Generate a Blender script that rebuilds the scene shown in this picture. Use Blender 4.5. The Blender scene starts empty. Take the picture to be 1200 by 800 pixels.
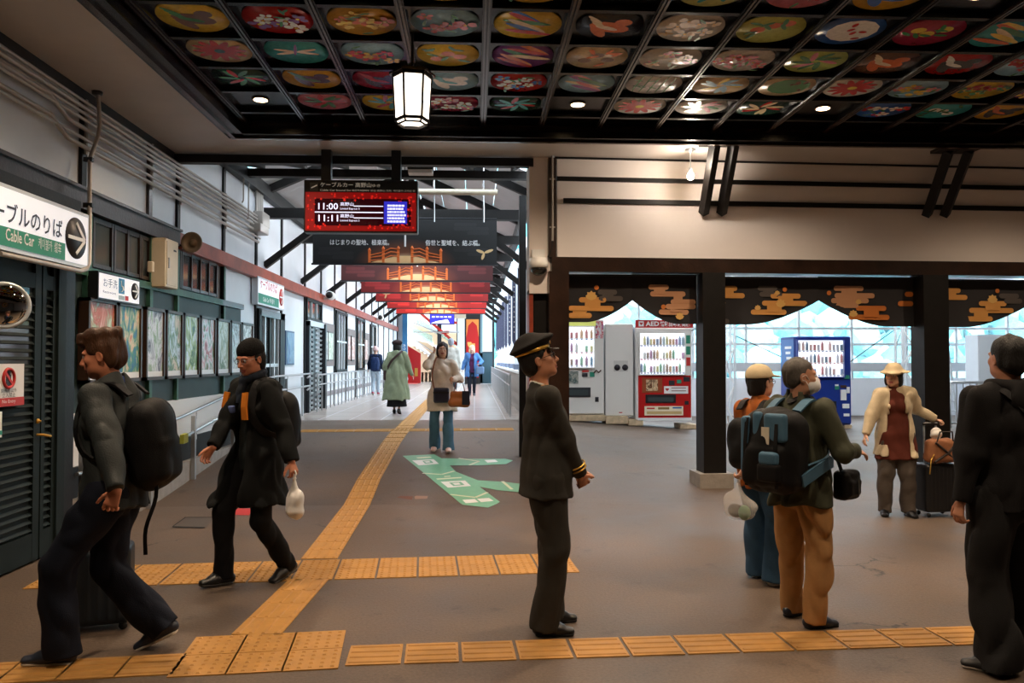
import bpy, bmesh, math, random
import numpy as np
from mathutils import Vector, Matrix

# ------------------------------------------------------------------ camera
F_PX = 930.0
PSI = math.radians(2.709)      # turned right of the passage axis
PHI = math.radians(1.355)      # tilted up
EYE = Vector((0.0, 0.0, 1.62))
cp, sp, ch, sh = math.cos(PSI), math.sin(PSI), math.cos(PHI), math.sin(PHI)
FWD = Vector((sp*ch, cp*ch, sh))
RGT = Vector((cp, -sp, 0))
UPV = RGT.cross(FWD)
scene = bpy.context.scene
COL = scene.collection
cam_d = bpy.data.cameras.new('camera')
cam_d.sensor_width = 36; cam_d.lens = F_PX/1200*36; cam_d.clip_end = 500
cam = bpy.data.objects.new('camera', cam_d); COL.objects.link(cam)
cam.matrix_world = Matrix(((RGT.x, UPV.x, -FWD.x, EYE.x), (RGT.y, UPV.y, -FWD.y, EYE.y), (RGT.z, UPV.z, -FWD.z, EYE.z), (0, 0, 0, 1)))
scene.camera = cam

# ------------------------------------------------------------------ sky, exposure
world = bpy.data.worlds.new('overcast'); scene.world = world; world.use_nodes = True
wn = world.node_tree.nodes; wl = world.node_tree.links
wn['Background'].inputs['Color'].default_value = (0.76, 0.89, 1.0, 1)
wn['Background'].inputs['Strength'].default_value = 5.5
scene.view_settings.view_transform = 'Standard'
scene.view_settings.look = 'None'
scene.view_settings.gamma = 1
scene.view_settings.use_curve_mapping = False
scene.view_settings.exposure = 0.56

def light(name, kind, loc, energy, color=(1, 1, 1), rot=(0, 0, 0), size=None, sy=None, spot=None, blend=.6, soft=None):
    d = bpy.data.lights.new(name, kind); d.energy = energy; d.color = color
    if kind == 'AREA':
        d.shape = 'RECTANGLE' if sy else 'SQUARE'; d.size = size
        if sy: d.size_y = sy
    if kind == 'SPOT': d.spot_size = spot; d.spot_blend = blend
    if soft is not None: d.shadow_soft_size = soft
    o = bpy.data.objects.new(name, d); COL.objects.link(o); o.location = loc; o.rotation_euler = rot
    return o
def portal(name, loc, rot, sx, sy):
    o = light(name, 'AREA', loc, 1, rot=rot, size=sx, sy=sy); o.data.cycles.is_portal = True; return o
# sky portals in the openings the place has
portal('sky_portal', (1.6, 26, 2.6), (0, math.radians(90), 0), 2.6, 22)       # open right side of the passage (light travels -X)
portal('sky_portal', (7.0, 19.6, 2.2), (math.radians(-90), 0, 0), 12, 2.4)   # window wall behind the machines (light travels -Y)
WARM = (1.0, .76, .53)
DAY = (.90, .96, 1.0)

# ------------------------------------------------------------------ projection helpers (photo pixel -> place)
def ray(px, py): return (FWD*F_PX + RGT*(px-600) + UPV*(400-py)).normalized()
def on_plane(px, py, p, n):
    d = ray(px, py); return EYE + d*((Vector(p)-EYE).dot(Vector(n))/d.dot(Vector(n)))
def at_x(px, py, X): return on_plane(px, py, (X, 0, 0), (1, 0, 0))
def at_y(px, py, Y): return on_plane(px, py, (0, Y, 0), (0, 1, 0))
def at_z(px, py, Z): return on_plane(px, py, (0, 0, Z), (0, 0, 1))
FP = [(-50, 0), (9.0, 0), (10, .09), (13.2, .42), (14.3, .47), (60, .50)]
def floor_z(Y, X=0.0):
    s = 1 - .5*min(1, max(0, (X-1)/3.0))       # the ramp is gentler on the machine side
    for (a, za), (b, zb) in zip(FP, FP[1:]):
        if Y <= b: return (za+(zb-za)*(Y-a)/(b-a))*s
    return FP[-1][1]*s
def on_floor(px, py):
    z = 0.0
    for _ in range(60):
        p = at_z(px, py, z); z = .6*z+.4*floor_z(p.y, p.x)
    return p
def depth_scale(Y): return F_PX/Y

# ------------------------------------------------------------------ materials
MATS = {}
def lin(c):
    return tuple(((v/12.92) if v <= .04045 else ((v+.055)/1.055)**2.4) for v in [q/255 for q in c])
def M(name, col, rough=.55, metal=0, var=0.0, vscale=6, bump=0.0, bscale=40, emit=0, ecol=None, alpha=None, trans=0, coat=0, spec=None, stretch=None, col2=None, srgb=True, sheen=0):
    if name in MATS: return MATS[name]
    m = bpy.data.materials.new(name); m.use_nodes = True
    n, l = m.node_tree.nodes, m.node_tree.links
    b = n['Principled BSDF']
    c = lin(col) if srgb else col
    b.inputs['Base Color'].default_value = (*c, 1); b.inputs['Roughness'].default_value = rough; b.inputs['Metallic'].default_value = metal
    if spec is not None: b.inputs['Specular IOR Level'].default_value = spec
    if coat: b.inputs['Coat Weight'].default_value = coat; b.inputs['Coat Roughness'].default_value = .12
    if trans: b.inputs['Transmission Weight'].default_value = trans
    if sheen: b.inputs['Sheen Weight'].default_value = sheen
    if alpha is not None: b.inputs['Alpha'].default_value = alpha
    if emit:
        b.inputs['Emission Color'].default_value = (*(lin(ecol) if ecol else c), 1); b.inputs['Emission Strength'].default_value = emit
    if var or bump or col2:
        tc = n.new('ShaderNodeTexCoord'); mp = n.new('ShaderNodeMapping'); l.new(tc.outputs['Object'], mp.inputs['Vector'])
        if stretch: mp.inputs['Scale'].default_value = stretch
    if var or col2:
        no = n.new('ShaderNodeTexNoise'); no.inputs['Scale'].default_value = vscale; no.inputs['Detail'].default_value = 6; no.inputs['Roughness'].default_value = .6
        l.new(mp.outputs[0], no.inputs['Vector'])
        r = n.new('ShaderNodeValToRGB'); l.new(no.outputs['Fac'], r.inputs['Fac'])
        c2 = lin(col2) if col2 else tuple(min(1, v*(1+var)) for v in c)
        c1 = c if col2 else tuple(v*(1-var) for v in c)
        r.color_ramp.elements[0].position = .35; r.color_ramp.elements[1].position = .65
        r.color_ramp.elements[0].color = (*c1, 1); r.color_ramp.elements[1].color = (*c2, 1)
        l.new(r.outputs['Color'], b.inputs['Base Color'])
    if bump:
        nb = n.new('ShaderNodeTexNoise'); nb.inputs['Scale'].default_value = bscale; nb.inputs['Detail'].default_value = 4
        l.new(mp.outputs[0], nb.inputs['Vector'])
        bp = n.new('ShaderNodeBump'); bp.inputs['Strength'].default_value = bump; bp.inputs['Distance'].default_value = .01
        l.new(nb.outputs['Fac'], bp.inputs['Height']); l.new(bp.outputs[0], b.inputs['Normal'])
    MATS[name] = m
    return m
plaster = M('warm_plaster', (236, 227, 222), .75, var=.02, vscale=1.5, bump=.06, bscale=60)
ceil_white = M('ceiling_paint', (184, 176, 170), .35, var=.05, vscale=2)
panel_white = M('white_wall_panel', (222, 226, 232), .45, var=.03, vscale=2)
dark_wood = M('dark_stained_timber', (44, 28, 20), .32, var=.35, vscale=5, bump=.25, bscale=30, stretch=(1, 1, 1), coat=.15)
black_wood = M('black_painted_timber', (17, 14, 13), .5, var=.3, vscale=8, bump=.12, bscale=30, spec=.3)
red_beam = M('red_brown_painted_beam', (150, 62, 36), .45, var=.25, vscale=3, bump=.1, bscale=25)
lacquer = M('black_lacquer', (9, 8, 8), .24, var=.2, vscale=10, bump=.05, bscale=20, spec=.28)
green_paint = M('green_painted_timber', (52, 96, 80), .5, var=.25, vscale=8, bump=.15, bscale=30)
teal_panel = M('dark_teal_panel', (36, 54, 52), .55, var=.12, vscale=4)
conduit = M('painted_conduit', (176, 168, 160), .35, var=.05, metal=.1)
steel = M('brushed_steel', (190, 192, 194), .28, metal=.9)
dark_steel = M('dark_steel', (52, 54, 58), .4, metal=.6)
alu_frame = M('white_aluminium', (206, 212, 216), .35, metal=.2)
bronze = M('bronze_frame', (70, 48, 36), .4, metal=.3)
glass_dark = M('dark_window_glass', (70, 78, 80), .08, spec=.8)
glass = M('clear_glass', (235, 245, 248), .02, alpha=.13, spec=.6)
white_paint = M('white_paint', (232, 232, 230), .4)
cream_paint = M('cream_painted_metal', (214, 200, 176), .4, var=.04)
black_metal = M('black_metal', (20, 20, 22), .4)
black_rubber = M('black_rubber', (18, 18, 19), .7)
gold = M('gold_metal', (212, 168, 80), .3, metal=.8)
concrete = M('pale_concrete', (150, 143, 136), .8, var=.12, vscale=9, bump=.2, bscale=50)
wood_ply = M('weathered_plywood', (196, 172, 140), .7, var=.2, vscale=10)

# ------------------------------------------------------------------ mesh builder
class MB:
    def __init__(s): s.v = []; s.f = []; s.m = []; s.mats = []; s.sm = []
    def mi(s, mat):
        if mat not in s.mats: s.mats.append(mat)
        return s.mats.index(mat)
    def add(s, vs, fs, mat, smooth=False):
        o = len(s.v); i = s.mi(mat); s.v += [tuple(v) for v in vs]
        for f in fs: s.f.append(tuple(o+k for k in f)); s.m.append(i); s.sm.append(smooth)
        return s
    def box(s, a, b, mat, R=None, c=None):
        (x0, y0, z0), (x1, y1, z1) = a, b
        vs = [Vector(p) for p in ((x0,y0,z0),(x1,y0,z0),(x1,y1,z0),(x0,y1,z0),(x0,y0,z1),(x1,y0,z1),(x1,y1,z1),(x0,y1,z1))]
        if R is not None: c = Vector(c or (0,0,0)); vs = [R @ v + c for v in vs]
        return s.add(vs, [(0,3,2,1),(4,5,6,7),(0,1,5,4),(1,2,6,5),(2,3,7,6),(3,0,4,7)], mat)
    def bbox(s, a, b, mat, ch=.01):                     # box with chamfered vertical+horizontal edges
        (x0, y0, z0), (x1, y1, z1) = a, b
        c = min(ch, (x1-x0)*.45, (y1-y0)*.45, (z1-z0)*.45)
        def ring(z, e): return [(x0+c, y0+e, z), (x1-c, y0+e, z), (x1-e, y0+c, z), (x1-e, y1-c, z), (x1-c, y1-e, z), (x0+c, y1-e, z), (x0+e, y1-c, z), (x0+e, y0+c, z)]
        vs = ring(z0, c)+ring(z0+c, 0)+ring(z1-c, 0)+ring(z1, c)
        fs = [tuple(reversed(range(8))), tuple(range(24, 32))]
        for r in range(3):
            for k in range(8): fs.append((r*8+k, r*8+(k+1)%8, r*8+8+(k+1)%8, r*8+8+k))
        return s.add(vs, fs, mat)
    def bar(s, p, q, w, h, mat, up=(0,0,1)):             # rectangular bar from p to q; w across, h along up
        p, q = Vector(p), Vector(q); d = (q-p).normalized(); up = Vector(up)
        sd = d.cross(up)
        if sd.length < 1e-4: sd = d.cross(Vector((1,0,0)))
        sd.normalize(); u = sd.cross(d).normalized(); vs = []
        for c in (p, q):
            for a, b in ((-1,-1),(1,-1),(1,1),(-1,1)): vs.append(c+sd*(a*w/2)+u*(b*h/2))
        return s.add(vs, [(0,1,2,3),(7,6,5,4),(0,4,5,1),(1,5,6,2),(2,6,7,3),(3,7,4,0)], mat)
    def tube(s, pts, r, mat, n=8, caps=True):
        pts = [Vector(p) for p in pts]; vs = []; N = len(pts)
        rs = r if isinstance(r, (list, tuple)) else [r]*N
        prev = None
        for i, p in enumerate(pts):
            d = (pts[min(i+1, N-1)]-pts[max(i-1, 0)])
            d = d.normalized() if d.length > 1e-9 else Vector((0,0,1))
            if prev is None:
                a = d.orthogonal().normalized()
            else:
                a = prev - d*prev.dot(d)
                a = a.normalized() if a.length > 1e-6 else d.orthogonal().normalized()
            prev = a; b = d.cross(a)
            for k in range(n): t = 2*math.pi*k/n; vs.append(p+(a*math.cos(t)+b*math.sin(t))*rs[i])
        fs = []
        for i in range(N-1):
            for k in range(n): fs.append((i*n+k, i*n+(k+1)%n, (i+1)*n+(k+1)%n, (i+1)*n+k))
        s.add(vs, fs, mat, True)
        if caps: s.add(vs[:n], [tuple(reversed(range(n)))], mat); s.add(vs[-n:], [tuple(range(n))], mat)
        return s
    def lathe(s, prof, c, mat, n=24, axis='Z', smooth=True):   # prof: (r, h)
        vs = []; c = Vector(c)
        for r, h in prof:
            for k in range(n):
                t = 2*math.pi*k/n; a, b = r*math.cos(t), r*math.sin(t)
                vs.append(c+Vector({'Z': (a, b, h), 'X': (h, a, b), 'Y': (a, h, -b)}[axis]))
        fs = [(i*n+k, i*n+(k+1)%n, (i+1)*n+(k+1)%n, (i+1)*n+k) for i in range(len(prof)-1) for k in range(n)]
        fs += [tuple(reversed(range(n))), tuple((len(prof)-1)*n+k for k in range(n))]
        return s.add(vs, fs, mat, smooth)
    def prism(s, poly, z0, z1, mat, T=None):             # poly in xy, extruded z0..z1; T maps (x,y,z)->world
        n = len(poly); T = T or (lambda x, y, z: (x, y, z))
        vs = [T(x, y, z0) for x, y in poly]+[T(x, y, z1) for x, y in poly]
        fs = [tuple(reversed(range(n))), tuple(range(n, 2*n))]+[(k, (k+1)%n, n+(k+1)%n, n+k) for k in range(n)]
        return s.add(vs, fs, mat)
    def build(s, name, parent=None, loc=None, rot=None, bevel=0, link=True):
        me = bpy.data.meshes.new(name); me.from_pydata(s.v, [], s.f)
        for m in s.mats: me.materials.append(m)
        me.polygons.foreach_set('material_index', s.m); me.polygons.foreach_set('use_smooth', s.sm)
        bm = bmesh.new(); bm.from_mesh(me); bmesh.ops.recalc_face_normals(bm, faces=bm.faces); bm.to_mesh(me); bm.free()
        me.update()
        return put(me, name, parent, loc, rot, bevel)
def put(me, name, parent=None, loc=None, rot=None, bevel=0):
    o = bpy.data.objects.new(name, me); COL.objects.link(o)
    if parent is not None: o.parent = parent
    if loc is not None: o.location = loc
    if rot is not None: o.rotation_euler = rot
    if bevel:
        b = o.modifiers.new('bevel', 'BEVEL'); b.width = bevel; b.segments = 2; b.limit_method = 'ANGLE'
    return o
def tag(o, label=None, cat=None, group=None, kind=None):
    if label: o['label'] = label
    if cat: o['category'] = cat
    if group: o['group'] = group
    if kind: o['kind'] = kind
    return o
def thing(name, label, cat, loc=(0,0,0), rz=0, group=None):
    o = bpy.data.objects.new(name, None); COL.objects.link(o); o.location = loc; o.rotation_euler = (0, 0, rz); o.empty_display_size = .1
    return tag(o, label, cat, group)
def struct(name, label=None, parent=None):
    o = bpy.data.objects.new(name, None); COL.objects.link(o); o.empty_display_size = .1
    if parent is not None: o.parent = parent
    o['kind'] = 'structure'
    if label: o['label'] = label
    return o
def S(o, label=None):
    o['kind'] = 'structure'
    if label: o['label'] = label
    return o
# flat lettering turned into a mesh: size = cap height-ish, frame (origin, xdir, ydir)
def text(body, name, mat, parent, origin, xd, yd, size, depth=.002, width=None, align='LEFT', bold=0.0, squeeze=1.0):
    cu = bpy.data.curves.new(name, 'FONT'); cu.body = body; cu.size = 1; cu.extrude = 0; cu.align_x = align; cu.offset = bold; cu.resolution_u = 2
    o = bpy.data.objects.new(name, cu); COL.objects.link(o)
    dg = bpy.context.evaluated_depsgraph_get(); dg.update()
    me = bpy.data.meshes.new_from_object(o.evaluated_get(dg))
    bpy.data.objects.remove(o); bpy.data.curves.remove(cu)
    me.materials.clear(); me.materials.append(mat); me.name = name
    xd, yd = Vector(xd).normalized(), Vector(yd).normalized(); nd = xd.cross(yd)
    if len(me.vertices):
        co = np.empty(len(me.vertices)*3); me.vertices.foreach_get('co', co); co = co.reshape(-1, 3)
        sx = size*squeeze
        if width: sx = width/max(1e-6, (co[:, 0].max()-co[:, 0].min()))
        P = np.array(origin)+np.outer(co[:, 0]*sx, xd)+np.outer(co[:, 1]*size, yd)+np.outer(np.full(len(co), depth), nd)
        me.vertices.foreach_set('co', P.ravel()); me.update()
    return put(me, name, parent)
PI = math.pi
rnd = random.Random(7)
# ================================================================== SETTING
XL, XR, YW, HC = -3.7, 0.98, 9.8, 4.15     # left wall, passage right edge, front wall, hall ceiling height
CEIL_C = 4.67                              # passage eaves
DELTA = math.radians(2.35)
Q0 = at_y(650, 300, YW); UU = Vector((math.cos(DELTA), math.sin(DELTA), 0)); NN = Vector((-math.sin(DELTA), math.cos(DELTA), 0))
Q0.z = 0
def fw(px, py):                            # photo pixel -> (u, z) on the front wall plane
    p = on_plane(px, py, Q0, NN); return (p-Q0).dot(UU), p.z
def FT(u, w, z): return Q0+UU*u+NN*w+Vector((0, 0, z))   # w>0 = away from the camera
RF = Matrix((UU, NN, Vector((0, 0, 1)))).transposed()
def fbox(mb, u0, u1, w0, w1, z0, z1, mat, ch=0):
    return mb.box((u0, w0, z0), (u1, w1, z1), mat, R=RF, c=Q0)
def lw(px, py, X=XL): p = at_x(px, py, X); return p.y, p.z

# ---- floor
def asphalt():
    m = bpy.data.materials.new('worn_asphalt'); m.use_nodes = True
    n, l = m.node_tree.nodes, m.node_tree.links; b = n['Principled BSDF']
    tc = n.new('ShaderNodeTexCoord')
    def noise(s, d=6, r=.6):
        x = n.new('ShaderNodeTexNoise'); x.inputs['Scale'].default_value = s; x.inputs['Detail'].default_value = d; x.inputs['Roughness'].default_value = r
        l.new(tc.outputs['Object'], x.inputs['Vector']); return x
    def ramp(src, a, ca, bb, cb):
        r = n.new('ShaderNodeValToRGB'); l.new(src, r.inputs['Fac']); e = r.color_ramp.elements
        e[0].position = a; e[1].position = bb; e[0].color = (*lin(ca), 1); e[1].color = (*lin(cb), 1); return r
    big = ramp(noise(.8).outputs['Fac'], .32, (86, 73, 62), .68, (116, 97, 81))
    fine = ramp(noise(60, 3).outputs['Fac'], .3, (190, 190, 190), .7, (255, 255, 255))
    mx = n.new('ShaderNodeMixRGB'); mx.blend_type = 'MULTIPLY'; mx.inputs[0].default_value = .8
    l.new(big.outputs[0], mx.inputs[1]); l.new(fine.outputs[0], mx.inputs[2])
    st = ramp(noise(3.0, 5, .7).outputs['Fac'], .60, (255, 255, 255), .72, (176, 166, 156))
    m2 = n.new('ShaderNodeMixRGB'); m2.blend_type = 'MULTIPLY'; m2.inputs[0].default_value = .8
    l.new(mx.outputs[0], m2.inputs[1]); l.new(st.outputs[0], m2.inputs[2])
    vo = n.new('ShaderNodeTexVoronoi'); vo.feature = 'DISTANCE_TO_EDGE'; vo.inputs['Scale'].default_value = .55
    wv = n.new('ShaderNodeVectorMath'); wv.operation = 'MULTIPLY_ADD'
    nn = noise(2.2, 4); l.new(nn.outputs['Color'], wv.inputs[0]); wv.inputs[1].default_value = (.7, .7, 0); l.new(tc.outputs['Object'], wv.inputs[2])
    l.new(wv.outputs[0], vo.inputs['Vector'])
    cr = ramp(vo.outputs['Distance'], .0, (60, 60, 60), .006, (255, 255, 255))
    mk = ramp(noise(.5, 1).outputs['Fac'], .60, (255, 255, 255), .63, (0, 0, 0))
    m3 = n.new('ShaderNodeMixRGB'); m3.blend_type = 'MULTIPLY'
    iv = n.new('ShaderNodeInvert'); l.new(mk.outputs[0], iv.inputs['Color']); l.new(iv.outputs[0], m3.inputs[0])
    l.new(m2.outputs[0], m3.inputs[1]); l.new(cr.outputs[0], m3.inputs[2])
    l.new(m3.outputs[0], b.inputs['Base Color'])
    rr = n.new('ShaderNodeMapRange'); rr.inputs['To Min'].default_value = .38; rr.inputs['To Max'].default_value = .7
    l.new(noise(1.6, 5).outputs['Fac'], rr.inputs['Value']); l.new(rr.outputs[0], b.inputs['Roughness'])
    bp = n.new('ShaderNodeBump'); bp.inputs['Strength'].default_value = .25; bp.inputs['Distance'].default_value = .01
    l.new(noise(45, 5).outputs['Fac'], bp.inputs['Height']); l.new(bp.outputs[0], b.inputs['Normal'])
    return m
def passage_tile():
    m = bpy.data.materials.new('passage_floor_tiles'); m.use_nodes = True
    n, l = m.node_tree.nodes, m.node_tree.links; b = n['Principled BSDF']
    tc = n.new('ShaderNodeTexCoord'); br = n.new('ShaderNodeTexBrick'); l.new(tc.outputs['Object'], br.inputs['Vector'])
    br.offset = 0; br.inputs['Scale'].default_value = 1; br.inputs['Brick Width'].default_value = .6; br.inputs['Row Height'].default_value = .6
    br.inputs['Mortar Size'].default_value = .012
    br.inputs['Color1'].default_value = (*lin((172, 162, 154)), 1); br.inputs['Color2'].default_value = (*lin((160, 150, 144)), 1); br.inputs['Mortar'].default_value = (*lin((206, 202, 198)), 1)
    l.new(br.outputs['Color'], b.inputs['Base Color']); b.inputs['Roughness'].default_value = .27
    return m
mb = MB(); asp = asphalt(); ptl = passage_tile()
ys = [-7, 0, 5, 8, 9, 9.5, 10, 11, 12, 13.2, 14.3, 15.4, 24, 46]
xs = [-3.9, XR, 1.0, 2.0, 3.0, 4.0, 14]
for j in range(len(ys)-1):
    for i in range(len(xs)-1):
        y0, y1, x0, x1 = ys[j], ys[j+1], xs[i], xs[i+1]
        tl = ptl if (i == 0 and y0 >= 15.4) else asp
        mb.add([(x0, y0, floor_z(y0, x0)), (x1, y0, floor_z(y0, x1)), (x1, y1, floor_z(y1, x1)), (x0, y1, floor_z(y1, x0))], [(0, 1, 2, 3)], tl)
floor = S(mb.build('floor'), 'worn grey brown asphalt floor ramping up into the tiled passage')
floor.data.update()

# ---- tactile paving
tac = M('yellow_tactile_paving', (176, 128, 62), .6, var=.10, vscale=7, bump=.1, bscale=60)
def tile_mesh(kind):
    mb = MB(); a = .146
    mb.box((-a, -a, -.01), (a, a, .004), tac)
    def bump_(x, y, w, h):
        t = .35
        mb.add([(x-w, y-h, .004), (x+w, y-h, .004), (x+w, y+h, .004), (x-w, y+h, .004)] + [(x-w+.006, y-h+.006, .010), (x+w-.006, y-h+.006, .010), (x+w-.006, y+h-.006, .010), (x-w+.006, y+h-.006, .010)],
               [(4, 5, 6, 7), (0, 1, 5, 4), (1, 2, 6, 5), (2, 3, 7, 6), (3, 0, 4, 7)], tac)
    if kind == 'dot':
        for i in range(5):
            for j in range(5): bump_(-.115+.0575*i, -.115+.0575*j, .012, .012)
    else:
        for j in range(4): bump_(0, -.1125+.075*j, .135, .0125)
    me = bpy.data.meshes.new('tactile_tile_'+kind); me.from_pydata(mb.v, [], mb.f); me.materials.append(tac); me.update(); return me
TM = {'dot': tile_mesh('dot'), 'bar': tile_mesh('bar')}
tac_root = struct('tactile_paving', 'strips of yellow tactile paving set in the floor')
def tile(x, y, ang, kind, sx=1, sy=1):
    o = bpy.data.objects.new('tactile_tile', TM[kind]); COL.objects.link(o); o.parent = tac_root
    sl = (floor_z(y+.15)-floor_z(y-.15))/.3
    o.rotation_euler = Matrix.Rotation(math.atan(sl), 4, 'X').to_3x3().to_euler()
    o.rotation_euler = (Matrix.Rotation(math.atan(sl), 3, 'X') @ Matrix.Rotation(ang, 3, 'Z')).to_euler()
    o.location = (x, y, floor_z(y)+.002); o.scale = (sx, sy, 1)
def strip(p0, p1, kind, rows=1, off=0.0, skip=()):
    p0, p1 = Vector((p0.x, p0.y)), Vector((p1.x, p1.y)); d = p1-p0; L = d.length; d.normalize(); nrm = Vector((-d.y, d.x))
    n = max(1, round(L/.3)); st = L/n
    for k in range(n):
        for r in range(rows):
            c = p0+d*(st*(k+.5))+nrm*(.3*(r-(rows-1)/2)+off)
            tile(c.x, c.y, math.atan2(d.y, d.x), kind)
# near strip
strip(on_floor(406, 768.5), on_floor(1158, 744), 'bar')
strip(on_floor(-60, 792), on_floor(210, 778), 'bar')
strip(on_floor(215, 769), on_floor(400, 760), 'dot', rows=2)
# second strip, two rows of dots, with the crossing
strip(on_floor(48, 677), on_floor(672, 659), 'dot', rows=2)
# strip running up into the passage
strip(on_floor(300, 744), on_floor(362, 679), 'bar')
pA = on_floor(385, 648)
pts_ = [on_floor(374, 655), on_floor(432, 562), on_floor(459, 518), on_floor(476, 499)]
for a, b in zip(pts_, pts_[1:]): strip(a, b, 'bar')
strip(on_floor(476, 499), Vector((-1.35, 36, 0)), 'bar')
strip(on_floor(352, 505), on_floor(602, 503), 'bar')

# ---- hall walls
def wallbox(name, a, b, mat, label=None, parent=None):
    return S(MB().box(a, b, mat).build(name, parent), label)
hall_dark = M('hall_back_wall', (120, 110, 102), .8)
wallbox('wall_back', (-4, -7.2, 0), (14, -7, HC), hall_dark)
wallbox('wall_right', (13.9, -7, 0), (14.1, YW+.6, HC), plaster)
# left wall: dark backing + white upper panels (parts)
wallL = struct('wall_left', 'left wall of white panels between dark posts above teal panels and posters')
MB().box((XL-.2, -7, -.1), (XL-.02, 40, CEIL_C), hall_dark).build('wall_backing', wallL)
post_px = [94, 173, 207, 261, 299.5, 329.5, 357, 376, 392]
post_y = [-6, -4.2, -2.4, -.6, 1.2, 3.0, 4.8]+[6.1]+[lw(p, 250)[0] for p in post_px]
while post_y[-1] < 38: post_y.append(post_y[-1]+1.9)
BEAM0, BEAM1 = 3.02, 3.19
for k in range(len(post_y)-1):
    y0, y1 = post_y[k]+.03, post_y[k+1]-.03
    top = HC-.04 if y0 < YW-.3 else CEIL_C-.12
    MB().box((XL-.03, y0, BEAM1), (XL, y1, top), panel_white).build('wall_panel', wallL)
for y in post_y:
    if y < 7: w = .10
    else: w = .09
    if y < YW: MB().box((XL-.01, y-w/2, BEAM0), (XL+.035, y+w/2, HC), black_wood if y < 8 else dark_wood).build('wall_post', wallL)
    else: MB().box((XL-.01, y-w/2, 2.3 if y < 12.8 else floor_z(y)), (XL+.03, y+w/2, CEIL_C), black_wood).build('wall_post', wallL)
mb = MB(); mb.box((XL-.02, -7, BEAM0), (XL+.09, 9.9, BEAM1), dark_wood); mb.box((XL-.02, -7, BEAM1), (XL+.12, 9.9, BEAM1+.03), dark_wood)
S(mb.build('trim_1', wallL), 'dark timber beam along the left wall')
mb = MB(); mb.box((XL-.02, 9.9, BEAM0), (XL+.09, 38, BEAM1), red_beam); mb.box((XL-.02, 9.9, BEAM0-.03), (XL+.11, 38, BEAM0), red_beam)
S(mb.build('trim_2', wallL), 'red brown beam along the passage wall')
S(MB().box((XL-.01, -7, HC-.09), (XL+.05, YW, HC), black_wood).build('trim_3'), 'black timber strip under the hall ceiling')
S(MB().box((XL-.01, 10.2, CEIL_C-.22), (XL+.12, 38, CEIL_C), black_wood).build('trim_4'), 'black wall plate of the passage roof')

# lower left wall, hall end (posters zone) from Y=6.85 to 13
Y0 = lw(104, 400)[0]-.05
LOW = [(Y0, 11.65)]
TZ0, TZ1 = 1.13, BEAM0
MB().box((XL-.02, 6.85, TZ0), (XL+.0, 12.75, 2.42), teal_panel).build('teal_panel', wallL)
MB().box((XL-.02, 6.85, .55), (XL+.02, 12.75, TZ0), white_paint).build('white_dado', wallL)
MB().box((XL-.02, 6.85, 0.30), (XL+.05, 12.75, .64), black_wood).build('dark_dado_rail', wallL)
MB().box((XL-.02, 6.85, -.1), (XL+.12, 12.9, .36), concrete).build('concrete_kerb', wallL)
MB().box((XL-.01, 6.85, 2.42), (XL+.05, 11.7, 2.50), green_paint).build('green_rail', wallL)
MB().box((XL-.01, 11.7, 2.42), (XL+.05, 12.75, 2.50), dark_wood).build('brown_rail', wallL)
for px, wd in ((99, .10), (173, .08), (205, .05), (260, .07)):
    y = lw(px, 350)[0]
    MB().box((XL, y-wd/2, TZ0), (XL+.045, y+wd/2, BEAM0), green_paint).build('green_post', wallL)
# transom windows under the beam
def transom(y0, y1, z0, z1, n, parent, frame=dark_wood):
    w = struct('window_transom', None, parent)
    mb = MB(); mb.box((XL-.01, y0, z0), (XL+.01, y1, z1), glass_dark); mb.build('pane', w)
    for k in range(n+1):
        y = y0+(y1-y0)*k/n
        MB().box((XL, y-.02, z0), (XL+.035, y+.02, z1), frame).build('mullion', w)
    mb = MB(); mb.box((XL, y0, z0), (XL+.03, y1, z0+.04), frame); mb.box((XL, y0, z1-.04), (XL+.03, y1, z1), frame); mb.build('rail', w)
    return w
for a, b, n in ((106, 128, 1), (131, 161, 2), (163, 172, 1), (177, 209, 3), (211, 252, 4)):
    ya, yb = lw(a, 300)[0], lw(b, 300)[0]
    transom(ya, yb, 2.52, 3.0, n, wallL)
MB().box((XL-.02, 6.85, 2.5), (XL-.005, 11.5, 3.02), black_wood).build('transom_backing', wallL)
MB().box((XL-.02, lw(262, 300)[0], 2.5), (XL+.0, 12.75, 3.02), panel_white).build('wall_panel', wallL)
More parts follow.
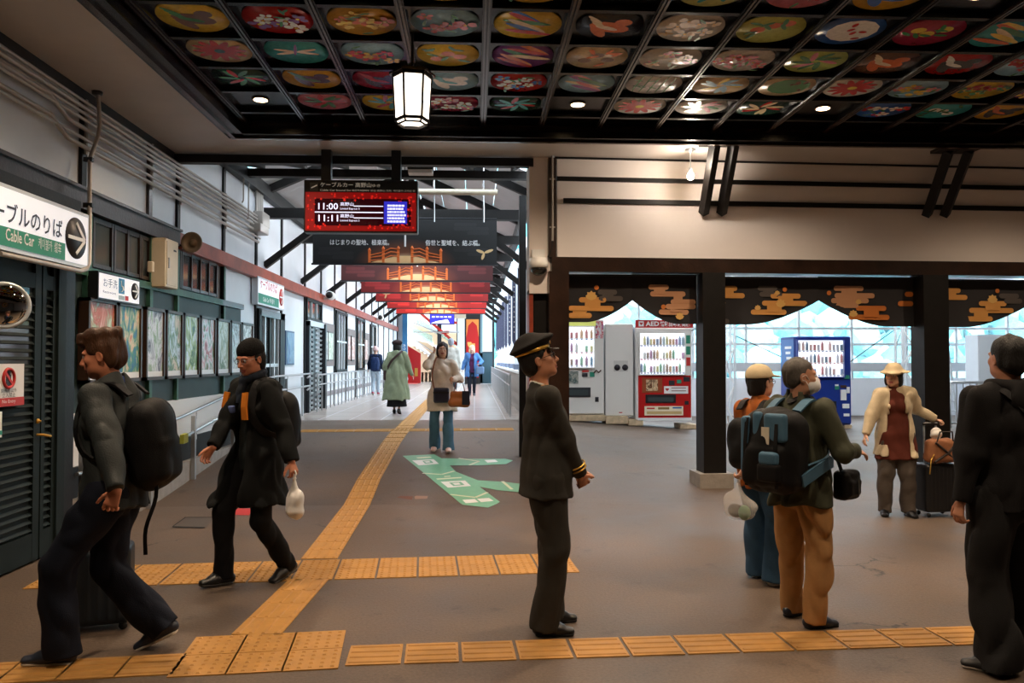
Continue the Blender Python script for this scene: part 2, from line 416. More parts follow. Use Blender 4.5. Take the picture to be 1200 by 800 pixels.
# ---- door on the left (double louvred door) in plane XD
XD = -3.5
d1 = struct('door_1', 'dark green louvred double door at the left edge')
green_black = M('green_black_door_paint', (24, 34, 33), .6, var=.15, vscale=6, spec=.2)
DY1 = at_x(74, 640, XD).y
mb = MB(); mb.box((XD-.06, 2.2, 0), (XD, 2.35, 2.75), green_black); mb.box((XD-.06, DY1-.12, 0), (XD, DY1, 2.75), green_black); mb.box((XD-.06, 2.2, 2.62), (XD, DY1, 2.75), green_black); mb.build('door_frame', d1)
split = at_x(49, 600, XD).y
for a, b in ((split-1.5, split-.01), (split+.01, DY1-.12)):
    leaf = MB().box((XD-.075, a, .02), (XD-.05, b, 2.62), green_black).build('door_leaf', d1)
    mb = MB()
    mw = .09 if b-a > .8 else .05
    for (u, v) in ((a, a+mw), (b-mw, b)): mb.box((XD-.05, u, .02), (XD-.02, v, 2.62), green_black)
    for z, h_ in ((.02, .22), (2.2, .12), (2.50, .12)): mb.box((XD-.05, a+mw, z), (XD-.021, b-mw, z+h_), green_black)
    mb.build('stile', leaf)
    if a < split:
        S_ = MB().box((XD-.05, a+mw, 1.42), (XD-.045, b-mw, 2.2), glass_dark).build('pane', leaf)
    z = .27
    while z < 2.18:
        mb = MB(); mb.bar((XD-.036, a+mw, z), (XD-.036, b-mw, z), .034, .008, green_black, up=(.7, 0, .7)); mb.build('louvre_slat', leaf); z += .062
MB().tube([(XD-.02, split-.05, 1.02), (XD+.03, split-.05, 1.02), (XD+.035, split+.05, 1.0)], .011, gold, 8).build('door_handle', d1)
MB().lathe([(.02, 0), (.02, .012), (.008, .014), (.008, .03)], (XD-.02, split-.05, 1.13), gold, 12, 'X').build('lock', d1)
mb = MB(); mb.box((XD-.2, DY1, 0), (XD-.01, DY1+.17, 2.75), black_wood)
S(mb.build('trim_5'), 'black pier beside the louvred door')
mb = MB(); mb.box((XL, 2.2, 2.75), (XD+.03, DY1+.17, BEAM0-.001), black_wood); S(mb.build('trim_6'), 'black header above the louvred door')
wallbox('wall_left_recess', (XD-.3, 2.0, 0), (XD-.12, DY1, 2.75), black_wood)
# fill behind the door and on toward the camera
wallbox('wall_left_near', (XL-.1, -7, 0), (XD-.02, 2.2, 2.75), M('dark_panelling', (40, 36, 34), .6))
# corrugated pale sliver beside the pier
# ---- hall ceiling with opening for the coffers
CX0, CX1, CY0, CY1 = -2.76, 9.4, -1.9, 9.02
ceil = struct('ceiling', 'pale painted hall ceiling around the black coffers')
mb = MB()
for a, b in (((XL-.1, -7, HC), (CX0, YW+.55, HC+.05)), ((CX0, CY1, HC), (CX1, YW+.55, HC+.05)), ((CX1, -7, HC), (14, YW+.55, HC+.05)), ((CX0, -7, HC), (CX1, CY0, HC+.05))): mb.box(a, b, ceil_white)
mb.build('ceiling_board', ceil)
MB().box((CX0, CY0, HC+.42), (CX1, CY1, HC+.47), lacquer).build('coffer_back', ceil)
# stepped frame around the coffers
for name, (a, b) in {'near': ((CX0, CY0), (CX1, CY0+.2)), 'far': ((CX0, CY1-.2), (CX1, CY1)), 'left': ((CX0, CY0), (CX0+.2, CY1)), 'right': ((CX1-.2, CY0), (CX1, CY1))}.items():
    mb = MB(); ax0, ay0 = a; ax1, ay1 = b
    s = 0
    mb.box((ax0, ay0, HC-.035), (ax1, ay1, HC+.03), lacquer)
    mb.build('coffer_frame', ceil)
mb = MB(); g = .2
def ring(mb, o, z0, z1, t, mat):
    x0, x1, y0, y1 = CX0+o, CX1-o, CY0+o, CY1-o
    mb.box((x0, y0, z0), (x1, y0+t, z1), mat); mb.box((x0, y1-t, z0), (x1, y1, z1), mat); mb.box((x0, y0+t, z0), (x0+t, y1-t, z1), mat); mb.box((x1-t, y0+t, z0), (x1, y1-t, z1), mat)
gl_brown = M('lacquered_brown_moulding', (40, 26, 18), .25, coat=.3, var=.2)
ring(mb, .05, HC-.06, HC-.03, .05, gl_brown); ring(mb, .14, HC+.0, HC+.16, .03, gl_brown); ring(mb, .19, HC+.1, HC+.22, .03, lacquer); mb.build('coffer_moulding', ceil)
HP = HC+.125                                  # underside of painted panels
PX, PY0, PIT = -2.175, 8.12, .648
HB = HP-.085                                 # underside of coffer bars
NCX, NRY = 18, 13
mb = MB(); mb.box((CX0+.15, CY0+.15, HP+.001), (CX1-.15, CY1-.15, HP+.02), lacquer); mb.build('coffer_panel_board', ceil)
for i in range(NCX+1):
    x = PX+PIT*(i-.5)
    mb = MB(); mb.box((x-.035, CY0+.2, HP-.05), (x+.035, CY1-.2, HP), lacquer); mb.box((x-.022, CY0+.2, HB+.02), (x-.006, CY1-.2, HP-.05), gl_brown); mb.box((x+.006, CY0+.2, HB+.02), (x+.022, CY1-.2, HP-.05), gl_brown)
    mb.build('coffer_bar', ceil)
for j in range(NRY+1):
    y = PY0-PIT*(j-.5)
    if y > CY1-.2: continue
    MB().box((CX0+.2, y-.025, HP-.045), (CX1-.2, y+.025, HP), lacquer).build('coffer_crossbar', ceil)
LIGHT_COLS, LIGHT_ROWS = (0, 5, 9, 14), (0, 4, 8)
# painted discs
PM = {}
def pc(c):
    if c not in PM: PM[c] = M('panel_paint_%d' % len(PM), c, .27, var=.12, vscale=25)
    return PM[c]
WHT, RED, YEL, GRN, BLU, TEA, ORG, PNK, PUR, BRN, GLD, DRK, CRM, DGR, MAG, LBL = (226,222,214), (178,30,30), (226,190,70), (52,118,62), (48,96,170), (60,158,160), (206,96,36), (214,126,140), (120,60,130), (104,66,42), (212,160,54), (30,28,34), (222,198,160), (24,62,48), (168,36,70), (150,192,214)
ROWS = [  # far to near, columns from the left: background, motif, colour, second colour; some pale discs mid row carry painted-in glare
 [None,(PNK,'leaves',GRN,RED),(YEL,'leaves',TEA,RED),(MAG,'blossoms',WHT,RED),(DGR,'leaves',TEA,RED),None,(WHT,'daisy',RED,YEL),(WHT,'leaves',PNK,GRN),(DGR,'leaves',CRM,RED),None,(BLU,'blossoms',WHT,RED),(TEA,'fruits',WHT,GRN),(GLD,'bird',DRK,ORG),(BLU,'blossoms',WHT,GLD)],
 [(DGR,'leaves',GRN,RED),(GLD,'bird',DRK,GRN),(MAG,'bird',DRK,RED),(LBL,'bird',WHT,TEA),(RED,'blossoms',WHT,BLU),(LBL,'sweep',PNK,PUR),(WHT,'bamboo',GRN,GRN),(CRM,'leaves',LBL,YEL),(CRM,'ring',GRN,BRN),(WHT,'daisy',RED,YEL),(LBL,'blossoms',YEL,PNK),(YEL,'blossoms',RED,GRN),(PUR,'blossoms',YEL,RED),(LBL,'fruits',ORG,GRN)],
 [(CRM,'daisy',RED,DGR),(TEA,'dragonfly',CRM,PUR),(LBL,'blossoms',RED,YEL),(YEL,'fruits',ORG,GRN),(PUR,'sweep',ORG,RED),(CRM,'fruits',BRN,ORG),(WHT,'blossoms',CRM,PNK),(WHT,'blossoms',PNK,RED),((190,206,110),'leaves',GRN,PNK),(BRN,'bird',ORG,CRM),(RED,'bird',DRK,WHT),(LBL,'blossoms',RED,RED),(YEL,'leaves',GRN,RED),(TEA,'daisy',WHT,YEL)],
 [(YEL,'bird',BRN,GRN),(RED,'blossoms',WHT,PUR),(GLD,'blossoms',YEL,ORG),(LBL,'blossoms',RED,PNK),(YEL,'sweep',BLU,RED),(DRK,'bird',ORG,CRM),(WHT,'blossoms',CRM,CRM),((200,206,110),'fruits',ORG,GRN),(BLU,'ring',WHT,RED),(MAG,'fruits',YEL,GRN),(TEA,'sweep',YEL,ORG),(GLD,'leaves',GRN,WHT),(RED,'daisy',WHT,YEL),(LBL,'ring',BLU,WHT)],
 [None,(GLD,'bamboo',BRN,BRN),((190,214,190),'leaves',GRN,WHT),(YEL,'fruits',RED,GRN),(GLD,'blossoms',YEL,YEL),None,((206,206,130),'leaves',TEA,GRN),(PNK,'blossoms',RED,PNK),(GLD,'bird',BLU,ORG),None,(BRN,'blossoms',ORG,RED),(LBL,'leaves',GRN,BLU),(RED,'ring',WHT,GLD),None]]
def blob(mb, cx, cy, rx, ry, ang, mat, lay, n=12, R=.262):
    pts = []
    for k in range(n):
        t = 2*PI*k/n; x = cx+rx*math.cos(t)*math.cos(ang)-ry*math.sin(t)*math.sin(ang); y = cy+rx*math.cos(t)*math.sin(ang)+ry*math.sin(t)*math.cos(ang)
        r = math.hypot(x, y)
        if r > R: x, y = x*R/r, y*R/r
        pts.append((x, y, -lay*.0012))
    mb.add(pts, [tuple(range(n))], mat)
def disc_art(spec, seed):
    bg, motif, c1, c2 = spec; r = random.Random(seed); mb = MB(); A, B_ = pc(c1), pc(c2)
    for lay in range(2, 9): pass
    L = [2]
    def bl(cx, cy, rx, ry, a, m): L[0] += 1; blob(mb, cx, cy, rx, ry, a, m, L[0]*.35)
    if motif == 'daisy':
        for k in range(12): a = 2*PI*k/12; bl(.13*math.cos(a), .13*math.sin(a), .10, .034, a, A)
        bl(0, 0, .045, .045, 0, B_)
    elif motif == 'blossoms':
        for k in range(7):
            cx, cy = (-.17+.055*k+r.uniform(-.02, .02), r.uniform(-.13, .13)); s = r.uniform(.035, .06)
            mt = A if k % 3 else B_
            for q in range(5): a = 2*PI*q/5+r.random(); bl(cx+s*math.cos(a), cy+s*math.sin(a), s*.62, s*.5, a, mt)
            bl(cx, cy, s*.3, s*.3, 0, pc(GLD))
        for k in range(4): bl(r.uniform(-.18, .18), r.uniform(-.2, .2), .05, .014, r.uniform(0, 3), pc(GRN))
    elif motif == 'fruits':
        for k in range(3): bl(-.1+.1*k, r.uniform(-.12, .1), .06, .055, 0, A)
        for k in range(7): bl(r.uniform(-.18, .18), r.uniform(-.18, .18), .06, .02, r.uniform(0, 3), B_)
    elif motif == 'sweep':
        for k in range(6): bl(r.uniform(-.08, .08), -.16+.06*k, .2, .035, .5+r.uniform(-.3, .3), (A, B_, pc(GRN), pc(CRM))[k % 4])
    elif motif == 'ring':
        bl(.02, .0, .2, .2, 0, A)
        for k in range(6): bl(r.uniform(-.02, .16), r.uniform(-.14, .14), .035, .02, r.uniform(0, 3), B_)
    elif motif == 'leaves':
        for k in range(9): a = 2*PI*k/9+r.random()*.5; bl(.12*math.cos(a), .12*math.sin(a), .10, .028, a+.3, A if k % 3 else B_)
    elif motif == 'bird':
        bl(.0, .02, .17, .09, .3, A); bl(.10, -.07, .07, .06, 0, A); bl(-.08, .1, .12, .05, 1.1, A); bl(-.02, .03, .10, .03, .4, B_)
        for k in range(3): bl(-.13+.02*k, -.12+.05*k, .09, .018, .8, B_)
    elif motif == 'dragonfly':
        for a in (.25, -.35, PI+.3, PI-.3): bl(.09*math.cos(a), .09*math.sin(a), .1, .022, a, A)
        bl(0, -.05, .014, .12, .2, B_)
    elif motif == 'bamboo':
        for k in range(5): bl(-.16+.08*k, 0, .008, .24, .1, A)
        for k in range(8): bl(r.uniform(-.18, .18), r.uniform(-.16, .16), .05, .012, r.uniform(-.5, .5), B_)
    return mb
for j in range(NRY):
    for i in range(NCX):
        if j in LIGHT_ROWS and i in LIGHT_COLS: continue
        row = ROWS[j % 5]
        spec = row[i] if i < len(row) else row[(i*3+j) % len(row)]
        if spec is None: spec = ROWS[1][i % 13]
        x, y = PX+PIT*i, PY0-PIT*j
        if y < CY0+.4 or x > CX1-.4: continue
        disc = MB().lathe([(.268, 0), (.268, .012)], (0, 0, -.012), pc(spec[0]), 28).build('painted_disc', ceil, (x, y, HP))
        art = disc_art(spec, j*50+i); 
        if art.v:
            me = bpy.data.meshes.new('painting'); me.from_pydata(art.v, [], art.f)
            for m_ in art.mats: me.materials.append(m_)
            me.polygons.foreach_set('material_index', art.m); me.update()
            put(me, 'painting', disc, (0, 0, -.013))
# downlights
lamp_glow = M('downlight_glow', (255, 226, 180), .5, emit=14, ecol=(255, 214, 160))
N_dl = 0
for j in LIGHT_ROWS:
    for i in LIGHT_COLS:
        x, y = PX+PIT*i, PY0-PIT*j
        if x > CX1-.3 or y < CY0+.3: continue
        nm = {0: 'far', 4: 'middle', 8: 'near'}[j]
        dl = thing('downlight', 'round recessed downlight in the %s row of the black coffers, %s from the left' % (nm, ['first', 'second', 'third', 'fourth'][LIGHT_COLS.index(i)]), 'downlight', (x, y, HP), 0, 'recessed downlights')
        MB().lathe([(.075, -.012), (.085, -.012), (.088, 0), (.07, 0)], (0, 0, 0), bronze, 24).build('trim_ring', dl)
        MB().lathe([(.068, -.013), (.068, -.004)], (0, 0, 0), lamp_glow, 24).build('lens', dl)
        light('downlight_lamp', 'SPOT', (x, y, HP-.03), 215 if j < 8 else 165, WARM, spot=math.radians(140), blend=.9, soft=.07)  # near row is out of view, put back to light the foreground people
# ---- front wall (right) with pillars
wf = struct('wall_front', 'white plastered wall above the pillars')
uL, zLb = fw(650, 302); _, zLt = fw(650, 182)
Z_LT = zLb; Z_LB = fw(667, 319)[1]
UR = 13
fbm = MB(); fbox(fbm, uL+.03, UR, 0, .12, Z_LT, HC, plaster); fbm.build('plaster_board', wf)
for (a, pa, pb, lab) in ((650, 181, 186, 0), (652, 207, 212, 0), (660, 232.5, 238, 0)):
    mb = MB(); u0 = fw(a, pa)[0]; fbox(mb, u0, UR, -.03, .0, fw(a, pb)[1], fw(a, pa)[1], black_wood); mb.build('black_strip', wf)
lint = MB(); fbox(lint, uL-.05, UR, -.10, .20, Z_LB, Z_LT, dark_wood); S(lint.build('beam_1'), 'dark brown timber lintel over the pillars')
PIL = [(642, 665, 'guard'), (820, 846, 'mid'), (1076, 1105, 'right')]
for k, (a, b, nm) in enumerate(PIL):
    u0, u1 = fw(a, 400)[0], fw(b, 400)[0]
    mb = MB(); fbox(mb, u0, u1, -.13, .16, 0.0, Z_LB+ (.0), dark_wood if k == 0 else black_wood)
    S(mb.build('pillar_%d' % (k+1)), ['dark brown timber pillar behind the guard', 'black timber pillar between the curtains', 'black timber pillar behind the suitcase'][k])
    if k:
        mb = MB(); p0 = FT(u0, -.13, 0)
        mb.box((u0-.07, -.2, -.02), (u1+.07, .23, .22), concrete, R=RF, c=Q0); S(mb.build('trim_%d' % (10+k)), 'concrete foot of the pillar')
        mb = MB(); fbox(mb, u1-.01, u1+.03, .0, .12, .2, Z_LB, dark_steel); S(mb.build('trim_%d' % (20+k)))
# upper post at the wall's left end with a pale conduit
mb = MB(); fbox(mb, fw(642, 300)[0], fw(651, 300)[0], -.05, .12, Z_LT, HC-.02, dark_wood); S(mb.build('trim_7'), 'dark corner post above the lintel')
cd = thing('conduit', 'pale vertical conduit running up the dark corner post of the white wall', 'pipe', FT(0, 0, 0))
uc = fw(646.5, 250)[0]
def rel(root, p): return Vector(p)-root.location
mb = MB(); mb.tube([rel(cd, FT(uc, -.07, fw(646, 283)[1])), rel(cd, FT(uc, -.07, fw(646, 180)[1]))], .012, conduit); mb.build('pipe', cd)
mb = MB(); mb.tube([rel(cd, FT(uc, -.07, fw(646, 283)[1])), rel(cd, FT(uc-.01, -.08, fw(646, 292)[1])), rel(cd, FT(uc-.06, -.08, fw(643, 302)[1]))], .007, black_rubber); mb.build('cable', cd)
for z in (fw(646, 211)[1], fw(646, 267)[1]):
    mb = MB(); mb.box((uc-.035, -.075, z-.008), (uc+.035, -.05, z+.008), conduit, R=RF, c=Q0-cd.location); mb.build('clip', cd)
# diagonal braces in pairs
for (xb, xt, yb, yt, lab) in ((824, 838, 250, 168, 'left brace of the pair beside the pendant bulb'), (845, 860, 250, 168, 'right brace of the pair beside the pendant bulb'), (1085, 1112, 252, 176, 'left brace of the right-hand pair on the white wall'), (1106, 1136, 252, 176, 'right brace of the right-hand pair on the white wall')):
    (ub, zb) = fw(xb, yb); (ut, zt) = fw(xt, yt)
    br = struct('trim_%d' % (30+xb % 7), 'black timber '+lab)
    mb = MB(); p = FT(ub, -.02, zb); q = at_z(xt, yt, HC-.02)
    mb.bar(p, q, .09, .10, black_wood, up=(0, -1, 0.5)); mb.build('brace', br)
    mb = MB(); mb.box((q.x-.16, q.y-.1, HC-.035), (q.x+.07, q.y+.12, HC), black_wood); mb.build('cap_plate', br)
# pier between the passage and the lintel (white above, dark red-framed board below)
pw = struct('wall_pier', 'narrow white pier between the passage and the dark pillar')
x0, x1 = at_y(620, 250, YW+.05).x, at_y(642, 250, YW+.05).x
MB().box((x0, YW+.02, 2.45), (x1+.05, YW+.5, HC), plaster).build('pier_board', pw)
MB().box((x0+.06, YW+.1, 0.09), (x1+.08, YW+.5, 2.45), black_wood).build('pier_panel', pw)
mb = MB(); mb.box((x0, YW+.04, .09), (x0+.05, YW+.5, 2.5), red_beam); mb.box((x0, YW+.04, 2.45), (x1+.02, YW+.12, 2.5), red_beam); mb.build('pier_frame', pw)
xp0, xp1 = at_y(608, 400, 11.5).x, at_y(616, 400, 11.5).x
S(MB().box((xp0, 11.4, .2), (xp1, 11.5, 4.0), black_metal).build('pillar_4'), 'slim black post beside the passage')
# transom over the passage
xa, xb = XL, x0
S(MB().box((xa, YW-.02, HC-.12), (xb+.05, YW+.1, HC-.02), black_wood).build('beam_2'), 'black beam across the passage mouth under the ceiling')
zb2 = at_y(400, 208, 12.7).z; zt2 = at_y(400, 199, 12.7).z
S(MB().box((XL, 12.65, zb2), (xb+.2, 12.8, zt2), black_wood).build('beam_3'), 'second black beam across the passage')
slope = struct('ceiling_slope', 'pale sloping soffit boards between the two black beams')
MB().add([(XL, YW+.1, HC-.0), (xb+.2, YW+.1, HC), (xb+.2, 12.8, zt2+.1), (XL, 12.8, zt2+.1), (XL, YW+.1, HC+.03), (xb+.2, YW+.1, HC+.03), (xb+.2, 12.8, zt2+.13), (XL, 12.8, zt2+.13)], [(0,1,2,3),(4,7,6,5),(0,4,5,1),(1,5,6,2),(2,6,7,3),(3,7,4,0)], ceil_white).build('soffit_board', slope)
for k in range(7):
    x = XL+.35+.66*k
    mb = MB(); mb.bar((x, YW+.1, HC-.03), (x, 12.7, zt2+.05), .06, .08, black_wood); mb.build('rafter', slope)

# ---- passage roof
roofm = M('pale_roof_boards', (198, 196, 196), .45, var=.04, vscale=3)
rf = struct('roof_passage', 'pale boarded gable roof of the passage on black trusses')
XC = (XL+XR)/2; ZR = 5.75
for y0 in range(13, 38, 2):
    for sgn, xe in ((-1, XL), (1, XR)):
        for t in range(4):
            t0, t1 = t/4, (t+1)/4-.004
            a = (xe+(XC-xe)*t0, CEIL_C+(ZR-CEIL_C)*t0); b = (xe+(XC-xe)*t1, CEIL_C+(ZR-CEIL_C)*t1)
            MB().add([(a[0], y0, a[1]), (b[0], y0, b[1]), (b[0], y0+1.99, b[1]), (a[0], y0+1.99, a[1]), (a[0], y0, a[1]+.03), (b[0], y0, b[1]+.03), (b[0], y0+1.99, b[1]+.03), (a[0], y0+1.99, a[1]+.03)], [(0,1,2,3),(4,7,6,5),(0,4,5,1),(1,5,6,2),(2,6,7,3),(3,7,4,0)], roofm).build('roof_board', rf)
BY = [13.9+2.95*k for k in range(6)]           # banners
zt_b = at_y(400, 247, 14.4).z
for k, y in enumerate([14.15+2.95*j for j in range(8)]):
    tr = struct('beam_%d' % (k+4), 'black roof truss of the passage')
    MB().box((XL, y-.08, 4.12), (XR, y+.08, 4.3), black_wood).build('tie_beam', tr)
    mb = MB()
    for xe, s in ((XL, 1), (XR, -1)):
        mb.bar((xe, y, CEIL_C-.05), (XC, y, ZR-.1), .12, .16, black_wood)
    mb.build('rafter', tr)
    MB().box((XC-.06, y-.05, 4.3), (XC+.06, y+.05, ZR-.1), black_wood).build('king_post', tr)
    for xe, s in ((XL, 1), (XR, -1)):
        mb = MB(); mb.bar((xe, y, 3.28), (xe+s*1.15, y, 4.16), .11, .11, black_wood, up=(0, 1, 0)); mb.build('knee_brace', tr)
S(MB().box((XR-.05, 12.8, CEIL_C-.25), (XR+.08, 38, CEIL_C), black_wood).build('trim_8'), 'black wall plate on the open side')
# end closing gable boards above the first truss seen from the hall
# ---- right side of the passage: low wall, ledge, columns, hanging boards
lo = struct('wall_right_low', 'low pale wall with a ledge along the open side of the passage')
zled = at_x(600, 433, XR).z
for k in range(8):
    y0 = 17.2+2.6*k
    MB().box((XR, y0+.01, .45), (XR+.22, y0+2.59, zled-.05), concrete).build('wall_block', lo)
MB().box((XR-.03, 17.1, zled-.05), (XR+.3, 38, zled), white_paint).build('ledge', lo)
MB().box((XR-.02, 16.9, .45), (XR+.3, 17.2, zled), cream_paint).build('end_block', lo)
navy_board = M('navy_hanging_board', (50, 54, 78), .5, var=.15, vscale=20)
for k in range(8):
    y = 18.3+2.6*k
    c_ = struct('column_%d' % (k+1), 'slim pale column on the ledge', lo)
    MB().box((XR+.08, y-.08, zled), (XR+.24, y+.08, CEIL_C-.2), panel_white).build('shaft', c_)
    MB().box((XR+.04, y-.12, zled), (XR+.28, y+.12, zled+.14), M('blue_grey_column_foot', (96, 106, 128), .5)).build('foot', c_)
for k in range(8):
    y = 17.9+2.6*k
    t = thing('hanging_board', 'navy lettered board hanging on the open side of the passage, %s from the hall' % ['nearest', 'second', 'third', 'fourth', 'fifth', 'sixth', 'seventh', 'eighth'][k], 'banner', (XR+.04, y, 2.0), 0, 'navy boards on the passage columns')
    MB().prism([(-.13, .12), (0, 0), (.13, .12), (.13, 1.7), (-.13, 1.7)], -.01, .01, navy_board, T=lambda a, b, c: (a*.36, c, b)).build('board', t)
    if k < 3:
        for q in range(10): MB().box((-.012+.01*(q % 2), -.014, 1.5-.13*q), (.016, -.0105, 1.54-.13*q), conduit).build('character_mark', t)
# metal railing on the right of the passage and left of the passage
def railing(name, label, X, y0, y1, step, hgt, nb, mat, group=None, top2=True):
    t = thing(name, label, 'railing', (X, y0, floor_z(y0)))
    def P(y, h): return (0, y-y0, floor_z(y)-floor_z(y0)+h)
    ys_ = [y0+(y1-y0)*k/12 for k in range(13)]
    MB().tube([P(y, hgt) for y in ys_], .02, mat).build('handrail', t)
    if top2: MB().tube([P(y, hgt-.22) for y in ys_], .016, mat).build('lower_rail', t)
    n = int((y1-y0)/step)
    for k in range(n+1): MB().tube([P(y0+k*step, 0), P(y0+k*step, hgt)], .02 if k % nb == 0 else .009, mat, 6).build('post' if k % nb == 0 else 'baluster', t)
    return t
railing('steel_railing', 'steel balustrade along the open right side of the passage', XR-.25, 16.2, 34, .4, .85, 4, steel)
railing('steel_railing', 'pale steel balustrade in front of the white passage wall', XL+.2, 17.9, 33, .55, .82, 1, steel)
# ramp handrail in the hall (two rails on brackets)
hr = thing('handrail', 'double steel handrail climbing beside the posters behind the walking men', 'railing', (XL+.15, 6.9, 0))
def Pr(y, h): return (0, y-6.9, floor_z(y)+h)
ysr = [7.3, 8, 9, 9.5, 10, 11, 12, 13.2, 14.3, 16, 17.3]
for h in (.86, .60):
    mb = MB(); mb.tube([Pr(y, h) for y in ysr]+[Vector(Pr(17.35, h-.05)), Vector(Pr(17.1, h-.08))], .02, steel); mb.build('rail', hr)
for y in (7.4, 8.9, 10.25, 11.9, 13.5, 15.2, 16.6):
    MB().box((-.025, y-6.925, floor_z(y)), (.025, y-6.875, floor_z(y)+.80), steel).build('post', hr)
    for h in (.80, .54):
        mb = MB(); mb.tube([Pr(y, h-.04), (0, y-6.9+.1, floor_z(y)+h-.04), (0, y-6.9+.1, floor_z(y)+h+.04)], .007, steel, 6); mb.build('bracket', hr)
# ---- left wall of the passage below the beam
pl = struct('wall_passage_left', 'white passage wall with doors, windows and brown poster panels')
def LZ(px, py, X=XL): return at_x(px, py, X)
brown_panel = M('brown_wall_panel', (118, 100, 96), .5, var=.08)
greyroll = M('grey_roller_louvre', (150, 160, 164), .4, metal=.2)
ye = 38
MB().box((XL-.02, 12.75, -.1), (XL, ye, BEAM0), panel_white).build('wall_board', pl)
MB().box((XL, 17.6, .72), (XL+.012, ye, .84), M('grey_dado_stripe', (138, 128, 132), .5)).build('dado_stripe', pl)
for y0, y1 in ((LZ(376.5, 400).y, LZ(391, 400).y), (LZ(407, 400).y, LZ(416, 400).y), (LZ(426, 400).y, LZ(432, 400).y)):
    MB().box((XL, y0, 1.47), (XL+.02, y1, 2.55), brown_panel).build('brown_panel', pl)
def sash_window(name, label, y0, y1, z0, z1, cols, rows):
    w = struct(name, label, pl)
    MB().box((XL, y0, z0), (XL+.02, y1, z1), glass_dark).build('pane', w)
    mb = MB(); f = .07
    for a, b in (((y0-.02, z0), (y0+f, z1)), ((y1-f, z0), (y1+.02, z1)), ((y0, z0), (y1, z0+f)), ((y0, z1-f), (y1, z1))): mb.box((XL, a[0], a[1]), (XL+.06, b[0], b[1]), black_wood)
    mb.build('window_frame', w)
    for k in range(1, cols): y = y0+(y1-y0)*k/cols; MB().box((XL+.02, y-.025, z0), (XL+.05, y+.025, z1), alu_frame).build('mullion', w)
    for k in range(1, rows): z = z0+(z1-z0)*k/rows; MB().box((XL+.02, y0, z-.02), (XL+.045, y1, z+.02), alu_frame).build('glazing_bar', w)
sash_window('window_1', 'tall sash window between brown poster panels', LZ(392, 400).y, LZ(405, 400).y, 1.3, 2.95, 4, 2)
sash_window('window_2', 'narrow window farther along the passage', LZ(417.5, 400).y, LZ(426, 400).y, 1.3, 2.95, 2, 2)
sash_window('window_3', 'small far window in the passage wall', LZ(433, 400).y, LZ(439, 400).y, 1.3, 2.9, 2, 2)
sash_window('window_4', 'transom window above the grey louvred door', LZ(357, 360).y, LZ(375, 360).y, 2.5, 3.0, 3, 1)
d2 = struct('door_2', 'glazed double door below the small cable car sign', pl)
ya, yb = LZ(299, 400).y, LZ(329, 400).y
mb = MB(); mb.box((XL, ya-.02, .4), (XL+.08, ya+.1, 2.5), black_wood); mb.box((XL, yb-.35, .4), (XL+.08, yb, 2.5), black_wood); mb.box((XL, ya, 2.38), (XL+.08, yb, 2.5), dark_wood); mb.build('door_frame', d2)
MB().box((XL+.005, ya+.1, .4), (XL+.02, yb-.35, 2.38), glass_dark).build('pane', d2)
for k in range(5):
    y = ya+.14+(yb-ya-.5)*k/4; MB().box((XL+.02, y-.03, .4), (XL+.055, y+.03, 2.38), alu_frame if k != 2 else black_wood).build('stile', d2)
MB().box((XL+.02, ya+.1, 1.5), (XL+.05, yb-.35, 1.56), alu_frame).build('rail', d2)
d3 = struct('door_3', 'grey louvred metal door in the passage wall', pl)
ya, yb = LZ(357, 430).y, LZ(375.5, 430).y
mb = MB(); mb.box((XL, ya, .4), (XL+.1, ya+.12, 2.48), dark_steel); mb.box((XL, yb-.1, .4), (XL+.14, yb+.05, 2.48), dark_steel); mb.box((XL, ya, 2.38), (XL+.1, yb, 2.5), alu_frame); mb.build('door_frame', d3)
mid = (ya+yb)/2
MB().box((XL, mid-.2, .4), (XL+.03, mid+.15, 2.38), black_metal).build('dark_gap', d3)
z = .55
while z < 2.35:
    for a, b in ((ya+.12, mid-.2), (mid+.15, yb-.1)):
        mb = MB(); mb.bar((XL+.04, a, z), (XL+.04, b, z), .03, .05, greyroll, up=(.4, 0, 1)); mb.build('louvre_slat', d3)
    z += .11

for k in range(7):  # strip lights added to brighten the passage
    y = 14.15+2.95*k
    t = thing('strip_light', 'added white strip light under the passage ridge, %s from the hall' % ['first', 'second', 'third', 'fourth', 'fifth', 'sixth', 'seventh'][k], 'lamp', (XC, y+.2, 4.9), 0, 'added passage strip lights')
    MB().box((-.05, 0, 0), (.05, 1.25, .05), white_paint).build('housing', t); MB().tube([(0, .03, -.02), (0, 1.22, -.02)], .018, M('tube_glow', (240, 248, 255), .5, emit=22)).build('tube', t)
    for q in (.1, 1.15): MB().tube([(0, q, .05), (0, q, .8)], .008, black_metal, 6).build('hanger_rod', t)
    light('strip_lamp', 'AREA', (XC, y+.8, 4.84), 60, (.92, .97, 1), size=.1, sy=1.2)
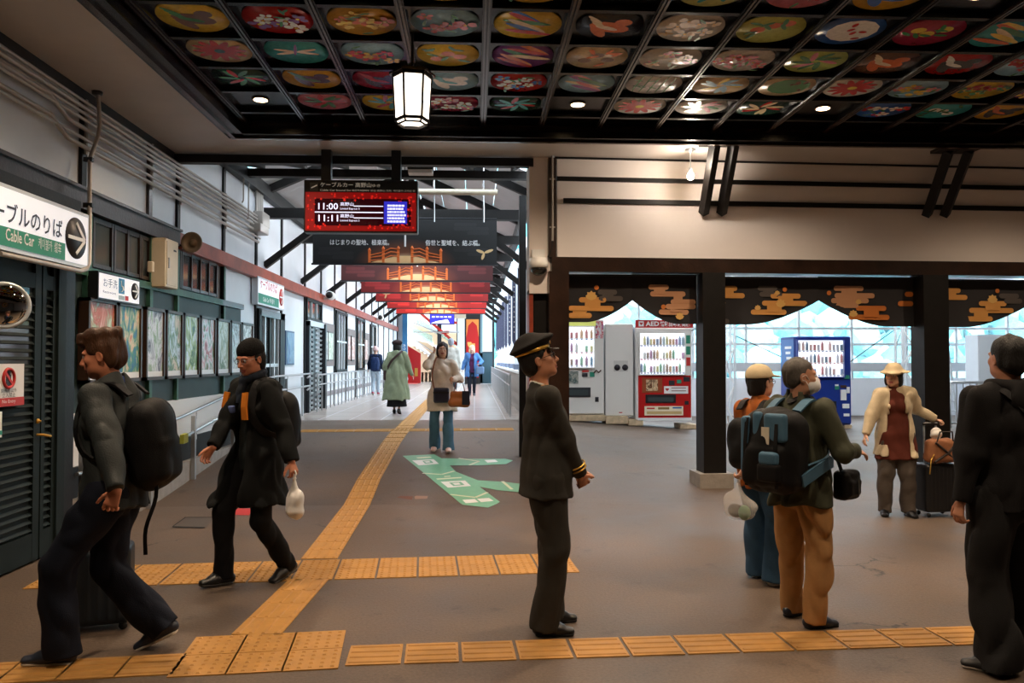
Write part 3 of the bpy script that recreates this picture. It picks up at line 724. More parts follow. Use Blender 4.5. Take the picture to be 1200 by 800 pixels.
# ================================================================== SIGNS, LIGHT FITTINGS, FIXTURES
ink = M('sign_ink', (34, 32, 40), .5); sign_green = M('sign_green', (38, 140, 112), .5); sign_red = M('sign_red', (192, 40, 34), .5)
lit_white = M('lit_sign_face', (226, 226, 230), .4, emit=.35, ecol=(226, 230, 240))
print_white = M('print_white', (236, 236, 236), .5)
def quad_on_x(mb, X, y0, y1, z0, z1, mat, t=.004): mb.box((X-t, y0, z0), (X, y1, z1), mat)
def arrow_disc(parent, X, y, z, r, dark, pale, sy=1.0):
    MB().lathe([(r, 0), (r, .003)], (X, 0, 0), dark, 32, 'X').build('arrow_disc', parent, (0, y, z))
    o = MB()
    w = r*.17
    o.bar((X+.005, y-r*.75, z), (X+.005, y+r*.8, z), .003, w, pale, up=(0, 0, 1))
    for s in (1, -1): o.bar((X+.0055, y+r*.85, z), (X+.0055, y-.0, z+s*r*.75), .003, w, pale, up=(0, -s, 1))
    o.build('arrow', parent)
# large cable car sign
XS = -3.38
sy1 = at_x(104, 285, XS).y; sz1 = at_x(104, 252, XS).z; sz0 = at_x(104, 316, XS).z; sy0 = 2.9
t = thing('station_sign', 'large white platform sign with a green band and round arrow above the louvred door', 'sign')
MB().box((XS-.09, sy0, sz0), (XS, sy1, sz1), alu_frame).build('sign_box', t)
MB().box((XS, sy0+.03, sz0+.03), (XS+.003, sy1-.03, sz1-.03), lit_white).build('sign_face', t)
ay, az = at_x(88, 280, XS).y, (sz0+sz1)/2
gy1 = at_x(75.5, 300, XS).y
MB().box((XS+.003, sy0+.03, sz0+.03), (XS+.006, gy1, sz0+.03+(sz1-sz0)*.29), sign_green).build('green_band', t)
arrow_disc(t, XS+.006, ay, az, .175, ink, print_white)
base = sz0+(sz1-sz0)*.44
text('ケーブルのりば', 'lettering', ink, t, (XS+.006, gy1-1.16, base), (0, 1, 0), (0, 0, 1), .165, width=1.10, bold=.012)
text('Cable Car', 'lettering', print_white, t, (XS+.0065, gy1-.84, sz0+.075), (0, 1, 0), (0, 0, 1), .125, width=.37, bold=.01)
text('케이블카  缆车', 'lettering', print_white, t, (XS+.0065, gy1-.41, sz0+.08), (0, 1, 0), (0, 0, 1), .095, width=.34)
# small repeat sign in the passage
t = thing('station_sign', 'small white and green platform sign above the glazed passage door', 'sign')
X2 = XL+.12; y0, y1 = at_x(302, 340, X2).y, at_x(333, 345, X2).y; z1, z0 = at_x(302, 323, X2).z, at_x(302, 356, X2).z
MB().box((X2-.1, y0, z0), (X2, y1, z1), alu_frame).build('sign_box', t)
MB().box((X2, y0+.03, z0+.03), (X2+.003, y1-.03, z1-.03), lit_white).build('sign_face', t)
MB().box((X2+.003, y0+.03, z0+.03), (X2+.005, y1-.42, z0+.19), sign_green).build('green_band', t)
text('ケーブルのりば', 'lettering', sign_red, t, (X2+.006, y0+.12, z0+.28), (0, 1, 0), (0, 0, 1), .19, width=(y1-y0)*.62, bold=.01)
text('Cable Car 케이블카', 'lettering', print_white, t, (X2+.006, y0+.3, z0+.07), (0, 1, 0), (0, 0, 1), .1, width=(y1-y0)*.42, bold=.01)
arrow_disc(t, X2+.004, y1-.24, (z0+z1)/2, .16, sign_red, print_white)
# toilet sign
t = thing('toilet_sign', 'small lit toilet sign with a blue wheelchair square and arrow above the first posters', 'sign')
X3 = XL+.14; y0, y1 = at_x(115, 335, X3).y, at_x(163.5, 340, X3).y; z1, z0 = at_x(115, 317, X3).z, at_x(115, 350, X3).z
MB().box((X3-.1, y0, z0), (X3, y1, z1), dark_steel).build('sign_box', t)
MB().box((X3, y0+.015, z0+.015), (X3+.003, y1-.015, z1-.015), lit_white).build('sign_face', t)
L_ = y1-y0; H_ = z1-z0
text('お手洗', 'lettering', M('blue_grey_ink', (70, 96, 110), .5), t, (X3+.004, y0+.09*L_, z0+.5*H_), (0, 1, 0), (0, 0, 1), .30*H_*1.2, width=.32*L_)
text('Restrooms', 'lettering', ink, t, (X3+.004, y0+.09*L_, z0+.25*H_), (0, 1, 0), (0, 0, 1), .12*H_*1.2, width=.30*L_)
MB().box((X3+.003, y0+.46*L_, z0+.33*H_), (X3+.005, y0+.60*L_, z1-.1*H_), M('wheelchair_blue', (60, 140, 190), .5)).build('pictogram_square', t)
mb = MB(); mb.tube([(X3+.006, y0+.51*L_, z0+.82*H_), (X3+.006, y0+.52*L_, z0+.62*H_), (X3+.006, y0+.56*L_, z0+.60*H_), (X3+.006, y0+.58*L_, z0+.48*H_)], .006, print_white, 6); mb.tube([(X3+.006, y0+.53*L_+.03*math.sin(a)-.005, z0+.52*H_-.03*math.cos(a)) for a in [-.4+k*.4 for k in range(10)]], .004, print_white, 6); mb.build('wheelchair_pictogram', t)
MB().box((X3+.003, y0+.62*L_, z0+.1*H_), (X3+.005, y0+.70*L_, z0+.28*H_), sign_red).build('colour_square', t)
MB().box((X3+.003, y0+.46*L_, z0+.1*H_), (X3+.005, y0+.60*L_, z0+.26*H_), M('pale_blue_grey', (170, 190, 200), .5)).build('colour_square', t)
arrow_disc(t, X3+.004, y0+.865*L_, z0+.52*H_, .33*H_, ink, print_white)

# posters
def poster_mat(name, cols, seed, sc=3.2):
    m = bpy.data.materials.new(name); m.use_nodes = True; n, l = m.node_tree.nodes, m.node_tree.links; b = n['Principled BSDF']
    tc = n.new('ShaderNodeTexCoord'); mp = n.new('ShaderNodeMapping'); mp.inputs['Location'].default_value = (seed*3.7, seed*1.9, seed); mp.inputs['Scale'].default_value = (1, 1.6, .8)
    no = n.new('ShaderNodeTexNoise'); no.inputs['Scale'].default_value = sc; no.inputs['Detail'].default_value = 7; no.inputs['Distortion'].default_value = 1.6; no.inputs['Roughness'].default_value = .62
    r = n.new('ShaderNodeValToRGB'); e = r.color_ramp.elements
    while len(e) < len(cols): e.new(.5)
    for k, c in enumerate(cols): e[k].position = .30+.40*k/(len(cols)-1); e[k].color = (*lin(c), 1)
    l.new(tc.outputs['Object'], mp.inputs['Vector']); l.new(mp.outputs[0], no.inputs['Vector']); l.new(no.outputs['Fac'], r.inputs['Fac']); l.new(r.outputs[0], b.inputs['Base Color'])
    b.inputs['Roughness'].default_value = .35; b.inputs['Specular IOR Level'].default_value = .3
    return m
PC = [[(236,226,216),(214,160,140),(180,80,60),(170,190,150),(232,236,230)], [(200,70,44),(224,200,160),(70,140,110),(40,90,160),(236,220,200)], [(40,44,70),(150,150,160),(226,226,232),(110,150,100),(236,236,240)],
      [(120,50,44),(230,214,190),(70,120,70),(220,230,240),(40,50,60)], [(40,80,120),(70,110,60),(170,190,120),(226,234,240),(60,90,60)], [(150,30,50),(200,120,120),(236,226,230),(60,120,60),(200,60,70)],
      [(90,80,70),(150,160,120),(220,224,214),(70,110,60),(240,240,236)], [(60,80,70),(150,170,150),(220,226,230),(100,90,80),(230,236,240)], [(90,100,90),(190,200,190),(240,240,240),(120,120,110),(220,220,226)]]
PW = [(104, 138, 'first poster from the louvred door, half hidden behind the first walking man'), (139, 167, 'second poster from the louvred door, red and green'), (172, 194, 'third poster from the louvred door, grey and pale blue'), (196, 215, 'fourth poster from the louvred door, brown and white'), (216.5, 234.5, 'fifth poster from the louvred door, green and blue'),
      (236, 253.5, 'sixth poster from the louvred door, crimson and white'), (255.5, 270.5, 'seventh poster from the louvred door, olive green'), (271.5, 283.5, 'eighth poster from the louvred door, pale green'), (284.5, 297, 'ninth poster, last before the glazed door, pale')]
for k, (a, b, lab) in enumerate(PW):
    X = XL+.11; ya, yb = at_x(a, 400, X).y, at_x(b, 400, X).y; z0, z1 = 1.40, 2.21
    t = thing('framed_poster', 'bronze framed '+lab, 'poster', (X, (ya+yb)/2, z0), 0, 'framed posters on the teal wall')
    h = (yb-ya)/2; H_ = z1-z0; f = .035
    mb = MB()
    for p, q in (((-h, 0), (-h+f, H_)), ((h-f, 0), (h, H_)), ((-h, 0), (h, f)), ((-h, H_-f), (h, H_))): mb.box((-.10, p[0], p[1]), (.0, q[0], q[1]), bronze)
    mb.build('frame', t)
    MB().box((-.045, -h+f*.8, f*.8), (-.02, h-f*.8, H_-f*.8), poster_mat('poster_print_%d' % k, PC[k], k)).build('print', t)
    MB().box((-.021, -h+f, f), (-.019, h-f, f+.06), print_white).build('caption_strip', t)
for a, b, nm in ((377, 384.5, 'pale poster left of the sash window'), (384.5, 391, 'pale poster right beside the sash window'), (407.5, 411, 'red and white poster on the second brown panel'), (412, 416, 'orange and white poster on the second brown panel'), (427, 431, 'brown poster on the far brown panel')):
    X = XL+.05; ya, yb = at_x(a, 400, X).y, at_x(b, 400, X).y
    t = thing('framed_poster', nm+' of the passage', 'poster', (X, (ya+yb)/2, 1.6), 0, 'posters on the brown passage panels')
    h = (yb-ya)/2-.03
    MB().box((-.03, -h, 0), (0, h, .75), bronze).build('frame', t)
    MB().box((0, -h+.04, .04), (.004, h-.04, .71), poster_mat('far_poster_%d' % int(a), PC[int(a) % 9] if a < 400 else [(200,60,40),(236,230,226),(150,60,40),(240,220,200)], int(a) % 13)).build('print', t)
X = XL+.03; ya, yb = at_x(335, 400, X).y, at_x(345, 400, X).y; zt, zb = at_x(335, 387, X).z, at_x(335, 427.5, X).z
t = thing('blue_poster', 'dark blue frameless poster on the white passage wall', 'poster', (X, ya, zb))
MB().box((-.03, 0, 0), (0, yb-ya, zt-zb), M('navy_edge', (36, 56, 100), .4)).build('backing', t)
MB().box((0, .1, .03), (.004, yb-ya-.03, zt-zb-.03), poster_mat('blue_poster_print', [(30, 60, 120), (60, 100, 150), (120, 150, 180), (40, 50, 70)], 4, 2)).build('print', t)

# convex mirror, no-entry notice, small notice on the door
t = thing('convex_mirror', 'round convex mirror with a pale rim on the louvred door', 'mirror')
Xm = XD+.05; Xm += .22; c0 = at_x(5, 357.5, Xm); r = abs(at_x(5, 332, Xm).z-c0.z); c = Vector((0, 0, 0)); t.location = c0; t.rotation_euler = (0, 0, -.95)
prof = [(r*math.sin(a), .06*math.cos(a)*1.0) for a in [1.5*(1-k/10) for k in range(11)]]
MB().lathe([(r*.96*math.sin(PI/2*(1-k/10)), .035*math.cos(PI/2*(1-k/10))) for k in range(11)], c, M('mirror_face', (225, 228, 230), .02, metal=1), 40, 'X').build('mirror_glass', t)
ringp = [(c.x, c.y+r*math.cos(a), c.z+r*math.sin(a)) for a in [2*PI*k/40 for k in range(41)]]
MB().tube(ringp, .014, alu_frame, 8, False).build('rim', t)
MB().box((-.16, -.03, -.04), (0, .03, .04), dark_steel).build('bracket', t)
def board_on_door(name, label, pa, pb, ya_, yb_):
    X = XD+.012; y0, y1 = at_x(pa, 450, X).y, at_x(pb, 450, X).y; z1 = at_x(pb, ya_, X).z; z0 = at_x(pb, yb_, X).z
    t = thing(name, label, 'sign'); MB().box((X-.03, y0, z0), (X, y1, z1), print_white).build('board', t); return t, X, y0, y1, z0, z1
t, X, y0, y1, z0, z1 = board_on_door('no_entry_sign', 'white and red no entry notice on the louvred door', -16, 28, 426, 474)
MB().box((X, y0, z0), (X+.003, y1, z0+.2*(z1-z0)), sign_red).build('red_band', t)
yc, zc, rr = (y0+y1)/2+.03, z0+.66*(z1-z0), .22*(z1-z0)
MB().tube([(X+.004, yc+rr*math.cos(a), zc+rr*math.sin(a)) for a in [2*PI*k/28 for k in range(29)]], .012, sign_red, 6, False).build('red_ring', t)
MB().bar((X+.006, yc-rr*.7, zc+rr*.7), (X+.006, yc+rr*.7, zc-rr*.7), .004, .022, sign_red, up=(0, 1, 1)).build('red_slash', t)
mb = MB(); mb.lathe([(.022, 0), (.022, .003)], (X+.002, yc, zc+rr*.6), ink, 14, 'X'); mb.box((X+.001, yc-.03, zc-.07), (X+.004, yc+.03, zc+rr*.4), ink); mb.box((X+.001, yc-.022, zc-rr*.75), (X+.004, yc-.004, zc-.06), ink); mb.box((X+.001, yc+.004, zc-rr*.75), (X+.004, yc+.022, zc-.06), ink); mb.build('pictogram', t)
text('関係者以外', 'lettering', ink, t, (X+.004, yc, z0+.33*(z1-z0)), (0, 1, 0), (0, 0, 1), .034, width=.20, align='CENTER')
text('立入禁止', 'lettering', ink, t, (X+.004, yc, z0+.22*(z1-z0)), (0, 1, 0), (0, 0, 1), .036, width=.17, align='CENTER')
text('No Entry', 'lettering', print_white, t, (X+.005, yc, z0+.08*(z1-z0)), (0, 1, 0), (0, 0, 1), .036, width=.17, align='CENTER')
t, X, y0, y1, z0, z1 = board_on_door('door_notice', 'small white notice with a green edge below the no entry sign', -20, 3, 482, 512)
MB().box((X, y0, z0+.02), (X+.003, y1, z0+.05), sign_green).build('green_edge', t)

# cream electrical box
t = thing('electrical_box', 'cream electrical cabinet above the posters', 'box')
xa, yn = XL+.2, at_x(194, 300, XL+.2).y; yf = at_x(209, 300, XL+.2).y; zt, zb = at_x(194, 278, xa).z, at_x(194, 336, xa).z
mb = MB(); mb.bbox((XL+.01, yn, zb), (xa, yf, zt), cream_paint, .01); mb.build('cabinet', t)
MB().box((xa, yn+.03, zb+.03), (xa+.008, yf-.03, zt-.03), cream_paint).build('door', t)
MB().box((xa+.008, yn+.22, zt-.13), (xa+.01, yn+.3, zt-.11), ink).build('label_plate', t)
MB().box((xa+.008, yn+.06, zb+.22), (xa+.02, yn+.08, zb+.34), steel).build('latch', t)
t = thing('switch_box', 'small cream switch box beside the electrical cabinet', 'box')
MB().bbox((XL+.06, yn-.16, zb+.15), (XL+.12, yn-.10, zb+.27), cream_paint, .008).build('housing', t)
# horn speaker
t = thing('horn_speaker', 'round bronze horn loudspeaker on the dark beam', 'loudspeaker')
c = at_x(226, 284.5, XL+.28)
MB().lathe([(.03, .0), (.035, .12), (.045, .06), (.075, .02), (.118, -.03), (.128, -.045), (.12, -.05), (.09, -.02), (.05, .01), (.045, -.0), (.03, -.03), (.012, -.035)], c, M('bronze_speaker', (130, 112, 92), .45, metal=.3), 28, 'Y').build('horn', t)
MB().tube([(c.x, c.y+.1, c.z), (XL+.05, c.y+.1, c.z-.02)], .015, black_metal).build('bracket', t)
# passage cameras
for (px, py, lab) in ((387, 346, 'white bullet camera on the passage beam'), (446, 372, 'far white bullet camera on the passage beam')):
    c = at_x(px, py, XL+.25); t = thing('security_camera', lab, 'camera')
    MB().lathe([(.085, -.12), (.10, -.11), (.10, .2), (.07, .24)], c, white_paint, 20, 'Y').build('housing', t)
    MB().lathe([(.08, -.125), (.08, -.118)], c, black_metal, 20, 'Y').build('lens', t)
    MB().box((XL+.08, c.y+.02, c.z-.1), (c.x, c.y+.1, c.z-.05), white_paint).build('bracket', t)
# dome camera on the pier
c = at_y(631, 311, YW-.05)
t = thing('dome_camera', 'white dome camera with dark glass beside the dark pillar', 'camera')
mb = MB(); mb.lathe([(.05, .10), (.11, .09), (.12, .02), (.12, -.02), (.10, -.03)], c, white_paint, 24); mb.box((c.x-.08, c.y, c.z+.05), (c.x+.08, c.y+.14, c.z+.2), white_paint); mb.build('housing', t)
MB().lathe([(.10, -.03), (.095, -.07), (.07, -.105), (.035, -.125), (.005, -.13)], c, M('dark_dome', (16, 18, 20), .05, coat=1), 24).build('dome', t)

# wall conduits
HS = [2.40, 2.345, 2.29, 2.235, 2.15, 2.055, 1.98]
t = thing('wall_conduits', 'bundle of seven pale conduits running along the upper left wall', 'pipes', (XL, 5, 3.6))
for k, h in enumerate(HS):
    z = 1.62+h-3.6; e = at_x(303, 262, XL+.08).y-5
    kink = [(0.08, -3, z), (.08, 1.3, z), (.08, 1.5, z-.0), (.08, e+(.15 if k < 4 else .1), z)]
    if k in (4, 6): kink = [(.08, -3, z+.12), (.08, 1.9, z+.12), (.08, 2.2, z), (.08, e, z)]
    MB().tube(kink, .022 if k in (1, 4, 6) else .017, conduit, 8).build('pipe', t)
for y in [lw(p, 200)[0]-5+.0 for p in (94, 173, 207, 261)]:
    MB().box((.04, y-.015, 1.62+1.93-3.6), (.06, y+.015, 1.62+2.45-3.6), conduit).build('pipe_clip', t)
yb_ = at_x(307, 262, XL+.1).y
t = thing('junction_box', 'grey junction boxes where the wall conduits turn up to the roof', 'box', (XL, yb_, 3.4))
z1, z0 = at_x(307, 250, XL+.1).z-3.4, at_x(307, 266, XL+.1).z-3.4
MB().bbox((.02, -.25, z0), (.18, .2, z1), conduit, .01).build('upper_box', t)
MB().bbox((.02, -.45, z0-.14), (.2, .05, z0), conduit, .01).build('lower_box', t)
for k in range(5): MB().tube([(.06+.0*k, -.2+.09*k, z1), (.06, -.2+.09*k, 1.3), (.2, -.2+.12*k, 1.38)], .017, conduit).build('riser', t)
# hanging cables near the beam
for px, y0_, y1_ in ((287, 208, 236), (293, 208, 256)):
    p0, p1 = at_x(px, y0_, XL+.12), at_x(px, y1_, XL+.12)
    t = thing('drop_cable', 'grey cable dropping down the wall from the second beam, %s of two' % ('shorter' if px == 287 else 'longer'), 'cable', (XL, p0.y, p1.z))
    MB().tube([(.1, 0, 4.5-p1.z), (.1, 0, .08), (.09, .03, .02), (.06, .08, 0)], .012, conduit).build('cable', t)
# ceiling-to-sign conduit
p = at_z(114, 107, HC)
t = thing('bent_conduit', 'bent pale conduit coming down from the ceiling past the station sign', 'pipe', p)
pts = [at_x(115, 109, p.x), at_x(117, 148, p.x), at_x(114, 163, p.x), at_x(105, 187, p.x), at_x(105, 296, p.x+.12), at_x(104.5, 308, p.x+.15), at_x(101, 315, p.x+.17), at_x(94, 317.5, p.x+.2), at_x(0, 297, p.x+.2)]
MB().tube([q-p for q in pts], .019, conduit, 10).build('pipe', t)
MB().lathe([(.045, -.03), (.05, -.004)], (0, 0, 0), black_metal, 16).build('flange', t)
for q in (pts[3], (pts[3]+pts[4])/2): MB().box((q.x-p.x-.05, q.y-p.y-.02, q.z-p.z-.02), (q.x-p.x+.03, q.y-p.y+.02, q.z-p.z+.02), dark_steel).build('clamp', t)

# hexagonal lantern
lantern_glow = M('lantern_paper', (255, 246, 232), .6, emit=3.2, ecol=(255, 236, 214))
LY = 6.3; c = at_y(483, 146, LY); LZ1 = at_y(483, 86, LY).z-.0
t = thing('hanging_lantern', 'hexagonal dark framed lantern glowing white below the coffered ceiling', 'lantern', (c.x, LY, c.z), math.radians(8))
h = LZ1-c.z; R = .152; r0 = R*.94
hx = lambda R, z, n=6: [(R*math.cos(PI/6+2*PI*k/6+PI/6), R*math.sin(PI/6+2*PI*k/6+PI/6), z) for k in range(6)]
B, T_ = hx(r0*.93, .03), hx(R, h-.03)
for k in range(6):
    a, b, c2, d_ = B[k], B[(k+1) % 6], T_[(k+1) % 6], T_[k]
    MB().add([a, b, c2, d_], [(0, 1, 2, 3)], lantern_glow).build('paper_pane', t)
MB().add(hx(r0*.93, .02), [(0, 1, 2, 3, 4, 5)], lantern_glow).build('base_pane', t)
mb = MB()
for k in range(6): mb.bar(B[k], T_[k], .016, .016, black_wood); mb.bar(B[k], B[(k+1) % 6], .018, .022, black_wood); mb.bar(T_[k], T_[(k+1) % 6], .02, .03, black_wood)
b2 = hx(r0*.80, .0)
for k in range(6): mb.bar(b2[k], b2[(k+1) % 6], .012, .012, black_wood); mb.bar(b2[k], B[k], .012, .012, black_wood)
mb.build('frame', t)
cap = hx(R*1.22, h-.02)+hx(R*1.2, h+.0)+hx(R*.5, h+.055)+hx(R*.18, h+.08)
MB().add(cap, [tuple(range(6))]+[(r*6+k, r*6+(k+1) % 6, r*6+6+(k+1) % 6, r*6+6+k) for r in range(3) for k in range(6)]+[tuple(range(18, 24))], gl_brown).build('cap', t)
MB().tube([(0, 0, h+.07), (0, 0, HB-c.z+.03)], .012, black_metal).build('stem', t)
light('lantern_lamp', 'POINT', (c.x, LY, c.z+h*.5-.0), 0.1, WARM, soft=.1)

# pendant bulb
p = at_y(809, 163, 9.35); p.z = HC
t = thing('pendant_bulb', 'bare glowing bulb on a thin rod in front of the white wall', 'lamp', p)
zc = at_y(809, 206, 9.35).z-HC
MB().lathe([(.06, 0), (.065, -.012), (.05, -.02), (.02, -.03), (.012, -.05)], (0, 0, 0), steel, 20).build('canopy', t)
MB().tube([(0, 0, -.04), (0, 0, zc+.07)], .007, steel).build('rod', t)
MB().lathe([(.02, zc+.10), (.024, zc+.06), (.018, zc+.045)], (0, 0, 0), steel, 14).build('socket', t)
MB().lathe([(.018, zc+.05), (.036, zc+.02), (.042, zc-.005), (.034, zc-.035), (.015, zc-.05), (.002, zc-.053)], (0, 0, 0), M('bulb_glow', (255, 240, 214), .5, emit=40, ecol=(255, 226, 184)), 18).build('bulb', t)
light('bulb_lamp', 'POINT', (p.x, p.y-.07, p.z+zc), 24, (1, .86, .72), soft=.04)

# departure board
YB = 9.55
red_led = M('screen_red', (130, 12, 14), .3, emit=.22, ecol=(190, 20, 20)); scr_dark = M('screen_maroon', (46, 6, 12), .15, emit=.25, ecol=(60, 8, 18)); scr_blue = M('screen_blue', (40, 40, 170), .3, emit=.6, ecol=(50, 50, 200)); scr_white = M('screen_white', (230, 230, 255), .3, emit=.9, ecol=(226, 228, 255))
x0, x1 = at_y(356, 240, YB).x, at_y(489.5, 240, YB).x; z1, z0 = at_y(420, 211, YB).z, at_y(420, 272.5, YB).z; zm = at_y(420, 225.5, YB).z
t = thing('departure_board', 'hanging cable car departure board with a red screen showing 11:00 and 11:11', 'sign', ((x0+x1)/2, YB, z0))
W = (x1-x0)/2; H_ = z1-z0; Hs = zm-z0
MB().bbox((-W, 0, 0), (W, .16, H_), black_metal, .008).build('housing', t)
MB().box((-W+.02, -.006, .02), (W-.02, .0, Hs), red_led).build('screen', t)
MB().box((-W+.13, -.010, Hs*.17), (W-.08, -.006, Hs*.84), scr_dark).build('screen_field', t)
r = random.Random(3); mb = MB()
leaf_red = M('screen_leaf_red', (210, 30, 24), .3, emit=.5, ecol=(220, 36, 26))
for k in range(90):                                   # autumn leaves round the field
    side = r.random()
    if side < .35: x, z = r.uniform(-W+.05, W-.1), Hs*r.uniform(.78, .95)
    elif side < .7: x, z = r.uniform(-W+.12, W-.1), Hs*r.uniform(.1, .21)
    else: x, z = r.choice([-1, 1])*W*r.uniform(.80, .95)+(.0), Hs*r.uniform(.1, .9)
    s = r.uniform(.010, .022); pts = [(x+s*(1 if q % 2 == 0 else .45)*math.cos(q*PI/5), -.0105-.0001*k/90, z+s*(1 if q % 2 == 0 else .45)*math.sin(q*PI/5)) for q in range(10)]
    mb.add(pts, [tuple(range(10))], leaf_red)
mb.build('leaf_border', t)['kind'] = 'stuff'
def tb(s, x, z, size, mat, w=None, bold=0, al='LEFT', nm='lettering'): return text(s, nm, mat, t, (x, -.013, z), (1, 0, 0), (0, 0, 1), size, width=w, bold=bold, align=al)
tan = M('header_lettering', (190, 178, 160), .5, emit=.25, ecol=(190, 178, 160))
sc_ = (x1-x0)/133.5
def bx_(px): return -W+(px-356)*sc_
def bz_(py): return (272.5-py)*H_/61.5
tb('ケーブルカー 高野山', bx_(375), bz_(219.2), .062, tan, bx_(434.5)-bx_(375), .006); tb('ゆき', bx_(435), bz_(219), .04, tan, .10)
tb('Cable Car bound for KOYASAN', bx_(375), bz_(224.3), .03, tan, bx_(432)-bx_(375), .01); tb('前往 高野山 方向  케이블카 고야산 행', bx_(434), bz_(224.3), .026, tan, bx_(486)-bx_(434))
MB().box((bx_(363), -.004, bz_(223.8)), (bx_(372.5), 0, bz_(214.5)), M('logo_plate', (84, 84, 78), .4)).build('logo_plate', t)
MB().bar((bx_(364.5), -.007, bz_(220.8)), (bx_(371.5), -.007, bz_(217.5)), .003, .012, tan, up=(0, 0, 1)).build('logo_mark', t)
for row, yy in ((0, 245.8), (1, 259.6)):
    tb('11:00' if row == 0 else '11:11', bx_(371), bz_(yy), .108, scr_white, bx_(394)-bx_(371), .012)
    tb('高野山', bx_(398.5), bz_(yy-4.6), .047, scr_white, bx_(414)-bx_(398.5), .004)
    tb('Limited Express 3', bx_(398.5), bz_(yy), .033, scr_white, bx_(421)-bx_(398.5), .0)
    MB().box((bx_(414.5), -.0125, bz_(yy-3.6)), (bx_(449), -.0115, bz_(yy-4.6)), scr_white).build('screen_line', t)
MB().box((bx_(369), -.0125, bz_(249.6)), (bx_(449), -.0115, bz_(248.4)), scr_white).build('screen_line', t)
MB().box((bx_(450), -.0125, bz_(262)), (bx_(477), -.0112, bz_(236)), scr_blue).build('screen_panel', t)
mb = MB(); r = random.Random(5)
for q in range(6):
    x = 454
    while x < 473: w = r.uniform(1.2, 3.4); mb.box((bx_(x), -.0145, bz_(260.5-3.7*q)), (bx_(x+w), -.0135, bz_(258.2-3.7*q)), scr_white); x += w+.6
mb.build('screen_text', t)
for a, b in ((375.5, 387), (458, 469)):
    S_ = MB().box((bx_(a), .02, H_), (bx_(b), .13, HC-z0+.003), black_metal); S_.build('hanger', t)

# passage banners
def banner_print(base, k):
    m = bpy.data.materials.new('banner_print_%d' % k); m.use_nodes = True; n, l = m.node_tree.nodes, m.node_tree.links; b = n['Principled BSDF']
    tc = n.new('ShaderNodeTexCoord'); mp = n.new('ShaderNodeMapping'); mp.inputs['Scale'].default_value = (.95, 0, 1.9); l.new(tc.outputs['Object'], mp.inputs['Vector'])
    g = n.new('ShaderNodeTexGradient'); g.gradient_type = 'SPHERICAL'; l.new(mp.outputs[0], g.inputs['Vector'])
    r_ = n.new('ShaderNodeValToRGB'); e = r_.color_ramp.elements; e[0].position = .15; e[0].color = (*lin(base), 1); e[1].position = 1; e[1].color = (*lin((252, 214, 170)), 1)
    x = e.new(.62); x.color = (*lin(tuple(int(.55*v+.45*w) for v, w in zip(base, (226, 120, 70)))), 1)
    l.new(g.outputs['Color'], r_.inputs['Fac']); l.new(r_.outputs[0], b.inputs['Base Color']); b.inputs['Roughness'].default_value = .6
    return m
BC = [(16, 16, 18), (74, 26, 28), (120, 26, 28), (150, 28, 28), (176, 32, 28), (196, 38, 30)]
br_or = M('bridge_orange', (236, 120, 54), .5); br_pale = M('bridge_deck_pale', (252, 206, 150), .5)
def capsule_poly(x0, x1, yc, h, n=6):
    r = h/2; pts = []
    for k in range(n+1): a = -PI/2+PI*k/n; pts.append((x1-r+r*math.cos(a), yc+r*math.sin(a)))
    for k in range(n+1): a = PI/2+PI*k/n; pts.append((x0+r+r*math.cos(a), yc+r*math.sin(a)))
    return pts
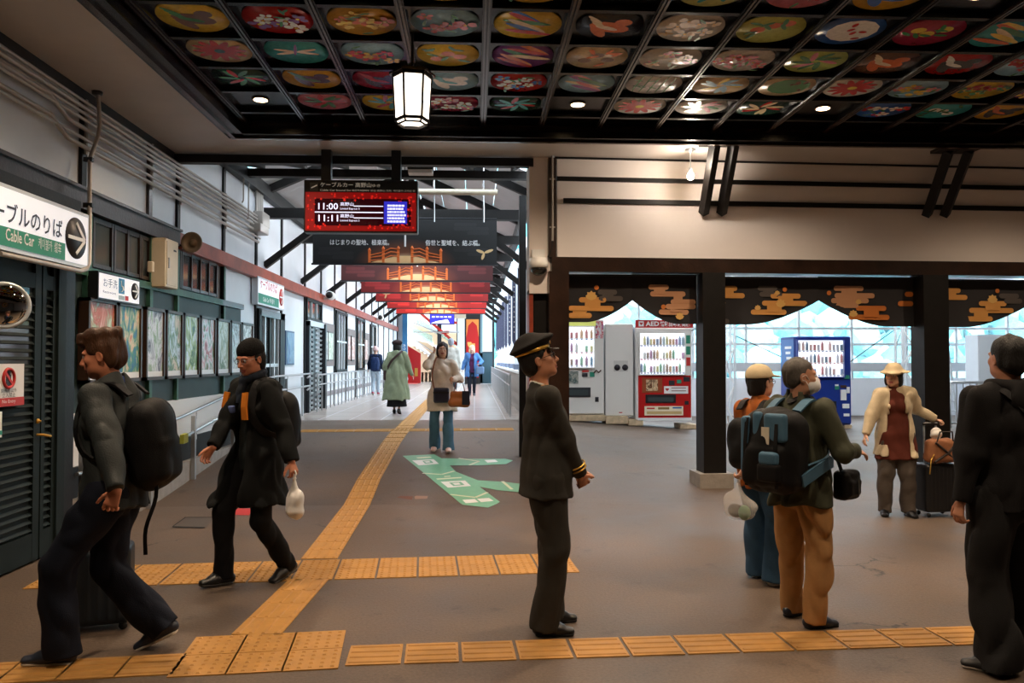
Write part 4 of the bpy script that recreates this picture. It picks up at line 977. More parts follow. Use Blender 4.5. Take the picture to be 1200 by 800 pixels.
for k in range(6):
    y = BY[k]; bw = 3.2/2; cx = at_y(475 if k == 0 else 475, 300, 13.9).x; cx = -1.21
    z0 = at_y(475, 309, 13.9).z; Hh = .80
    t = thing('hanging_banner', ['black passage banner with the painted bridge and white lettering, nearest the hall', 'dark maroon passage banner, second from the hall', 'deep red passage banner, third from the hall', 'red passage banner with a pale bird, fourth from the hall', 'bright red passage banner, fifth from the hall', 'bright red passage banner, sixth and farthest'][k], 'banner', (cx, y, z0), 0, 'bridge banners across the passage')
    MB().box((-bw, 0, 0), (bw, .015, Hh), banner_print(BC[k], k)).build('cloth', t)
    MB().box((-bw-.02, -.012, -.025), (bw+.02, .025, .005), dark_steel).build('bottom_rail', t); MB().tube([(-bw, .007, Hh), (bw, .007, Hh)], .016, dark_steel).build('top_rail', t)
    for xx in (-1.3, 1.3): MB().bar((xx, .007, Hh), (xx, .17, 4.125-z0), .02, .02, black_metal, up=(1, 0, 0)).build('hanger', t)
    cl = M('banner_cloud_%d' % k, tuple(min(255, int(v*1.25+10)) for v in BC[k]), .6)
    for (ccx, ccz) in ((-1.2, .18), (1.15, .25), (1.15, .62)):
        mb = MB()
        for (dx, dz, w) in ((-.1, .12, .4), (0, 0, .62), (.12, -.12, .38)):
            pts = capsule_poly(ccx+dx-w/2, ccx+dx+w/2, ccz+dz*.6, .065); mb.add([(p_, -.002, q_) for p_, q_ in pts], [tuple(range(len(pts)))], cl)
        mb.build('cloud_print', t)
    mb = MB()                                        # arched bridge, both parapets
    for s in (-1, 1):
        P_ = lambda u, v: (s*u, -.004, v)
        for u, hgt in ((.62, .22), (.38, .25), (.12, .26)): mb.bar(P_(u, .02), P_(u, hgt), .004, .045, br_or, up=(1, 0, 0)); mb.lathe([(.026, 0), (.03, .015), (.02, .03), (.004, .055)], (s*u, -.004, hgt), br_or, 8)
        for lift in (.05, .12, .18): mb.tube([P_(.62, lift*.7+.02), P_(.42, lift*.95+.02), P_(.25, lift+.09), P_(.1, lift+.07)], .009, br_or, 6)
    mb.build('bridge_print', t)
    MB().add([(-.6, -.003, .02), (.6, -.003, .02), (.35, -.003, .09), (.1, -.003, .14), (-.1, -.003, .14), (-.35, -.003, .09)], [(0, 1, 2, 3, 4, 5)], br_pale).build('deck_print', t)
    if k < 3:
        def tx(s, x, w): text(s, 'lettering', print_white, t, (x, -.006, .33 if k == 0 else .60), (1, 0, 0), (0, 0, 1), .105, width=w, bold=.006)
        tx('はじまりの聖地、極楽橋。', -1.31, 1.02); tx('俗世と聖域を、結ぶ橋。', .35, .95)
    if k in (0, 3):
        mb = MB(); s0 = 1.38 if k == 0 else -1.3
        for a, L2 in ((.35, .17), (2.8, .15), (-1.9, .13)):
            pts = [(s0+L2*.5*math.cos(a)+L2*.5*math.cos(q)*math.cos(a)-.026*math.sin(q)*math.sin(a), -.006, .2+L2*.5*math.sin(a)+L2*.5*math.cos(q)*math.sin(a)+.026*math.sin(q)*math.cos(a)) for q in [2*PI*i/10 for i in range(10)]]
            mb.add(pts, [tuple(range(10))], M('bird_gold', (214, 180, 130), .5))
        mb.build('bird_print', t)
    MB().box((-.015, -.008, .3), (.015, -.004, .62 if k == 0 else .5), print_white).build('white_streak', t)  # white vertical streak at the banner centre

# white pipe and hangers under the first truss
t = thing('roof_pipe', 'thick pale pipe hung across the passage behind the departure board', 'pipe', (0, 13.2, 0))
zz = at_y(535, 225, 13.2).z; xa_, xb_ = -2.6, at_y(583, 225, 13.2).x
MB().tube([(xa_, 0, zz), (xb_, 0, zz)], .05, cream_paint, 12).build('pipe', t)
for px in (509, 567): x = at_y(px, 240, 13.2).x; MB().tube([(x, 0, zz-.5), (x, 0, zz+.6)], .012, steel).build('hanger_rod', t)
t = thing('strip_light', 'black and white strip light fixed under the soffit behind the departure board', 'lamp', (0, 11.2, 0))
xa_, xb_ = at_y(478, 195, 11.2).x, at_y(508, 195, 11.2).x; za_, zb_ = at_y(490, 190, 11.2).z, at_y(490, 200, 11.2).z
MB().bbox((xa_, -.1, zb_), (xb_, .1, za_), black_metal).build('housing', t); MB().box((xa_+.01, -.09, zb_-.05), (xb_-.01, .09, zb_), white_paint).build('diffuser', t)
# ================================================================== CURTAINS
cloth_blk = M('black_curtain_cloth', (32, 30, 34), .85, bump=.1, bscale=300, sheen=.2)
c_gold = M('cloud_print_gold', (206, 148, 78), .8); c_or = M('cloud_print_orange', (200, 116, 48), .8); c_pk = M('cloud_print_tan', (192, 142, 106), .8); c_gr = M('cloud_print_grey', (82, 76, 74), .8); c_lot = M('lotus_print', (216, 172, 100), .8)
def noren(name_lab, px0, px1, peak_side, ytop, yflat, ypeak, prints, ys=None):
    (u0, zt), (u1, _) = fw(px0, ytop), fw(px1, ytop); zf = fw((px0+px1)/2, yflat)[1]; zp = fw((px0+px1)/2, ypeak)[1]
    W0 = .10
    t = thing('noren_curtain', name_lab, 'curtain', FT(u0, W0, zt), DELTA, 'black curtains between the pillars')
    n, m = 28, 8; L = u1-u0; mb = MB(); vs = []
    def bot(s):                               # s: 0 flat end .. 1 peak end
        a = max(0, (s-.28)/.72); return zf+(zp-zf)*(a**1.7)
    for j in range(m+1):
        for i in range(n+1):
            s = i/n; q = s if peak_side == 'R' else 1-s
            zb = bot(q); z = zt+(zb-zt)*j/m
            vs.append((s*L, .012*math.sin(s*9+j*.3)*(j/m), z-zt))
    k = len(vs); vs += [(x, y+.006, z) for x, y, z in vs]
    fs = [(j*(n+1)+i, j*(n+1)+i+1, (j+1)*(n+1)+i+1, (j+1)*(n+1)+i) for j in range(m) for i in range(n)]
    fs += [tuple(k+q for q in reversed(f)) for f in fs]
    MB().add(vs, fs, cloth_blk, True).build('cloth', t)
    MB().tube([(0, .0, .0), (L, .0, .0)], .012, black_metal).build('rod', t)
    def W_(px, py): a = fw(px, py); return a[0]-u0, a[1]-zt
    def wav(x, z): s = x/L; return .012*math.sin(s*9)*min(1, abs(z)/.5)-.014
    for kind, *a in prints:
        mb = MB()
        if kind in ('g', 'o', 'p', 'y'):
            mt = {'g': c_gold, 'o': c_or, 'p': c_pk, 'y': c_gr}[kind]
            rows = a[0]
            for (x0, x1, yc) in rows:
                (ax, az), (bx, _) = W_(x0, yc), W_(x1, yc); ax = max(.004, ax); bx = min(L-.004, bx)
                pts = capsule_poly(ax, bx, az, .066)
                mb.add([(x, wav(x, z), z) for x, z in pts], [tuple(range(len(pts)))], mt)
            for (a0, a1, ay_), (b0, b1, by_) in zip(rows, rows[1:]):
                o0, o1 = max(a0, b0), min(a1, b1)
                if o1-o0 < 3: continue
                c_ = (o0+o1)/2; w = min(9, (o1-o0)*.3)
                (sx0, sz0_), (sx1, sz1_) = W_(c_-w, ay_), W_(c_+w, by_)
                mb.add([(x, wav(x, z)-.0005, z) for x, z in ((sx0, sz0_), (sx1, sz0_), (sx1, sz1_), (sx0, sz1_))], [(0, 1, 2, 3)], mt)
            mb.build('cloud_print', t)
        elif kind == 'c':
            x, z = W_(a[0], a[1]); mb.add([(x+.03*math.cos(q), wav(x, z)-.001, z+.03*math.sin(q)) for q in [2*PI*i/16 for i in range(16)]], [tuple(range(16))], c_or); mb.build('sun_print', t)
        elif kind == 'l':
            x, z = W_(a[0], a[1]); w = a[2]/95*.5
            pts = []
            for i in range(9): q = PI*i/8; r = w*(1.0 if i % 2 == 0 else .72); pts.append((x+r*math.cos(q), z+r*math.sin(q)*.9))
            pts += [(x-w*.7, z-w*.5), (x, z-w*.75), (x+w*.7, z-w*.5)]
            mb.add([(p_, wav(p_, q_)-.002, q_) for p_, q_ in pts], [tuple(range(len(pts)))], c_lot); mb.build('lotus_print', t)
noren('black curtain with gold clouds in the first bay, left half above the white machine', 667, 743, 'R', 321, 377, 351, [('g', [(680, 712, 350.5), (667, 721, 360.5), (667, 695, 369)]), ('y', [(702, 725, 341.5), (703, 732, 349)]), ('c', 700.5, 336), ('l', 694.5, 346, 14)])
noren('black curtain with tan clouds in the first bay, right half above the red machine', 743, 819, 'L', 321, 379, 351, [('p', [(762, 786, 335.5), (764, 806, 343.5), (788, 818, 353), (782, 818, 358.5), (774, 810, 365)]), ('c', 779.5, 359), ('l', 799, 370, 11)])
noren('black curtain with gold clouds in the middle bay, left half', 846, 963, 'R', 324, 380, 351, [('g', [(846, 867, 337), (846, 876, 345.5)]), ('y', [(891, 914, 337), (893, 920, 344)]), ('g', [(906, 942, 346), (896, 950, 354.5), (883, 925, 365)]), ('c', 923, 338.5), ('l', 914, 342.5, 7), ('l', 918, 355, 13), ('l', 891, 360, 8), ('l', 849, 354, 9), ('y', [(846, 858, 376)])])
noren('black curtain with orange and tan clouds in the middle bay, right half', 963, 1076, 'L', 324, 382, 351, [('p', [(981, 1016, 337), (982, 1029, 345.5), (978, 1022, 351.5), (984, 1010, 357)]), ('o', [(1007, 1043, 360.5), (998, 1047, 371)]), ('c', 975.5, 342.5), ('l', 1010, 353, 8), ('l', 1004, 367, 11), ('o', [(1065, 1075, 344)]), ('o', [(1057, 1075, 355)]), ('p', [(1066, 1075, 369)])])
noren('black curtain with gold clouds in the right bay behind the man in black', 1105, 1218, 'R', 327, 383, 352, [('g', [(1105, 1131, 339.5), (1105, 1139, 347.5)]), ('g', [(1105, 1114, 357.5)]), ('y', [(1176, 1200, 346), (1182, 1204, 352)]), ('g', [(1152, 1185, 355), (1141, 1194, 363), (1128, 1168, 373)]), ('c', 1174, 340), ('l', 1168, 350, 14)])

# ================================================================== ROOM BEHIND THE PILLARS
YWN = 19.5
fz = .235
wh_frame = M('white_window_frame', (214, 220, 224), .4)
ww = struct('window_5', 'wide white framed window wall behind the vending machines')
MB().box((XR+.35, YWN, -.1), (14, YWN+.12, 1.13), panel_white).build('low_panel', ww)
MB().box((XR+.35, YWN-.15, 1.62-.28), (14, YWN-.02, 1.62-.06), M('pale_grey_rail', (188, 192, 198), .4)).build('grey_rail', ww)
MB().box((XR+.35, YWN, 3.3), (14, YWN+.12, 3.9), panel_white).build('top_panel', ww)
for z in (1.15, 2.02, 2.42): MB().box((XR+.35, YWN+.02, z-.03), (14, YWN+.08, z+.03), wh_frame).build('window_rail', ww)
gx = XR+.4; 
while gx < 14:
    MB().box((gx-.025, YWN+.01, 1.13), (gx+.025, YWN+.09, 3.3), alu_frame).build('mullion', ww)
    MB().box((gx+.03, YWN+.05, 1.17), (gx+1.32, YWN+.055, 3.28), glass).build('pane', ww); gx += 1.35
rc = struct('ceiling_machines', 'pale ceiling over the vending machines')
for k in range(6): MB().box((XR+.1+2.1*k, YW+.5, 3.92), (XR+.1+2.1*k+2.09, YWN+.5, 3.97), ceil_white).build('ceiling_board', rc)
wallbox('wall_machines_left', (XR+.28, 17.5, zled), (XR+.34, YWN, 3.9), panel_white)
wallbox('wall_machines_right', (14, YW, 0), (14.1, YWN, 3.9), panel_white)
tube_glow = M('tube_glow', (240, 248, 255), .5, emit=9)
for k, x in enumerate((2.6, 4.9, 7.2, 9.5)):
    for j, y in enumerate((12.2, 16.6)):
        t = thing('strip_light', 'white strip light on the machine room ceiling, %s row, %s from the left' % (['front', 'back'][j], ['first', 'second', 'third', 'fourth'][k]), 'lamp', (x, y, 3.92), 0, 'strip lights over the vending machines')
        MB().box((-.65, -.06, -.05), (.65, .06, 0), white_paint).build('housing', t); MB().tube([(-.6, 0, -.07), (.6, 0, -.07)], .018, tube_glow).build('tube', t)
        light('strip_lamp', 'AREA', (x, y, 3.81), 34, (.92, .97, 1), size=1.2, sy=.08)
# lattice columns of scaffold truss
def lattice(px0, px1, Y, lab):
    x0, x1 = at_y(px0, 430, Y).x, at_y(px1, 430, Y).x; w = x1-x0; z0 = floor_z(Y, x0)
    t = thing('lattice_column', lab, 'column', (x0, Y, z0)); H_ = 3.92-z0
    for dx in (0, w):
        for dy in (0, .3): MB().box((dx-.025, dy-.025, 0), (dx+.025, dy+.025, H_), wh_frame).build('chord', t)
    n = int(H_/.42)
    for k in range(n):
        a, b = (0, w) if k % 2 else (w, 0)
        MB().bar((a, 0, k*.42), (b, 0, (k+1)*.42), 0.03, .016, white_paint, up=(0, 1, 0)).build('lattice_bar', t)
        MB().bar((b, 0, (k+1)*.42), (b, .3, k*.42), 0.03, .016, white_paint, up=(1, 0, 0)).build('lattice_bar', t)
lattice(850, 861, 17.2, 'white lattice column behind the couple left of the blue machine')
lattice(1058, 1071, 17.2, 'white lattice column just left of the right-hand pillar')
# thin cross cables
t = struct('brace_cables', 'thin diagonal brace cables in front of the window wall', ww)
for a, b in (((846, 386), (920, 420)), ((1050, 385), (996, 424)), ((765, 410), (815, 385))):
    p, q = at_y(*a, 18.9), at_y(*b, 18.9); MB().tube([p-t.location, q-t.location], .012, dark_steel, 5).build('cable', t)
# ladder
Yl = 17.6
t = thing('aluminium_ladder', 'aluminium ladder leaning beside the right-hand pillar', 'ladder', at_y(1110, 500, Yl))
t.location.z = floor_z(Yl, t.location.x)
def lp(px, py): return at_y(px, py, Yl)-t.location
L0, L1 = (lp(1104, 384), lp(1109, 492)), (lp(1107.5, 384), lp(1122, 492))
for a, b in (L0, L1): b.z = 0; MB().bar(a, b, .03, .06, alu_frame, up=(0, 1, 0)).build('stile', t)
for k in range(9): q = .05+.105*k; MB().tube([L0[0].lerp(L0[1], q), L1[0].lerp(L1[1], q)], .014, alu_frame, 6).build('rung', t)
# steel fence by the suitcase
Yf = 15.8; p0 = at_y(1113, 448, Yf); p1 = at_y(1215, 446, Yf)
t = thing('steel_fence', 'steel railing with upright bars behind the suitcase', 'railing', (p0.x, Yf, floor_z(Yf, p0.x)))
hf = p0.z-t.location.z; wf_ = p1.x-p0.x
MB().tube([(-.22, -.3, 0), (-.05, -.1, hf*.85), (0, 0, hf), (wf_, 0, hf)], .028, steel).build('top_rail', t); MB().tube([(0, 0, .1), (wf_, 0, .1)], .02, steel).build('bottom_rail', t)
for k in range(14): MB().tube([(wf_*k/13, 0, 0 if k % 4 == 0 else .1), (wf_*k/13, 0, hf)], .026 if k % 4 == 0 else .013, steel, 6).build('bar', t)
# grey cabinet at the far right
p0 = at_y(1146, 392, 17.9)
t = thing('white_cabinet', 'tall pale cabinet behind the head of the man in black', 'cabinet', (p0.x, 17.9, floor_z(17.9, p0.x)))
MB().bbox((0, 0, 0), (.95, .5, p0.z-t.location.z), panel_white).build('body', t); MB().box((.03, -.012, .08), (.92, 0, p0.z-t.location.z-.05), wh_frame).build('door', t)
MB().box((.85, -.03, .9), (.88, -.01, 1.05), dark_steel).build('handle', t)

# ---- vending machines
disp = M('display_backlight', (240, 246, 255), .4, emit=1.1, ecol=(236, 244, 255))
vm_white = M('machine_white', (226, 224, 220), .35); vm_red = M('machine_red', (186, 26, 26), .3); vm_blue = M('machine_blue', (26, 54, 140), .3); vm_blue2 = M('machine_side_blue', (48, 104, 176), .3)
SMP = {}
def sample(kind, col):
    key = (kind, col)
    if key in SMP: return SMP[key]
    mb = MB(); mt = M('drink_%d' % len(SMP), col, .35)
    if kind == 'can': mb.lathe([(.026, 0), (.028, .004), (.028, .105), (.024, .115)], (0, 0, 0), mt, 8)
    else: mb.lathe([(.028, 0), (.028, .12), (.012, .16), (.012, .175)], (0, 0, 0), mt, 8)
    me = bpy.data.meshes.new('drink_sample'); me.from_pydata(mb.v, [], mb.f); me.materials.append(mt); me.update(); SMP[key] = me; return me
DC = [(226, 130, 130), (130, 180, 210), (150, 206, 170), (236, 190, 140), (190, 160, 140), (190, 214, 230), (200, 140, 180), (236, 224, 160), (140, 160, 200), (230, 230, 224)]
def machine(lab, px0, px1, pyt, pyb, Y, body, depth, rows, cols, win, group='vending machines behind the pillars', low=None, cc=DC):
    p0, p1 = at_y(px0, pyb, Y), at_y(px1, pyb, Y); zt = at_y(px0, pyt, Y).z
    t = thing('vending_machine', lab, 'vending machine', (p0.x, Y, p0.z), 0, group)
    w, h = p1.x-p0.x, zt-p0.z
    MB().bbox((0, .02, 0), (w, depth, h), body, .012).build('cabinet', t)
    MB().bbox((.01, -.03, .03), (w-.01, .02, h-.01), low or body, .01).build('door', t)
    wx0, wx1, wz0, wz1 = win[0]*w, win[1]*w, win[2]*h, win[3]*h
    dp = MB().box((wx0, -.034, wz0), (wx1, -.030, wz1), disp).build('display', t)
    r = random.Random(int(px0))
    rh = (wz1-wz0)/rows
    for j in range(rows):
        zb = wz0+rh*j+.045
        MB().box((wx0, -.075, zb-.012), (wx1, -.034, zb), white_paint).build('shelf', dp)
        for i in range(cols):
            x = wx0+(wx1-wx0)*(i+.5)/cols
            if r.random() < .12: continue
            o = bpy.data.objects.new('drink_sample', sample('can' if (j+i//3) % 2 else 'bottle', cc[r.randrange(len(cc))])); COL.objects.link(o); o.parent = dp; o.location = (x, -.056, zb)
        mb = MB()
        for i in range(cols): x = wx0+(wx1-wx0)*(i+.5)/cols; mb.box((x-.02, -.08, zb-.035), (x+.02, -.070, zb-.015), sign_red if j % 2 else vm_blue)
        mb_ = mb.build('selection_buttons', dp); mb_['kind'] = 'stuff'
    mb = MB(); mb.box((wx0, -.095, wz0), (wx1, -.09, wz1), glass); mb.build('window', dp)
    mb = MB()
    for a, b, c_, d_ in ((wx0-.02, wx0, wz0-.02, wz1+.02), (wx1, wx1+.02, wz0-.02, wz1+.02), (wx0, wx1, wz0-.02, wz0), (wx0, wx1, wz1, wz1+.02)): mb.box((a, -.10, c_), (b, -.03, d_), low or body)
    mb.build('window_frame', dp)
    return t, w, h
def pnl(t, nm, x0, x1, z0, z1, mat, y=-.045, lab=None): o = MB().box((x0, y, z0), (x1, -.03, z1), mat).build(nm, t); return o
yellow_green = M('yellow_green_header', (200, 206, 110), .5, emit=.3)
t, w, h = machine('white drinks machine half hidden by the dark brown pillar', 640, 708, 374, 486.5, 15.9, vm_white, .75, 3, 9, (.05, .82, .50, .92))
pnl(t, 'header_strip', .02, w*.86, h*.925, h*.985, yellow_green); pnl(t, 'poster_panel', w*.85, w-.02, h*.80, h*.98, poster_mat('machine_poster', [(60, 120, 190), (200, 40, 60), (236, 236, 240), (60, 140, 180)], 3, 9))
pnl(t, 'picture_panel', w*.30, w*.55, h*.33, h*.46, poster_mat('machine_picture', [(40, 60, 66), (90, 110, 110), (180, 180, 170), (60, 80, 80)], 5, 9)); pnl(t, 'coin_slot', w*.62, w*.71, h*.40, h*.44, ink); pnl(t, 'price_display', w*.62, w*.73, h*.45, h*.47, sign_red)
pnl(t, 'card_reader', w*.75, w*.83, h*.40, h*.45, sign_green); pnl(t, 'delivery_flap', .08, w*.76, h*.19, h*.29, dark_steel, -.05); pnl(t, 'flap_window', .12, w*.72, h*.21, h*.27, glass_dark, -.055); pnl(t, 'return_cup', w*.84, w*.90, h*.14, h*.19, ink)
MB().tube([(w*.82, -.05, h*.44), (w*.86, -.06, h*.47), (w*.9, -.06, h*.445), (w*.94, -.06, h*.47)], .014, bronze).build('emblem', t)
# recycling locker
p0, p1 = at_y(709.5, 487, 15.95), at_y(742.5, 487, 15.95); zt = at_y(709.5, 379.5, 15.95).z
t = thing('recycling_bin', 'tall white recycling box with two round black holes between the machines', 'bin', (p0.x, 15.95, p0.z)); w, h = p1.x-p0.x, zt-p0.z
MB().bbox((0, 0, 0), (w, .7, h), vm_white, .012).build('cabinet', t); MB().box((w*.30, -.008, h*.48), (w*.80, .0, h*.60), M('recess_white', (200, 198, 194), .4)).build('recess_plate', t)
for q in (.42, .70): MB().lathe([(.055, -.02), (.055, 0)], (w*q, -.0, h*.525), ink, 24, 'Y').build('disposal_hole', t); MB().lathe([(.062, -.012), (.062, 0)], (w*q, -.002, h*.525), black_metal, 24, 'Y').build('hole_rim', t)
MB().box((w*.48, -.004, h*.03), (w*.60, .0, h*.04), sign_red).build('maker_plate', t)
MB().box((w, .1, .04), (w+.01, .6, h-.05), vm_blue2).build('side_panel', t)
# red donation machine
t, w, h = machine('white and red drinks machine with a red AED header', 745.5, 811, 384, 492.5, 15.85, vm_white, .75, 3, 14, (.06, .86, .50, .94))
pnl(t, 'header_board', -.02, w+.01, h*1.0, h*1.085, vm_red, -.06)
text('AED', 'lettering', print_white, t, (w*.17, -.062, h*1.02), (1, 0, 0), (0, 0, 1), .125, width=w*.24, bold=.03); text('搭載自動販売機', 'lettering', print_white, t, (w*.42, -.062, h*1.02), (1, 0, 0), (0, 0, 1), .105, width=w*.54, bold=.03)
pnl(t, 'heart_plate', w*.04, w*.13, h*1.015, h*1.07, print_white, -.063)
def heart(mb, x, y, z, s, mat):
    pts = [(x+s*16*math.sin(a)**3/16, y, z+s*(13*math.cos(a)-5*math.cos(2*a)-2*math.cos(3*a)-math.cos(4*a))/16) for a in [2*PI*k/24 for k in range(24)]]; mb.add(pts, [tuple(range(24))], mat)
mb = MB(); heart(mb, w*.085, -.065, h*1.044, .032, vm_red); mb.build('heart_mark', t)
pnl(t, 'red_front', .04, w-.03, h*.03, h*.485, vm_red, -.04); pnl(t, 'picture_frame', w*.10, w*.46, h*.30, h*.46, M('gold_brown', (150, 70, 36), .4), -.048); pnl(t, 'picture_window', w*.17, w*.38, h*.32, h*.44, poster_mat('food_picture', [(200, 120, 60), (80, 40, 30), (230, 200, 160), (120, 60, 40)], 7, 8), -.052)
pnl(t, 'coin_panel', w*.58, w*.68, h*.38, h*.43, ink, -.05); pnl(t, 'card_reader', w*.72, w*.80, h*.40, h*.44, sign_green, -.05); pnl(t, 'bill_slot', w*.84, w*.95, h*.42, h*.47, ink, -.05)
pnl(t, 'white_notice', w*.49, w*.92, h*.29, h*.37, print_white, -.055); mb = MB(); heart(mb, w*.545, -.058, h*.335, .035, vm_red); mb.build('heart_mark', t)
for q in range(2): pnl(t, 'notice_line', w*.62, w*.88, h*(.345-.03*q), h*(.355-.03*q), M('notice_grey', (150, 120, 120), .5), -.058)
pnl(t, 'delivery_flap', w*.16, w*.70, h*.19, h*.28, dark_steel, -.055); pnl(t, 'flap_window', w*.2, w*.66, h*.205, h*.25, glass_dark, -.06); pnl(t, 'return_cup', w*.86, w*.93, h*.17, h*.21, ink, -.05)
pnl(t, 'cream_notice', w*.14, w*.83, h*.055, h*.155, M('cream_notice', (238, 226, 196), .5), -.06)
for a, b, c_, d_, mt in ((.18, .32, .125, .14, sign_red), (.64, .80, .13, .145, vm_blue2), (.38, .58, .12, .145, M('notice_brown', (150, 120, 70), .5)), (.18, .80, .07, .10, M('notice_tan', (206, 176, 120), .5))): pnl(t, 'notice_mark', w*a, w*b, h*c_, h*d_, mt, -.063)
for z in (.90, .78, .66): pnl(t, 'side_sticker', w*.885, w*.965, h*(z-.07), h*(z+.02), sign_green if z > .7 else sign_red, -.04)
pnl(t, 'door_lip', .02, w-.02, -.0, h*.03, print_white, -.05)
# blue machine
t, w, h = machine('blue drinks machine with a white backlit display behind the couple', 932, 997.5, 394, 498, 15.9, vm_blue, .75, 3, 12, (.03, .85, .545, .955), low=vm_blue, cc=[(214, 120, 120), (120, 150, 200), (200, 200, 210), (80, 120, 150), (220, 170, 160)])
MB().box((-.004, .05, h*.55), (.0, .72, h*.97), vm_blue2).build('side_graphic', t)
mb = MB()
for q in range(5): mb.box((-.007, .16+.05*(q % 2), h*(.86-.06*q)), (-.004, .50-.04*q, h*(.89-.06*q)), print_white)
mb.build('side_lettering', t)['kind'] = 'stuff'
for a, b, c_, d_, mt in ((.87, .96, .52, .56, sign_green), (.91, .96, .36, .43, print_white), (.80, .90, .28, .40, print_white), (.70, .77, .40, .44, sign_green), (.83, .95, .19, .24, print_white), (.85, .95, .10, .13, print_white), (.35, .72, .19, .27, dark_steel), (.70, .76, .44, .46, print_white), (.80, .9, .42, .45, bronze)): pnl(t, 'panel_plate', w*a, w*b, h*c_, h*d_, mt, -.05)
pallet = thing('timber_packing', 'low timber packing under the blue machine', 'pallet', (t.location.x, 15.88, floor_z(15.9, 5)))
hh = t.location.z-pallet.location.z
for q in range(3): MB().box((.02+.5*q, -.02, 0), (.16+.5*q, .7, max(.02, hh)), wood_ply).build('block', pallet)
# packing timbers under the left machines
for k, (a, b) in enumerate(((666, 709.5), (710, 736), (736.5, 754), (797, 817))):
    Yp = 15.80 if k < 3 else 15.84; x0, x1 = at_y(a, 490, Yp).x, at_y(b, 490, Yp).x; fzz = floor_z(Yp, x0)
    top = at_y(a, [486.5, 487.5, 491.5, 497][k], Yp).z
    pk = thing('timber_packing', 'pale weathered timber packing block under the machines, %s from the dark brown pillar' % ['first', 'second', 'third', 'fourth'][k], 'block', (x0, Yp, fzz), 0, 'packing timbers under the machines')
    MB().bbox((0, 0, 0), (x1-x0, .5, max(.05, top-fzz-.003)), wood_ply, .01).build('timber', pk)

# ================================================================== FAR END OF THE PASSAGE
YE = 38
beige = M('beige_stair_cladding', (206, 180, 148), .6, var=.05); steel_red = M('red_steel', (176, 40, 30), .4); grn_glass = M('greenish_glass', (150, 190, 180), .1, alpha=.45); blue_panel = M('blue_column_panel', (44, 110, 156), .4)
p = at_y(471.5, 420, YE); q = at_y(477, 420, YE)
t = struct('column_20', 'blue lettered column at the end of the passage')
MB().box((p.x, YE, .5), (q.x, YE+.3, 4.67), blue_panel).build('shaft', t)
text('のりば入口', 'lettering', print_white, t, (p.x+.03, YE-.01, 2.4), (0, 0, -1), (1, 0, 0), .16)
S(MB().box((XL, YE+.3, .3), (p.x, YE+.5, 4.67), panel_white).build('wall_end_left'))
# stairs / escalator rising to the left
st = thing('staircase', 'beige staircase with steel rails rising away to the left at the passage end', 'stairs', (-3.2, YE+3, .5))
def E(px, py, Y=41): return at_y(px, py, Y)-st.location
def slab(nm, pts, y0, y1, mat):
    base = [at_y(a, b, 41) for a, b in pts]; n = len(base)
    vs = [(v.x+3.2, y0, v.z-.5) for v in base]+[(v.x+3.2, y1, v.z-.5) for v in base]
    MB().add(vs, [tuple(range(n)), tuple(reversed(range(n, 2*n)))]+[(k, (k+1) % n, n+(k+1) % n, n+k) for k in range(n)], mat).build(nm, st)
slab('lower_parapet', [(477, 402), (505, 421), (505, 436), (477, 436)], 0, .2, beige)
slab('upper_parapet', [(485, 398), (500, 401), (538, 428), (538, 436), (512, 436), (508, 418)], .6, .8, beige)
slab('rear_parapet', [(477, 372), (520, 396), (540, 410), (540, 420), (520, 408), (477, 384)], 1.8, 2.0, beige)
slab('glass_balustrade', [(477, 380), (505, 392), (505, 402), (477, 390)], 1.4, 1.43, grn_glass)
slab('glass_balustrade', [(484, 368), (535, 400), (535, 412), (484, 380)], 2.2, 2.23, grn_glass)
slab('landing_wall', [(505, 388), (538, 388), (538, 403), (505, 403)], 2.6, 2.7, beige)
for k in range(12): MB().box((.1+.1*k-.9, -.4, .17*0), (.1+.1*k-.6, 1.4, .15), beige) if 0 else None
for k in range(9):
    a = E(480+4.5*k, 404+3.1*k); MB().box((a.x, .22, 0), (a.x+.3, .58, max(.1, a.z-.05)), beige).build('step', st)
for (a, b) in (((477, 392), (510, 414)), ((477, 399), (508, 419)), ((484, 389), (538, 389)), ((484, 378), (520, 392))): MB().tube([E(*a), E(*b)], .03, steel, 6).build('handrail', st)
t = thing('red_sign_board', 'small red board with a gold mark at the foot of the staircase', 'sign', at_y(480, 436, YE+1.5))
t.location.z = floor_z(YE); 
vs = [at_y(478, 405, YE+1.5), at_y(493, 414, YE+1.5), at_y(493, 436, YE+1.5), at_y(478, 436, YE+1.5)]
vs = [v-t.location for v in vs]; vs[2].z = vs[3].z = 0
MB().add(vs+[v+Vector((0, .1, 0)) for v in vs], [(0, 3, 2, 1), (4, 5, 6, 7), (0, 1, 5, 4), (1, 2, 6, 5), (2, 3, 7, 6), (3, 0, 4, 7)], vm_red).build('board', t)
MB().box((.25, -.02, .35), (.4, -.005, .75), gold).build('mark', t)
# red steel members
t = struct('beam_20', 'red steel frame above the staircase')
for a, b in (((493, 367), (536, 404)), ((505, 378), (545, 378)), ((534, 402), (541, 402)), ((520, 389), (526, 389))):
    p, q = at_y(*a, 41.5), at_y(*b, 41.5); MB().bar(p, q, .14, .14, steel_red).build('red_member', t)
for px in (515, 537.5):
    p, q = at_y(px-.0, 360, 41.6), at_y(px, 436 if px < 520 else 403, 41.6); MB().bar(p, q, .22, .22, dark_steel).build('dark_member', t)
S(MB().box((at_y(536, 400, 41.4).x, 41.4, .3), (at_y(545, 400, 41.4).x, 41.6, at_y(540, 368, 41.4).z), wh_frame).build('wall_end_window'))
